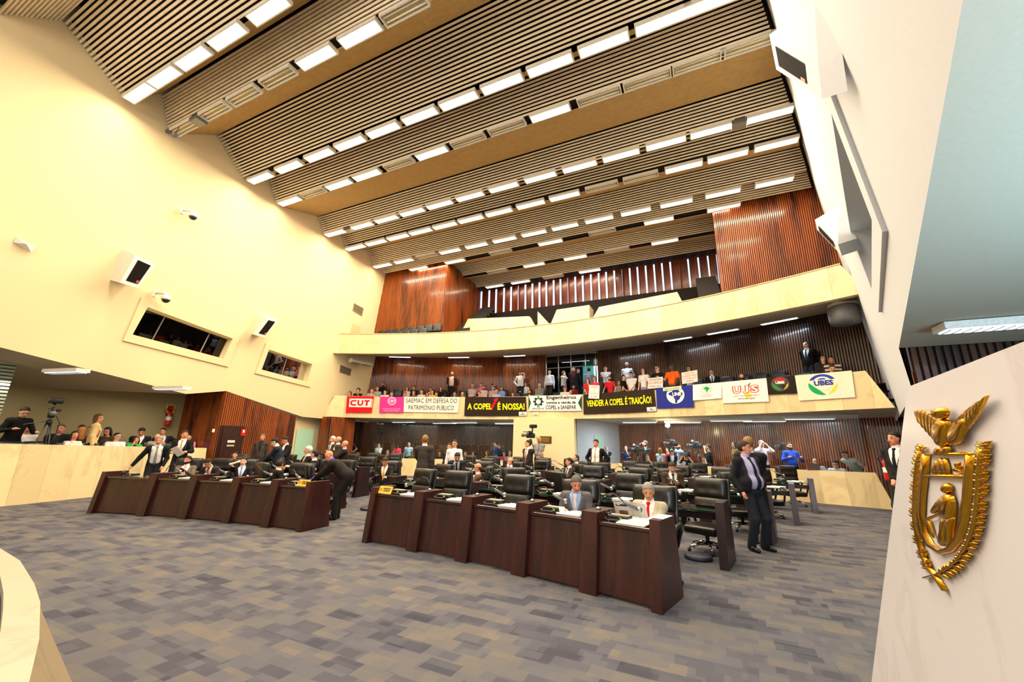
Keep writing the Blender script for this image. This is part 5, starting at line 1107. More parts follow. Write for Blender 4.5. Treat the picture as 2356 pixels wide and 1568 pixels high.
# ---------------------------------------------------------------- gallery seats
def make_seat():
    t = thing('gallery_seat', 'x', 'seat')
    b = MB(); cushion(b, .48, .46, .04, .03, Matrix.Translation((0, .2, .66)) @ Matrix.Rotation(math.radians(-10), 4, 'X')); b.build('backrest', M['seatp'], t, True)
    MB().rbox((0, 0, .38), (.46, .42, .05), .02, 2).build('seat', M['seatp'], t, True); MB().tube([(0, .1, 0), (0, .1, .37)], .03, 6).build('leg', M['steel'], t)
    return t
SEAT = make_seat(); su = []
FOLK = [o for o in bpy.data.objects if o.get('category') == 'person' and o.location.z > .1]
def taken(p, r):
    """the seat's place is taken: by a seated person (then the seat goes right under them) or by somebody standing there"""
    near_ = [o for o in FOLK if (o.location-Vector(p)).length < r]
    return min(near_, key=lambda o: (o.location-Vector(p)).length) if near_ else None
def put_seat(p, rz, lab, g):
    o = taken(p, .5)
    if o is not None:
        if not o['_sit'] or o.get('_c'): return
        o['_c'] = 1; f = Vector((-math.sin(o.rotation_euler.z), math.cos(o.rotation_euler.z), 0)); p = o.location+f*.0; rz = o.rotation_euler.z-PI
    if su: return dup(SEAT, p, rz, lab, g)
    su.append(1); SEAT.location = p; SEAT.rotation_euler = (0, 0, rz); SEAT['label'] = lab; SEAT['group'] = g
for row, off, z, n in (('front', BR+.03, G1, 37), ('back', 2.33, G2, 36)):
    for i in range(n):
        x = -16.1+20.2*i/(n-1); dy = (yLf(x+.1)-yLf(x-.1))/.2
        k = i if i < n/2 else n-1-i; lab = 'dark shell seat, %s from the %s wall, lower gallery, %s row' % (ORD[k], 'left' if i < n/2 else 'right', row)
        put_seat((x, yLf(x)+off, z), math.atan(dy), lab, 'shell seats of the lower gallery')
for row, py, y, z in (('front', 757, 16.3, 6.64), ('back', 752, 16.8, 6.97)):
    for i in range(7 if row == 'front' else 8):
        x = -16.2+.56*i; put_seat((x, y, z), .12, 'dark shell seat, %s from the left in the %s row of the upper gallery' % (ORD[i], row), 'shell seats of the upper gallery')
def make_box_seat():
    t = thing('box_seat', 'x', 'seat'); b = MB(); cushion(b, .54, .6, .1, .04, Matrix.Translation((0, .22, .75)) @ Matrix.Rotation(math.radians(-8), 4, 'X')); b.build('backrest', M['seatp'], t, True)
    MB().rbox((0, 0, .35), (.52, .5, .1), .03, 3).build('seat', M['seatp'], t, True); MB().box((0, .02, .15), (.1, .3, .3)).build('leg', M['blackp'], t)
    for s in (-1, 1): MB().rbox((s*.28, .05, .58), (.05, .36, .05), .02, 2).build('armrest', M['blackp'], t, True)
    return t
BS = make_box_seat(); bu = []
for row, dx, n in (('front', 1.35, 8), ('back', 2.3, 8)):
    for i in range(n):
        y = 3.9+.66*i; x = min(-17.0, B(y)-dx) if row == 'front' else max(-18.55, B(y)-dx); lab = 'black padded seat, %s from the near end in the %s row of the side gallery' % (ORD[i], row)
        o = taken((x, y, .42), .5)
        if o is not None:
            if not o['_sit'] or o.get('_c'): continue
            o['_c'] = 1; x, y = o.location.x, o.location.y
        if bu: dup(BS, (x, y, .42), PI/2, lab, 'padded seats of the side gallery')
        else: bu.append(1); BS.location = (x, y, .42); BS.rotation_euler = (0, 0, PI/2); BS['label'] = lab; BS['group'] = 'padded seats of the side gallery'
# ---------------------------------------------------------------- banners hung over the gallery front
class Banner:
    def __init__(s, lab, cor, col, name='banner', off=.03, fn=None):
        s.off = off; s.fn = fn or yLf
        P = [(lambda y: aty(px, py, y))(arc(px, py, s.fn, -off)) for px, py in cor]; s.P = [(p.x, p.z) for p in P]
        bl_, br_ = s.P[3], s.P[2]; c = ((bl_[0]+br_[0])/2, 0, min(bl_[1], br_[1])); s.t = thing(name, lab, name.split('_')[-1], (c[0], s.fn(c[0])-off, c[2])); s.o = Vector((c[0], s.fn(c[0])-off, c[2])); s.seed = len(lab)*1.7
        mb = MB(); nx, nz = 26, 8; vs = [s.at(i/nx, j/nz, 0) for j in range(nz+1) for i in range(nx+1)]
        mb.add(vs, [(j*(nx+1)+i, j*(nx+1)+i+1, (j+1)*(nx+1)+i+1, (j+1)*(nx+1)+i) for j in range(nz) for i in range(nx)]); mb.build('cloth', plain('banner_cloth', col, .75, noise=.06, spec=.2), s.t, True, fix=False)
        tl, tr = s.P[0], s.P[1]; s.w = math.hypot(tr[0]-tl[0], tr[1]-tl[1]); s.h = abs(tl[1]-s.P[3][1])
    def at(s, u, v, lift):
        """u 0..1 from the left, v 0..1 from the top"""
        (a, b, c, d) = s.P; x = (a[0]*(1-u)+b[0]*u)*(1-v)+(d[0]*(1-u)+c[0]*u)*v; z = (a[1]*(1-u)+b[1]*u)*(1-v)+(d[1]*(1-u)+c[1]*u)*v
        rp = .005*math.sin(u*9+s.seed)*(.3+v)+.0025*math.sin(u*16+v*3+s.seed*2)
        return Vector((x, s.fn(x)-s.off-.022+rp-lift, z))-s.o
    def poly(s, pts, col, name, lift=.004, label=None):
        n = len(pts); c = (sum(p[0] for p in pts)/n, sum(p[1] for p in pts)/n); vs = [s.at(c[0], c[1], lift)]; fs = []; K = 4
        for r in range(1, K+1): vs += [s.at(c[0]+(p[0]-c[0])*r/K, c[1]+(p[1]-c[1])*r/K, lift) for p in pts]
        for i in range(n):
            j = (i+1) % n; fs.append((0, 1+i, 1+j))
            for r in range(K-1): fs.append((1+r*n+i, 1+(r+1)*n+i, 1+(r+1)*n+j, 1+r*n+j))
        return MB().add(vs, fs).build(name, plain('banner_print', col, .7, noise=.03, spec=.2), s.t, False, label=label, fix=False)
    def rect(s, u0, v0, u1, v1, col, name='printed_box', lift=.003):
        k = 8; return s.poly([(u0+(u1-u0)*i/k, v0) for i in range(k)]+[(u1, v0+(v1-v0)*i/2) for i in range(2)]+[(u1-(u1-u0)*i/k, v1) for i in range(k)]+[(u0, v1-(v1-v0)*i/2) for i in range(2)], col, name, lift)
    def disc(s, u, v, r, col, name='printed_disc', lift=.004, a0=0, a1=2*PI, ry=None):
        """r in banner heights"""
        k = s.h/s.w; n = 28; pts = [(u+r*k*math.cos(a0+(a1-a0)*i/n), v-(ry or r)*math.sin(a0+(a1-a0)*i/n)) for i in range(n+(a1-a0 < 6))]; return s.poly(pts, col, name, lift)
    def text(s, txt, u, v, hgt, wid, col, bold=.02, rot=0, lift=.008, name='lettering'):
        """hgt: cap height in banner heights, wid: width in banner widths"""
        bold = 0 if 'M' in txt else bold
        c = bpy.data.curves.new(name, 'FONT'); c.body = txt; c.size = 1; c.align_x = 'CENTER'; c.align_y = 'CENTER'; c.offset = bold; c.resolution_u = 2
        o = bpy.data.objects.new('tmp', c); COL.objects.link(o); me = bpy.data.meshes.new_from_object(o.evaluated_get(bpy.context.evaluated_depsgraph_get())); bpy.data.objects.remove(o); bpy.data.curves.remove(c)
        bm = bmesh.new(); bm.from_mesh(me); bmesh.ops.triangulate(bm, faces=bm.faces); bm.to_mesh(me); bm.free()
        xs = [q.co.x for q in me.vertices]; ys = [q.co.y for q in me.vertices]; w, h_ = max(xs)-min(xs), max(ys)-min(ys); mx, my = (max(xs)+min(xs))/2, (max(ys)+min(ys))/2; ca, sa = math.cos(rot), math.sin(rot); k = s.h/s.w
        for q in me.vertices:
            a, b = (q.co.x-mx)/w*wid/k, (q.co.y-my)/h_*hgt; a, b = a*ca-b*sa, a*sa+b*ca; q.co = s.at(u+a*k, v-b, lift)
        me.name = name; me.materials.clear(); me.materials.append(plain('banner_ink', col, .7, noise=.02, spec=.2)); r = bpy.data.objects.new(name, me); COL.objects.link(r); r.parent = s.t; return r
q1 = lambda L: [(740+x/4.53, 780+y/4.53) for x, y in L]
q2 = lambda L: [(1180+x/5.122, 780+y/5.122) for x, y in L]
q3 = lambda L: [(1560+x/4.363, 690+y/4.363) for x, y in L]
YE, WH, BKI, RD = '#f2ea12', '#f1ece2', '#16120f', '#e01218'
b = Banner('red union banner with white box and big red letters', q1([(270, 592), (550, 595), (525, 768), (255, 765)]), '#d8141c')
b.rect(.1, .15, .93, .66, WH); k_ = b.h/b.w
def strip_poly(pts, w):                                                 # a letter stroke: band of width w along pts, as one ribbon
    Q_ = []
    for (x0, y0), (x1, y1) in zip(pts, pts[1:]): Q_ += [(x0+(x1-x0)*i/6, y0+(y1-y0)*i/6) for i in range(6)]
    Q_.append(pts[-1]); vs_ = []
    for i in range(len(Q_)):
        (x0, y0), (x1, y1) = Q_[max(i-1, 0)], Q_[min(i+1, len(Q_)-1)]; L_ = math.hypot((x1-x0)/k_, y1-y0) or 1; nx, ny = -(y1-y0)/L_*w/2*k_, (x1-x0)/k_/L_*w/2; x, y = Q_[i]; vs_ += [b.at(x+nx, y+ny, .008), b.at(x-nx, y-ny, .008)]
    MB().add(vs_, [(2*i, 2*i+1, 2*i+3, 2*i+2) for i in range(len(Q_)-1)]).build('letter', plain('banner_print', RD, .7, noise=.03, spec=.2), b.t, fix=False)
def arcp(cu_x, cv, ru, rv, a0, a1, n=12): return [(cu_x+ru*math.cos(a0+(a1-a0)*i/n), cv-rv*math.sin(a0+(a1-a0)*i/n)) for i in range(n+1)]
strip_poly([(.37, .28)]+arcp(.25, .405, .085, .125, PI*.5, PI*1.5, 10)+[(.37, .53)], .095)
strip_poly([(.435, .235), (.435, .42)]+arcp(.515, .43, .08, .105, PI, 2*PI, 10)+[(.595, .235)], .095)
strip_poly([(.66, .28), (.87, .28)], .095); strip_poly([(.765, .3), (.765, .575)], .11); b.text('PARANÁ', .965, .42, .07, .36, WH, .02, PI/2)
b = Banner('hot pink banner with round white emblem', q1([(612, 598), (862, 600), (857, 768), (602, 765)]), '#e8348c')
b.disc(.5, .27, .25, '#f3b6d2'); b.disc(.5, .27, .19, '#e8559a', lift=.006); b.text('UBM', .5, .27, .16, .2, '#fbe4ef', .012); b.text('POR UM MUNDO DE IGUALDADE', .5, .76, .06, .72, '#f9cfe2', .01); b.text('CONTRA TODA OPRESSÃO', .5, .87, .06, .62, '#f9cfe2', .01)
b = Banner('long white banner with two lines of black capitals', q1([(863, 600), (1440, 602), (1425, 765), (858, 758)]), '#eee4d6')
b.text('SAEMAC EM DEFESA DO', .5, .24, .3, .93, BKI, .0); b.text('PATRIMÔNIO PÚBLICO', .5, .66, .38, .83, BKI, .0)
def logo(b, u0, v0, u1, v1):
    b.rect(u0, v0, u1, v1, WH); b.text('SINDEL', (u0+u1)/2, v0+(v1-v0)*.68, (v1-v0)*.22, (u1-u0)*.75, BKI, .02); w_ = u1-u0; b.poly([(u0+w_*.35, v0+(v1-v0)*.2), (u0+w_*.5, v0+(v1-v0)*.2), (u0+w_*.62, v0+(v1-v0)*.75), (u0+w_*.48, v0+(v1-v0)*.6)], RD, 'emblem', .009)
b = Banner('black banner with yellow capitals and a slanted red word', q1([(1498, 600), (2130, 600), (2140, 798), (1488, 800)]), '#2a1c14')
b.text('A COPEL', .245, .5, .33, .4, YE, .035); b.text('É NOSSA!', .755, .47, .43, .44, YE, .035); b.text('ainda', .475, .32, .2, .2, RD, .04, math.radians(62)); logo(b, .875, .79, 1.0, .99)
b = Banner('white engineers banner with cogwheel and green corners', q2([(188, 665), (815, 655), (815, 843), (185, 843)]), '#f0ece4')
b.poly([(0, .02), (.05, .48), (0, .98)], '#1f4a24', 'leaf'); b.poly([(.93, .5), (1, .02), (1, .98)], '#1f4a24', 'leaf')
for k in range(8): b.disc(.19+.27*.3*math.cos(k*PI/4), .4-.27*math.sin(k*PI/4), .07, '#221c30', 'cog', .0045)
b.disc(.19, .4, .26, '#221c30', 'cogwheel'); b.disc(.19, .4, .17, WH, lift=.006); b.poly([(.165, .03), (.215, .03), (.19, .33)], '#3fae49', 'spark', .008); b.poly([(.19, .48), (.22, .78), (.16, .78)], '#3fae49', 'spark', .008)
b.text('SENGE-PR', .19, .86, .08, .23, BKI, .02); b.text('Engenheiros', .62, .17, .3, .55, BKI, .025); b.text('contra a venda da', .615, .46, .17, .55, BKI, .03); b.text('COPEL e SANEPAR', .615, .77, .26, .57, BKI, .02)
b = Banner('shiny black banner with one line of yellow capitals', q2([(832, 650), (1665, 583), (1695, 850), (835, 885)]), '#2e2016')
b.text('VENDER A COPEL É TRAIÇÃO!', .5, .47, .46, .9, YE, .03); logo(b, .88, .8, .995, .985)
BRZ = [(.0, -.5), (.22, -.42), (.3, -.3), (.5, -.2), (.46, -.02), (.32, .08), (.26, .24), (.12, .32), (.1, .46), (.0, .52), (-.06, .4), (.0, .28), (-.1, .16), (-.12, .02), (-.34, -.06), (-.5, -.18), (-.36, -.3), (-.2, -.32), (-.16, -.46)]
def brazil(b, u, v, r, col, lift=.007):
    k = b.h/b.w; b.poly([(u+x*2*r*k, v+y*2*r) for x, y in BRZ], col, 'map_shape', lift)
b = Banner('navy blue flag with a white disc and a map', q2([(1685, 575), (2118, 540), (2135, 800), (1700, 818)]), '#252f86')
b.disc(.53, .4, .4, WH); brazil(b, .53, .45, .33, '#252f86'); b.text('UNE', .57, .36, .17, .24, WH, .05, lift=.012)
b = Banner('small white flag with a green map in a ring', q3([(148, 850), (437, 825), (437, 985), (150, 1008)]), '#efe9e2')
b.disc(.48, .36, .3, '#b9c4b4'); b.disc(.48, .36, .25, WH, lift=.006); brazil(b, .48, .37, .19, '#2f9a3c', .009); b.text('CENTRAL DOS TRABALHADORES', .47, .73, .05, .4, '#c45a48', .01); b.text('E TRABALHADORAS', .47, .82, .05, .34, '#c45a48', .01)
b = Banner('white banner with three big red-outlined letters', q3([(437, 825), (885, 782), (912, 1018), (450, 1035)]), '#efe7dc')
b.poly([(.52, .42), (.6, .2), (.66, .12), (.63, .3), (.55, .5)], '#3f8f6a', 'feather', .005); b.poly([(.5, .62), (.62, .55), (.66, .75), (.54, .82)], '#e6c84a', 'printed_star', .005)
for ch, u in (('U', .34), ('J', .54), ('S', .73)): b.text(ch, u, .42, .36, .2 if ch != 'J' else .15, '#e2361f', .09, lift=.007); b.text(ch, u, .42, .31, .155 if ch != 'J' else .115, WH, .02, lift=.012)
b.text('UNIÃO DA JUVENTUDE SOCIALISTA', .54, .7, .065, .58, '#3a3530', .005); b.text('www.ujs.org.br', .54, .83, .1, .38, '#3a3530', .005)
def seal(b, u, v, r, c1, c2, c3, ring=None):
    if ring: b.disc(u, v, r*1.18, ring, lift=.0035)
    b.disc(u, v, r, c1, 'arc_top', .005, .25*PI-.3, .75*PI+.3); b.disc(u, v, r, c2, 'arc_left', .0055, .92*PI, 1.55*PI); b.disc(u, v, r, c3, 'arc_right', .006, 1.6*PI, 2.02*PI)
b = Banner('small black flag with round red, green and yellow seal', q3([(887, 778), (1170, 757), (1197, 937), (903, 948)]), '#221812')
seal(b, .46, .42, .36, '#b8262a', '#2f8a3c', '#d9b42a', '#4a4038'); brazil(b, .55, .6, .14, '#2a211c', .009); b.text('UBES', .46, .34, .15, .32, WH, .05, lift=.013)
b = Banner('largest white flag at the right end with blue, green and yellow circle', q3([(1170, 757), (1740, 707), (1778, 975), (1212, 1010)]), '#e9dcc4')
seal(b, .48, .44, .4, '#2a3fae', '#17a355', '#f2d21c'); b.disc(.48, .4, .27, '#e9dcc4', 'printed_disc', .008); b.text('UBES', .5, .38, .2, .34, '#23388e', .05, lift=.013)
# paper signs held over the rail
INK = {'r': '#c4564a', 'p': '#6a4a8a', 'b': '#6a5a4a'}
def sign(lab, cor, lines, col='#efe6da', fn=yLf, off=-.62):
    b = Banner(lab, cor, col, 'paper_sign', off=off, fn=fn); n = len(lines)
    for i, (tx, w_, c) in enumerate(lines): b.text(tx, .5, (i+.7)/(n+.4), .55/n, w_, INK[c], .0, lift=.004)
sign('upright handwritten paper sign hanging over the black banner', q2([(903, 538), (1024, 545), (1018, 703), (890, 697)]), [('CONTRA', .7, 'r'), ('A', .1, 'r'), ('PRIVATIZAÇÃO', .85, 'b'), ('DA COPEL', .7, 'p')], off=.1)
sign('wide handwritten sign held by the young man in glasses', q2([(1595, 460), (1768, 442), (1770, 575), (1590, 582)]), [('EM DEFESA', .8, 'b'), ('DAS EMPRESAS', .9, 'r'), ('PÚBLICAS!', .75, 'p')], off=-.42)
sign('tilted handwritten sign held by the woman beside the orange tee shirt', q2([(1985, 395), (2172, 362), (2178, 500), (1997, 528)]), [('O POVO É', .6, 'b'), ('CONTRA A VENDA', .9, 'r'), ('DA COPEL E DA', .85, 'r'), ('SANEPAR', .5, 'p')], off=-.38)
sign('pale green printed card lying on the rail over the blue flag', q2([(1768, 570), (1985, 548), (1988, 590), (1770, 612)]), [('NÃO À VENDA', .8, 'b')], '#c9d6b0', off=.06)
sign('small cream note stuck under the engineers banner', q2([(238, 862), (302, 862), (300, 892), (238, 892)]), [('AVISO', .5, 'b')], '#f3e6c4', off=.02)
# ---------------------------------------------------------------- things on the side walls
def on_wall(fn, px, py):
    pl_p = fn(6, 6); n_ = (fn(7, 6)-pl_p).cross(fn(6, 7)-pl_p).normalized(); return atp(px, py, pl_p, n_)
def wedge_speaker(lab, base, front, grille, fn, side, px2=None):
    """a boxed wedge: base outline on the wall, front face standing off it (all real points), dark grille let into the front"""
    o = sum(base, Vector())/4; t = thing('wall_speaker', lab, 'speaker', o); L = lambda q: q-o
    MB().hexa([L(q) for q in base], [L(q) for q in front]).build('casing', M['wallw'] if side < 0 else M['whitep'], t)
    n = (front[1]-front[0]).cross(front[3]-front[0]).normalized(); n = n if n.dot(EYE-front[0]) > 0 else -n
    bl = lambda u, v: (front[0]*(1-u)+front[1]*u)*(1-v)+(front[3]*(1-u)+front[2]*u)*v
    us = grille; MB().poly(*[L(bl(u, v)+n*.012) for u, v in ((us[0], us[1]), (us[2], us[1]), (us[2], us[3]), (us[0], us[3]))]).build('grille', plain('speaker_grille', '#1c1714', .95, spec=.05, scale=120), t, fix=False)
    MB().poly(*[L(bl(u, v)+n*.016) for u, v in ((us[2]-.16, us[3]-.12), (us[2]-.04, us[3]-.12), (us[2]-.04, us[3]-.03), (us[2]-.16, us[3]-.03))]).build('badge', plain('badge', '#d84a1c', .4), t, fix=False)
def quadwall(pts, off): return [on_wall(WL, px, py)+Vector((off, 0, 0)) for px, py in pts]
def offray(px, py, x0):                                                 # the same picture direction, nearer than the wall by x0 metres
    p = on_wall(WL, px, py); return atx(px, py, p.x+x0)
for lab, bs, ft in (('large white wedge speaker with dark grille on the left wall', [(282, 573), (312, 586), (304, 640), (254, 644)], [(312, 586), (358, 607), (318, 662), (276, 650)]),
                    ('smaller white wedge speaker above the right-hand booth window', [(594, 717), (612, 728), (603, 765), (579, 768)], [(616, 730), (640, 736), (610, 776), (586, 770)])):
    fr = [offray(*q, .75) for q in ft]; ba = [on_wall(WL, *q) for q in bs]; wedge_speaker(lab, ba, fr, (.2, .12, .85, .88), WL, 1)
def rwall(px, py, z):
    d = ray(px, py); n_ = (WR(7, 6)-WR(6, 6)).cross(WR(6, 7)-WR(6, 6)).normalized(); return EYE+d*((WR(6, 6)-EYE).dot(n_)/d.dot(n_))
def right_speaker(lab, pts, y, dep):
    """pts: silhouette corners a..f of the box; built at depth y as a wedge coming off the right wall"""
    (a, b_, c, d, e, f) = [aty(px, py, y+dy) for (px, py, dy) in pts]; o = (a+d)/2; t = thing('wall_speaker', lab, 'speaker', o); L = lambda q: q-o
    back = [rwall(px, py, 0) for px, py in dep]; back[2] = back[1]+(c-b_); back[3] = back[0]+(d-a)
    MB().hexa([L(q) for q in back], [L(q) for q in (a, b_, c, d)]).build('casing', M['wallw'], t)
    n = (b_-a).cross(d-a).normalized(); n = n if n.dot(EYE-a) > 0 else -n; bl = lambda u, v: (a*(1-u)+b_*u)*(1-v)+(d*(1-u)+c*u)*v
    MB().poly(*[L(bl(u, v)+n*.012) for u, v in ((.16, .22), (.8, .22), (.8, .8), (.16, .8))]).build('grille', plain('speaker_grille', '#1c1714', .95, spec=.05, scale=120), t, fix=False)
    MB().poly(*[L(bl(u, v)+n*.016) for u, v in ((.7, .68), (.78, .68), (.78, .78), (.7, .78))]).build('badge', plain('badge', '#d84a1c', .4), t, fix=False)
right_speaker('big white wedge speaker high on the right wall', [(1770, 80, .0), (1882, 147, -1.9), (1892, 228, -1.9), (1786, 160, .0), (0, 0, 0), (0, 0, 0)], 6.0, [(1874, 2), (1938, 122), (1940, 206), (1890, 150)])
right_speaker('white wedge speaker on the right wall below the window', [(1875, 505, .0), (1928, 562, -1.5), (1937, 588, -1.5), (1880, 528, .0), (0, 0, 0), (0, 0, 0)], 9.8, [(1930, 473), (1972, 548), (1976, 582), (1935, 545)])
def dome(px, py, lab):
    p = on_wall(WL, px, py); p = p+Vector((.16, 0, 0)); t = thing('dome_camera', lab, 'camera', p, .75)
    MB().box((.0, 0, .05), (.06, .16, .22)).build('wall_plate', M['whitep'], t); MB().tube([(0, 0, .08), (.28, 0, .1), (.34, 0, .03)], .045, 8).build('arm', M['whitep'], t, True)
    MB().lathe([(.05, .06), (.13, .0), (.135, -.1), (.12, -.12)], 18, Matrix.Translation((.34, 0, 0))).build('housing', M['whitep'], t, True); MB().ell((.34, 0, -.12), (.11, .11, .1), 14, 8).build('lens_dome', M['blackp'], t, True)
dome(412, 490, 'white dome security camera high on the left wall'); dome(348, 680, 'white dome security camera above the left booth window')
def facet(px, py):
    p = on_wall(WL, px, py)+Vector((.06, 0, 0)); t = thing('motion_sensor', 'small white faceted sensor on the left wall near the corner', 'sensor', p, -TL); MB().add([(0, -.17, .14), (0, .2, .02), (0, .16, -.16), (0, -.17, -.02), (.16, .02, -.02)], [(0, 1, 4), (1, 2, 4), (2, 3, 4), (3, 0, 4)]).build('casing', M['whitep'], t)
facet(53, 563)
def wallpatch(name, lab, cat, pts, col, proud, slots):
    P = [on_wall(WL, *q) for q in pts]; o = sum(P, Vector())/4; t = thing(name, lab, cat, o); ex = Vector((proud, 0, 0)); L = lambda q: q-o
    MB().hexa([L(q) for q in P], [L(q)+ex for q in P]).build('frame', plain('grey_grille', col, .5), t)
    mb = MB(); bl = lambda u, v: (P[0]*(1-u)+P[1]*u)*(1-v)+(P[3]*(1-u)+P[2]*u)*v
    for i in range(slots): v0 = .1+.8*i/slots; mb.poly(*[L(bl(u, v))+ex*1.15 for u, v in ((.06, v0), (.94, v0), (.94, v0+.4/slots), (.06, v0+.4/slots))])
    if slots: mb.build('slat', plain('grille_gap', '#5a5040', .7), t, fix=False)
wallpatch('air_vent', 'grey louvred vent on the left wall above the upper gallery', 'vent', [(814, 697), (836, 709), (832, 727), (811, 714)], '#8a7a58', .03, 6)
wallpatch('air_vent', 'grey louvred vent on the left wall inside the lower gallery', 'vent', [(783, 839), (808, 849), (805, 864), (781, 856)], '#7a6c58', .03, 6)
wallpatch('access_hatch', 'flush cream hatch on the left wall above the upper gallery seats', 'hatch', [(811, 743), (831, 752), (828, 765), (806, 765)], '#d8c08a', .012, 0)
def ac(lab, p, rz, L_, mat, fl=0):
    t = thing('air_conditioner', lab, 'air conditioner', p, rz); MB().prism([(-.12, .0), (-.14, .2), (.12, .22), (.24, .1), (.2, .0), (.05, -.04)] if not fl else [(-.3, .12), (-.26, .0), (.26, -.02), (.34, .06), (.34, .14)], -L_/2, L_/2).build('casing', M[mat], t)
    for s in (-.25, .25): MB().box((.1 if not fl else .02, s*L_, -.025 if not fl else -.03), (.16 if not fl else .3, L_*.4, .02)).build('louvre', plain('louvre_dark', '#4a4438', .5), t)
ac('white ceiling air conditioner with two louvres in the side gallery', atp(230, 882, Vector((-17.9, 6, 3.12)), Vector((1, 0, 0))), 0, 2.0, 'whitep', 1)
ac('wall air conditioner inside the left end of the lower gallery', on_wall(WL, 815, 834)+Vector((.42, 0, -.1)), -TL, 1.3, 'whitep')
p = aty(1942, 722, 14.9); t = thing('air_conditioner', 'rounded grey air unit under the upper gallery by the right wall', 'air conditioner', p, .25); MB().lathe([(.36, -.32), (.4, -.2), (.4, .18), (.36, .24)], 24).build('casing', M['greyp'], t, True)
MB().box((0, 0, .3), (.6, .4, .12)).build('bracket', M['whitep'], t)
# recessed light boxes under the galleries
def boxlight(lab, c, rz, L_, w_=.3, on=1):
    t = thing('soffit_light', lab, 'ceiling light', c, rz); MB().box((0, 0, 0), (L_, w_, .09)).build('frame', M['whitep'], t); MB().box((0, 0, -.05), (L_-.08, w_-.08, .02)).build('diffuser', M['lampw'] if on else M['lampoff'], t)
    mb = MB()
    for i in range(14): mb.box((-L_/2+.06+(L_-.12)*i/13, 0, -.064), (.012, w_-.08, .012))
    mb.build('louvre', M['steel'], t)
boxlight('louvred light box on the side gallery ceiling, nearer to the blind', atz(152, 853, 3.3), .2, 1.25); boxlight('louvred light box on the side gallery ceiling, nearer to the timber wall', atz(396, 892, 3.2), .2, 1.25)
boxlight('louvred light box on the ceiling over the lectern', atz(2330, 742, 3.24), 0, 1.4, .32)
for i, (x, o_) in enumerate(((-14.6, .9), (-12.8, 1.7), (-11.2, .9), (-9.2, 1.7), (-2.4, 1.3), (-.6, 2.0), (1.2, 1.2), (2.4, 2.1), (3.6, 1.1))):
    boxlight('%s cool light strip from the left on the press room ceiling' % ORD[i], (x, yP(x)+o_, 2.72), 0, 1.5, .22)
for i, x in enumerate((-15.4, -12.2, -9, -.5, 1.3, 3.2)):
    p_ = (x, yB(x)-.75, 6.45); boxlight('%s light box from the left under the upper gallery' % ORD[i], p_, math.atan((yB(x+.1)-yB(x-.1))/.2), 1.3, .24)
# side gallery: blind, extinguisher, notices
t = thing('window_blind', 'grey striped blind at the near end of the side gallery', 'blind', (-17.0, 3.3, 2.95), PI/2); mb = MB()
for i in range(16): mb.box((0, 0, -.75+.095*i), (1.7, .04, .055))
mb.build('slat', plain('blind_slat', '#a9b0a0', .6), t); MB().box((0, .03, 0), (1.7, .01, 1.55)).build('backing', plain('blind_dark', '#4d5648', .7), t)
def extinguisher(lab, p, rz):
    t = thing('wall_mounted_extinguisher', lab, 'fire extinguisher', p, rz); MB().lathe([(.02, -.36), (.085, -.34), (.09, -.3), (.09, .1), (.07, .17), (.03, .2)], 18).build('cylinder', M['red'], t, True)
    MB().lathe([(.03, .2), (.035, .26), (.02, .28)], 10).box((.05, 0, .29), (.16, .03, .02)).build('valve', M['blackp'], t); MB().tube([(0, 0, .25), (-.12, 0, .3), (-.17, 0, .22), (-.12, 0, .12), (-.09, 0, 0)], .014, 7).build('hose', M['blackp'], t, True)
    MB().lathe([(.0915, -.14), (.0915, .0)], 18).build('paper_label', M['paper'], t, label='white and green label')
p = atx(389, 958, -18.85); extinguisher('red fire extinguisher on the wall of the side gallery', p, .9)
p = atx(392, 940, -18.96); t = thing('fire_notice', 'small red and yellow notice above the extinguisher in the side gallery', 'notice', p, PI/2); MB().box((0, 0, 0), (.3, .02, .34)).build('board', M['yellow'], t); MB().box((0, -.012, .02), (.2, .01, .22)).build('pictogram', M['red'], t)
u_ = lambda px, py: (lambda q: q)(atp(px, py, Vector((-16.42, 9.4, 1)), Vector((3.6, .52, 0))))
for px, py, lab, m_, w_, h_ in ((559, 994, 'small red notice beside the dark door in the timber wall', 'red', .2, .26), (490, 990, 'white light switch on the timber wall before the dark door', 'whitep', .09, .12)):
    p = u_(px, py); t = thing('notice' if w_ > .1 else 'light_switch', lab, 'notice' if w_ > .1 else 'switch', p, PI/2+.14); MB().box((0, -.02, 0), (w_, .02, h_)).build('plate', M[m_], t)
    if w_ > .1: MB().box((0, -.032, .04), (.07, .006, .1)).build('pictogram', M['paper'], t)
    else: MB().box((0, -.034, 0), (.03, .01, .05)).build('rocker', M['paper'], t)
extinguisher('fire extinguisher on the dark battens behind the guard', Vector((5.0, 15.1, 1.2))+Vector((-.35, -.3, 0)), 0)
p = aty(1242, 1011, 17.82); t = thing('wall_plaque', 'dark bronze plaque on the cream pier', 'plaque', (p.x+.25, 17.84, p.z)); MB().rbox((0, 0, 0), (.62, .03, .32), .01, 1).build('plate', plain('bronze', '#5f4a22', .4, .6), t)
mb = MB(); [mb.box((0, -.018, .09-.045*i), (.46-.08*(i % 2), .004, .014)) for i in range(5)]; mb.build('inscription', M['brass'], t)
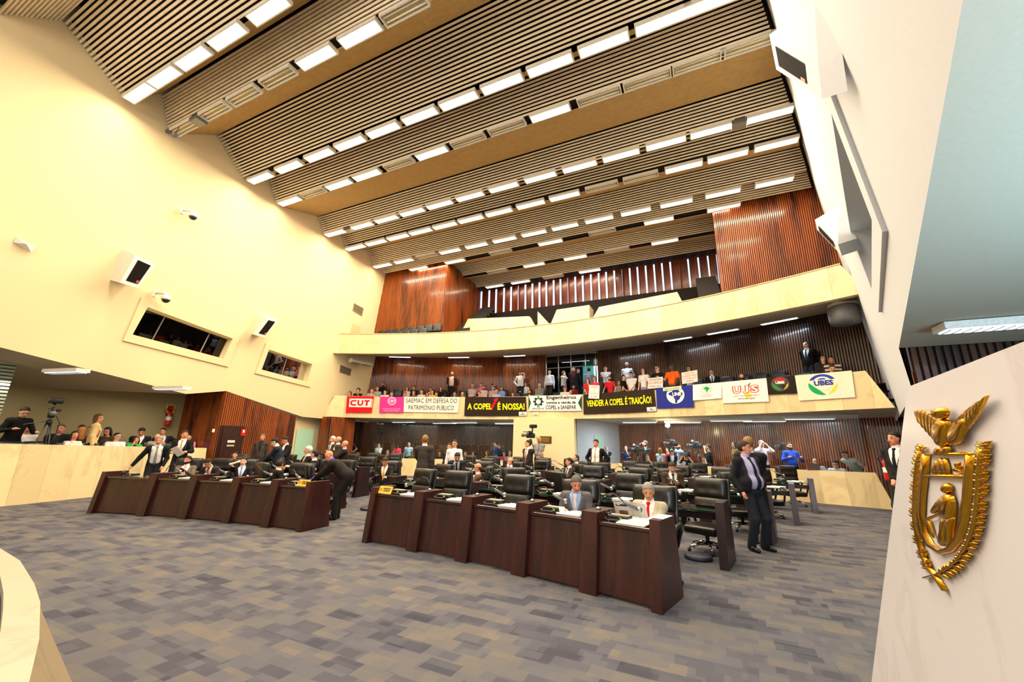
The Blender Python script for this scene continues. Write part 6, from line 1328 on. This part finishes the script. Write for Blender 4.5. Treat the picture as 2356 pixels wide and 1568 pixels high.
# ---------------------------------------------------------------- television cameras and tripods
def tripod(lab, base, h, spread=.45, rz=0):
    t = thing('tripod', lab, 'tripod', base, rz)
    for k in range(3):
        a = 2*PI*k/3+.5; MB().tube([(.05*math.cos(a), .05*math.sin(a), h-.12), (spread*.5*math.cos(a), spread*.5*math.sin(a), h*.5), (spread*math.cos(a), spread*math.sin(a), 0.01)], [.022, .018, .014], 6).build('leg', M['blackp'], t, True)
    MB().lathe([(.06, h-.16), (.07, h-.08), (.05, h-.03), (.06, h)], 12).build('head', M['blackp'], t, True); MB().tube([(0, 0, h-.04), (-.1, -.45, h-.18)], .012, 6).build('pan_bar', M['greyp'], t, True); return t
def tvcam(lab, loc, rz, big=0, light=0):
    """lens toward +y"""
    t = thing('television_camera', lab, 'camera', loc, rz)
    MB().rbox((0, 0, .13), (.14, .4, .2), .03, 2).build('body', M['blackp'], t, True); MB().lathe([(.05, 0), (.055, .12), (.07, .16), (.075, .24)], 14, Matrix.Translation((0, .2, .14)) @ Matrix.Rotation(-PI/2, 4, 'X')).build('lens', M['greyp'], t, True)
    MB().tube([(0, -.12, .22), (0, -.1, .3), (0, .12, .31), (0, .16, .23)], .016, 6).build('handle', M['blackp'], t, True); MB().tube([(.08, .02, .28), (.08, .34, .28)], .017, 8).build('microphone', M['blackp'], t, True)
    MB().rbox((-.11, .08, .25), (.1, .16, .08), .02, 2).build('viewfinder', M['greyp'] if not big else M['blackp'], t, True)
    if big: MB().rbox((-.02, -.12, .52), (.3, .22, .15), .03, 2).tube([(0, -.08, .22), (0, -.1, .46)], .03, 6).build('monitor', M['blackp'], t, True); MB().tube([(-.1, -.2, .1), (-.22, -.3, -.1), (-.2, -.25, -.5), (-.1, -.1, -.9)], .012, 6).build('cable', M['blackp'], t, True)
    if light: MB().box((0, .2, .34), (.08, .03, .05)).build('lamp', M['lampw'], t)
    return t
bz = .42; p = atx(118, 955, -16.75); tripod('black tripod under the large television camera in the side gallery', (p.x, p.y, bz), p.z-bz-.1, .36); tvcam('large television camera with hooded monitor in the side gallery', (p.x, p.y, p.z-.1), -PI/2-.25, 1)
p = aty(1221, 1001, 16.1); tripod('tall black tripod standing before the cream pier', (p.x, p.y, 0), p.z-.15, .55); tvcam('television camera on the tripod before the cream pier', (p.x, p.y, p.z-.14), 2.6, 1)
for px, py, off, lab, rz, tr in ((1466, 1035, 1.35, 'television camera of the bearded man in the dark shirt', 2.6, 1), (1549, 1022, 1.45, 'shoulder camera of the bearded man in the blue shirt', 2.3, 0), (1604, 1027, 1.35, 'tall tripod camera with a lit screen near the blue flag end', 2.2, 1), (1582, 1046, .8, 'dark camera resting low on the parapet', 2.9, 0), (1797, 1030, 1.05, 'television camera held by the man in the bright blue shirt', 2.7, 0)):
    y = arc(px, py, yP, off); p = aty(px, py, y); tvcam(lab, (p.x, y, p.z-.1), rz, 0, tr)
    if tr: tripod('tripod under the '+lab.split(' of ')[0].split(' with ')[0]+(' by the bearded man' if 'bearded' in lab else ' near the seated man'), (p.x, y, 0), p.z-.1, .4)
# portrait lamp glaring in the press room
y = arc(1536, 980, yP, 1.5); p = aty(1536, 978, y); t = thing('flood_lamp', 'glaring lamp on a tall stand in the press room', 'lamp', (p.x, y, 0)); MB().tube([(0, 0, 0), (0, 0, p.z-.1)], .018, 6).build('stand', M['blackp'], t)
MB().ell((0, 0, p.z), (.1, .08, .09), 12, 8).build('bulb', emit('glare', '#ffdf9a', 40), t, True); l = bpy.data.lights.new('lamp', 'POINT'); l.energy = 60; l.color = (1, .72, .4); l.shadow_soft_size = .1; lo_ = bpy.data.objects.new('lamp', l); COL.objects.link(lo_); lo_.location = (p.x, y, p.z-.16)
y = arc(1878, 1074, yP, .32); p = aty(1868, 1078, y); t = thing('laptop', 'silver laptop open on the press parapet before the bald man', 'laptop', (p.x, y-.15, pz(p.x)+.002), .1); MB().rbox((0, 0, .008), (.34, .2, .016), .004, 1).build('base', M['steel'], t); MB().rbox((0, -.1, .11), (.34, .012, .2), .004, 1).build('screen', M['steel'], t)
# ---------------------------------------------------------------- things in hands and on the front desks
def near(t, s, off): return inworld(t, s, off)
R_, Lh = near(newsman, 1, (0, .06, .1)), near(newsman, 0, (0, .06, .1)); c = (R_+Lh)/2; ang = math.atan2((R_-Lh).y, (R_-Lh).x)
t = thing('newspaper', 'folded open newspaper held up by the man in beige', 'newspaper', c, newsman.rotation_euler.z)
tilt = Matrix.Rotation(math.radians(-22), 4, 'X')
def page(s, flip, nm):
    mb = MB(); n = 8; vs = []
    for j in range(5):
        for i in range(n+1):
            u = i/n; vs.append((s*(.0+.2*u), .05*math.sin(u*2.2)*flip+.03*(j/4)**2, -.16+.32*j/4))
    mb.add(vs, [(j*(n+1)+i, j*(n+1)+i+1, (j+1)*(n+1)+i+1, (j+1)*(n+1)+i) for j in range(4) for i in range(n)], tilt)
    tt = NT('newsprint'); v = tt.coord('Object', (1, 1, 1)); wv = tt.n('TexWave', bands_direction='Z', Scale=22.0, Distortion=1.5); tt.l(v, wv.inputs['Vector']); r_ = tt.ramp(wv.outputs[0], [(.2, '#b9b2aa'), (.6, '#d9d2c8')]); tt.l(r_.outputs[0], tt.b.inputs['Base Color']); mb.build(nm, tt.m, t, True, fix=False)
page(-1, 1, 'page'); page(1, 1, 'page')
mb = MB(); mb.poly(*[tilt @ Vector(q) for q in ((.03, .062, -.1), (.14, .066, -.1), (.14, .066, .04), (.03, .062, .04))]); mb.build('photograph', plain('news_photo', '#6a4028', .7, noise=.6, scale=14), t, fix=False)
mb = MB(); mb.poly(*[tilt @ Vector(q) for q in ((.03, .07, .1), (.17, .072, .1), (.17, .072, .125), (.03, .07, .125))]); mb.build('headline', plain('news_ink', '#2a2a2a', .7), t, fix=False)
c = (near(paperman, 0, (0, .1, .02))+near(paperman, 1, (0, .1, .04)))/2; t = thing('paper_sheet', 'white sheets held by the man with the olive tie', 'papers', c, paperman.rotation_euler.z-.3)
for k in range(2): MB().box((.01*k, .01*k, 0), (.24, .004, .32), Matrix.Rotation(math.radians(-35), 4, 'X') @ Matrix.Rotation(.5, 4, 'Y')).build('sheet', M['paper'], t)
for o_ in [o for o in bpy.data.objects if o.get('category') == 'person' and any(w_ in o['label'] for w_ in ('typing on a phone', 'holding a phone before', 'across the aisle with a phone'))]:
    p = near(o_, 1, (-.03, .06, .03)); t = thing('mobile_phone', 'dark phone in the hands of the '+('man in brown suit' if 'typing' in o_['label'] else 'bearded man in taupe' if 'taupe' in o_['label'] else 'man with gold tie'), 'phone', p, o_.rotation_euler.z); MB().rbox((0, 0, 0), (.075, .012, .15), .005, 2, Matrix.Rotation(-.9, 4, 'X')).build('body', M['blackp'], t); MB().box((0, -.007, 0), (.066, .002, .13), Matrix.Rotation(-.9, 4, 'X')).build('screen', plain('phone_screen', '#2a3440', .1), t)
s0 = [s for s in SEATS if s[0] == 0 and s[1] == 'right' and s[2] == 3][0]; d0 = Vector((math.cos(s0[4]), math.sin(s0[4]), 0)); q = s0[8]+d0*.52+s0[5]*.27; q.z = .7745
t = thing('coffee_cup', 'small white cup on a saucer before the man in grey', 'cup', q); MB().lathe([(.075, 0), (.08, .012), (.05, .014)], 20).build('saucer', M['paper'], t, True); MB().lathe([(.028, .014), (.036, .03), (.04, .075), (.035, .075)], 16).tube([(.038, 0, .06), (.065, 0, .055), (.06, 0, .035), (.036, 0, .03)], .005, 6).build('cup', M['paper'], t, True)
for i, (sd, n_, ix, u, lab) in enumerate((('right', 0, 4, .3, 'clear water glass by the last microphone console'), ('right', 1, 2, .5, 'clear water glass on a glass desk in the second row'), ('left', 0, 0, .3, 'clear water glass on the leftmost front desk'))):
    s_ = [s for s in SEATS if s[0] == n_ and s[1] == sd and s[2] == ix][0]; q = s_[8]+Vector((math.cos(s_[4]), math.sin(s_[4]), 0))*s_[6]*.2+s_[5]*.3; q.z = .776 if n_ == 0 else .76; t = thing('water_glass', lab, 'glass', q); MB().lathe([(.028, 0), (.034, .1), (.032, .1), (.027, .006)], 14).build('tumbler', M['glass'], t, True)
s4 = [s for s in SEATS if s[0] == 0 and s[1] == 'right' and s[2] == 4][0]; d4 = Vector((math.cos(s4[4]), math.sin(s4[4]), 0))
q = s4[8]+d4*(s4[6]+.0)+s4[5]*.36; q.z = .872; t = thing('paper_sheet', 'white sheet lying on the end pedestal beside the newspaper reader', 'papers', q, s4[4]); MB().box((-.02, 0, .002), (.16, .3, .004)).build('sheet', M['paper'], t)
for k, (u, v, lab) in enumerate(((.62, .24, 'thick white bundle at the front edge of the last front desk'), (.5, .45, 'spread newspaper sheets under the held newspaper'))):
    q = s4[8]+d4*s4[6]*u+s4[5]*v; q.z = .775; t = thing('paper_stack', lab, 'papers', q, s4[4]+.2*k)
    for j in range(3): MB().box((.02*j, .01*j, .006+.011*j), (.34, .2, .01)).build('sheet', M['paper'], t)
# tan backpack of the woman in cream
bpw = [o for o in bpy.data.objects if o.get('category') == 'person' and 'tan backpack' in o['label']][0]; bpw['label'] = 'woman in cream jacket with long brown hair standing turned away'
t = thing('backpack', 'tan leather backpack on the back of the woman in cream', 'backpack', inworld(bpw, 0)*0+bpw.matrix_world @ Vector((0, -.2, 1.2)), bpw.rotation_euler.z); MB().rbox((0, -.05, 0), (.34, .2, .44), .09, 4).build('body', plain('tan_leather', '#a86a34', .5, noise=.2), t, True); MB().rbox((0, -.16, -.08), (.24, .06, .2), .03, 3).build('pocket', plain('tan_leather', '#8f5628', .5, noise=.2), t, True)
for s in (-1, 1): MB().tube([(s*.1, .04, .2), (s*.13, .16, .24), (s*.14, .33, .1), (s*.14, .3, -.1)], .02, 6).build('strap', plain('tan_leather', '#8f5628', .5, noise=.2), t, True)
# glazed doorway of the lower gallery
gd = bpy.data.objects.new('door_7', None); COL.objects.link(gd); gd['kind'] = 'structure'; ya, yb = yB(DX0), yB(DX1); W_ = DX1-DX0
dpt = lambda u, z, o_=0: Vector((DX0+W_*u, ya+(yb-ya)*u+o_, z))
fr = MB(); [fr.tube([dpt(u, 3.65), dpt(u, 6.5)], .035, 6) for u in (0, .25, .5, .78, .97)]; [fr.tube([dpt(0, z), dpt(1, z)], .035, 6) for z in (5.75, 6.45)]; fr.build('door_frame', M['steel'], gd)
for u0, u1, z0, z1 in ((0, .5, 5.75, 6.45), (.5, 1, 5.75, 6.45), (0, .25, 3.65, 5.75), (.25, .5, 3.65, 5.75)): MB().poly(dpt(u0, z0), dpt(u1, z0), dpt(u1, z1), dpt(u0, z1)).build('pane', M['dglass'], gd, fix=False)
lb_ = MB(); lb_.poly(dpt(-.3, 3.6, 2.6), dpt(.52, 3.6, 2.6), dpt(.52, 6.6, 2.6), dpt(-.3, 6.6, 2.6)); struct(lb_, 'wall_lobby', M['dado'])
lb_ = MB(); lb_.poly(dpt(.5, 3.6, 2.5), dpt(.74, 3.6, 2.5), dpt(.74, 6.6, 2.5), dpt(.5, 6.6, 2.5)); lb_.build('wall_lobby', emit('lobby_glow_teal', '#3fa39a', .8), kind='structure')  # lobby wall glows by itself, its brightness is put into the material
lb_ = MB(); lb_.poly(dpt(.74, 3.6, 2.4), dpt(1.3, 3.6, 2.4), dpt(1.3, 6.6, 2.4), dpt(.74, 6.6, 2.4)); lb_.build('window_8', emit('lobby_glow_white', '#f2fbff', 2.2), kind='structure')  # glowing white sheet stands in for the bright part of the lobby
lb_ = MB(); lb_.poly(dpt(-.3, 3.66, 0), dpt(1.3, 3.66, 0), dpt(1.3, 3.66, 2.7), dpt(-.3, 3.66, 2.7)); struct(lb_, 'floor', M['dado'])
# ---------------------------------------------------------------- marble lectern with a gilt coat of arms, and the curved dais counter
a = EYE+ray(2093, 888)*1.45; b_ = EYE+ray(2356, 785)*((a.z-CAMZ)/ray(2356, 785).z); dl = (b_-a); dl.z = 0; du = dl.normalized(); nl = Vector((du.y, -du.x, 0))
if nl.dot(EYE-a) < 0: nl = -nl
LT = thing('lectern', 'tall white marble lectern with gilt coat of arms', 'lectern', (a.x, a.y, 0))
oo = Vector((a.x, a.y, 0)); Lp = lambda px, py, off=0: atp(px, py, a+nl*off, nl)-oo
tl, tr_ = Lp(2093, 888), Lp(2356, 785); tr2 = tl+(tr_-tl)*1.7; tl0 = Lp(2086, 906)
low = Lp(2005, 1568); k = (0-low.z)/(low.z-tl0.z); bl0 = low+(low-tl0)*(k if k > 0 else 0); bl0.z = 0; br0 = tr2+(tr2-tl)*.12; br0.z = 0; bk = -nl*.5
mb = MB(); f = [bl0, br0, tr2, tl, tl0]; g = [q+bk for q in f]; mb.add(f+g, [(0, 1, 2, 3, 4), (9, 8, 7, 6, 5), (0, 5, 6, 1), (1, 6, 7, 2), (2, 7, 8, 3), (3, 8, 9, 4), (4, 9, 5, 0)]); mb.build('marble_body', M['marblew'], LT)
EM = thing('coat_of_arms', 'gilt eagle over a shield with a sower and branches on the lectern', 'emblem', (a.x, a.y, 0))
def lp(px, py, off): return Lp(px, py, 0)+nl*off
def relief(name, pts, d=.012, base=.004, rnd=1):
    """outline on the lectern's face (rounded off), raised by d and domed toward its middle"""
    if rnd:
        n0 = len(pts); Q0 = []
        for i in range(n0):
            p0, p1, p2, p3 = (pts[(i+k) % n0] for k in (-1, 0, 1, 2))
            for t_ in (0, .33, .67): Q0.append(tuple(.5*(2*p1[k]+(p2[k]-p0[k])*t_+(2*p0[k]-5*p1[k]+4*p2[k]-p3[k])*t_**2+(3*p1[k]-p0[k]-3*p2[k]+p3[k])*t_**3) for k in (0, 1)))
        pts = Q0
    n = len(pts); cx = sum(p[0] for p in pts)/n; cy = sum(p[1] for p in pts)/n; V_ = []; F_ = []
    for j, (k, e) in enumerate(((1, 0), (.96, .45), (.82, .8), (.6, 1.0), (.3, 1.12))):
        V_ += [lp(cx+(px-cx)*k, cy+(py-cy)*k, base+d*e) for px, py in pts]
        if j: F_ += [((j-1)*n+i, (j-1)*n+(i+1) % n, j*n+(i+1) % n, j*n+i) for i in range(n)]
    F_.append(tuple(range(4*n, 5*n))); return MB().add(V_, F_)
def gilt(name, mbs, parent=EM, sm=True):
    m_ = MB()
    for q in mbs: m_.add(q.v, q.f)
    return m_.build(name, M['gold'], parent, sm)
E_ = lambda x, y: (1980+x*376/679, 700+y*376/679)
# eagle: wings of layered feathers, body, head, feet
def wing(name, root, tip, trail, n):
    """feathers fan from the leading edge root-tip down to the trailing outline"""
    out = []
    for i in range(n):
        u0, u1 = i/n, (i+1.25)/n; L = lambda u: (root[0]+(tip[0]-root[0])*u, root[1]+(tip[1]-root[1])*u-14*math.sin(PI*u)); T = lambda u: (trail[0][0]+(trail[1][0]-trail[0][0])*u+6*math.sin(PI*u), trail[0][1]+(trail[1][1]-trail[0][1])*u+12*math.sin(PI*u))
        p0, p1 = L(u0), L(min(1, u1)); q0, q1_ = T(u0), T(min(1, u1)); mid = ((q0[0]+q1_[0])/2, (q0[1]+q1_[1])/2+7)
        out.append(relief(name, [E_(*p0), E_(*p1), E_(*q1_), E_(*mid), E_(*q0)], .009, .006+.0008*i, 0))
    w = gilt(name, out, sm=False); return w
wing('wing', (345, 470), (248, 440), (352, 590), 1) if False else None
wl_ = wing('wing', (350, 480), (248, 438), ((350, 588), (262, 480)), 7); wr_ = wing('wing', (392, 500), (570, 376), ((392, 582), (560, 400)), 10)
extra = [relief('x', [E_(*q) for q in ((395, 520), (470, 470), (455, 560), (400, 585))], .012, .012)]; gilt('wing_covert', extra)
gilt('eagle_body', [relief('x', [E_(*q) for q in ((345, 480), (392, 478), (398, 540), (382, 590), (352, 585), (338, 530))], .02, .01)])
gilt('eagle_head', [relief('x', [E_(*q) for q in ((352, 440), (375, 426), (398, 436), (396, 462), (378, 476), (356, 462))], .024, .014), relief('x', [E_(*q) for q in ((352, 446), (344, 458), (356, 460))], .012, .02)])
gilt('claw', [relief('x', [E_(*q) for q in ((336, 600), (360, 592), (362, 625), (338, 628))], .012, .01)]); gilt('claw', [relief('x', [E_(*q) for q in ((366, 596), (392, 590), (394, 622), (370, 626))], .012, .01)])
# shield rim, cross bar, mountains, rays
def strip(name, pts, w0, d=.012, base=.004):
    """a raised band of width w0 (picture units of the crop) along pts"""
    mb = MB(); P = pts; n = len(P); ring = []
    for i in range(n):
        ax_, ay = P[max(i-1, 0)]; bx, by = P[min(i+1, n-1)]; L = math.hypot(bx-ax_, by-ay) or 1; nx, ny = -(by-ay)/L, (bx-ax_)/L; x, y = P[i]
        ring.append([lp(*E_(x+nx*w0/2, y+ny*w0/2), base), lp(*E_(x+nx*w0/4, y+ny*w0/4), base+d), lp(*E_(x-nx*w0/4, y-ny*w0/4), base+d), lp(*E_(x-nx*w0/2, y-ny*w0/2), base)])
    mb.add([q for r in ring for q in r], [(4*i+j, 4*i+j+1, 4*i+j+5, 4*i+j+4) for i in range(n-1) for j in range(3)]+[(0, 1, 2, 3), (4*n-4, 4*n-3, 4*n-2, 4*n-1)]); return mb
Lc = [(283, 622), (278, 700), (266, 800), (262, 880), (272, 950), (300, 1000), (345, 1028), (385, 1018), (420, 975), (444, 900), (458, 800), (466, 700), (472, 625)]
gilt('shield_rim', [strip('x', Lc, 26), strip('x', [(276, 622), (480, 622)], 16)]); gilt('shield_bar', [strip('x', [(276, 712), (440, 716)], 16)])
gilt('mountain', [relief('x', [E_(*q) for q in ((312, 705), (318, 660), (332, 650), (340, 705))], .01), relief('x', [E_(*q) for q in ((338, 705), (334, 650), (350, 640), (364, 708))], .01), relief('x', [E_(*q) for q in ((360, 706), (352, 650), (368, 640), (384, 706))], .01)])
gilt('sun', [relief('x', [E_(422+ (26 if i % 2 else 12)*math.cos(i*PI/9+PI), 700+(46 if i % 2 else 24)*math.sin(i*PI/9+PI)) for i in range(10)], .01)])
# sower
gilt('sower', [relief('x', [E_(*q) for q in ((366, 760), (378, 742), (392, 752), (394, 775), (380, 788), (368, 780))], .016, .006), relief('x', [E_(*q) for q in ((362, 800), (392, 786), (410, 830), (404, 890), (362, 890), (356, 840))], .02, .006),
    relief('x', [E_(*q) for q in ((362, 800), (372, 830), (335, 868), (316, 864))], .014, .008), relief('x', [E_(*q) for q in ((360, 885), (384, 890), (376, 960), (374, 1000), (346, 1000), (356, 940))], .014, .006), relief('x', [E_(*q) for q in ((382, 888), (406, 885), (400, 940), (396, 1000), (376, 1003), (384, 940))], .014, .006), relief('x', [E_(*q) for q in ((292, 890), (362, 862), (366, 872), (296, 898))], .008, .01), relief('x', [E_(*q) for q in ((288, 895), (298, 892), (318, 960), (312, 966))], .008, .006)])
# branches: leaf clusters left and right, crossing below
def leaves(name, path, size, seed, out_):
    """clusters of overlapping pointed leaves lying along a branch; out_ says which side they fan to"""
    r = random.Random(seed); ms = []
    for i, (x, y) in enumerate(path):
        x2, y2 = path[min(i+1, len(path)-1)]; x1, y1 = path[max(i-1, 0)]; L0 = math.hypot(x2-x1, y2-y1) or 1; tx, ty = (x2-x1)/L0, (y2-y1)/L0
        for s in (-1, 1):
            for j in range(4):
                L = size*(1.15 if s == out_ else .75); sx, sy = -ty*s, tx*s
                if (sx > 0) != (s == out_) and False: sx = -sx
                d_ = (sx*.85-tx*.45, sy*.85-ty*.45); q_ = math.hypot(*d_); d_ = (d_[0]/q_, d_[1]/q_); n_ = (-d_[1], d_[0]); bx, by = x+tx*(j-1.5)*size*.36, y+ty*(j-1.5)*size*.36
                ms.append(relief('x', [E_(bx, by), E_(bx+d_[0]*L*.45+n_[0]*L*.2, by+d_[1]*L*.45+n_[1]*L*.2), E_(bx+d_[0]*L, by+d_[1]*L), E_(bx+d_[0]*L*.45-n_[0]*L*.2, by+d_[1]*L*.45-n_[1]*L*.2)], .008, .004+.003*(j % 2), 0))
    return gilt(name, ms, sm=True)
Lb = [(264, 610), (252, 655), (246, 705), (242, 760), (240, 815), (238, 870), (244, 925), (254, 980), (272, 1040), (290, 1085)]; Rb = [(524, 600), (520, 655), (514, 720), (512, 780), (506, 845), (498, 900), (486, 950), (466, 1000), (434, 1050), (398, 1090), (365, 1110)]
leaves('coffee_branch', Lb, 25, 1, 1); leaves('pine_branch', Rb, 34, 2, -1); gilt('stem', [strip('x', Lb+[(325, 1130), (365, 1190)], 13)]); gilt('stem', [strip('x', Rb+[(330, 1125), (280, 1138)], 11)])
# dais counter: curved marble front, broad top, dark inside
DC = thing('dais_counter', 'curved marble counter of the dais in the lower left corner', 'counter', (-3.2, 1.0, 0))
OUT = [(-5.2, 1.36), (-4.42, 1.27), (-3.87, 1.215), (-3.23, 1.09), (-2.85, 1.0), (-2.55, .91), (-2.35, .85), (-1.98, .72), (-1.6, .55)]; INN = [(-5.2, 1.28), (-4.42, 1.2), (-3.75, 1.1), (-3.17, .97), (-2.86, .89), (-2.57, .81), (-2.3, .71), (-1.98, .58), (-1.6, .4)]
o3 = Vector((3.2, -1.0, 0)); top = MB(); fr_ = MB(); ins = MB()
for i in range(len(OUT)-1):
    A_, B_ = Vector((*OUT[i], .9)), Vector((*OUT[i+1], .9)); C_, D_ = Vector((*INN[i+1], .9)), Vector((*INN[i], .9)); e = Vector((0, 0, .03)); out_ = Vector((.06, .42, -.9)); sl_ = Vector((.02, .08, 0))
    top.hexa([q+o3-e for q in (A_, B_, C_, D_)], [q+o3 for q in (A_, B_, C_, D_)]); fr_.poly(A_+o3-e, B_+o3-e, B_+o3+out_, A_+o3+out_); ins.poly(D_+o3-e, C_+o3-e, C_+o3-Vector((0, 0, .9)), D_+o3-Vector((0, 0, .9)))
cm = marble_mat('counter_marble', '#c2ae98', '#a08c76', 1.6, False, .4); top.build('top', cm, DC, fix=False); fr_.build('front', marble_mat('counter_front_shaded_marble', '#a8936c', '#8a7654', 1.6, False, .5), DC, fix=False); ins.build('inner_panel', M['desk'], DC, fix=False)  # front marble darker than the top: its shade is put into the colour
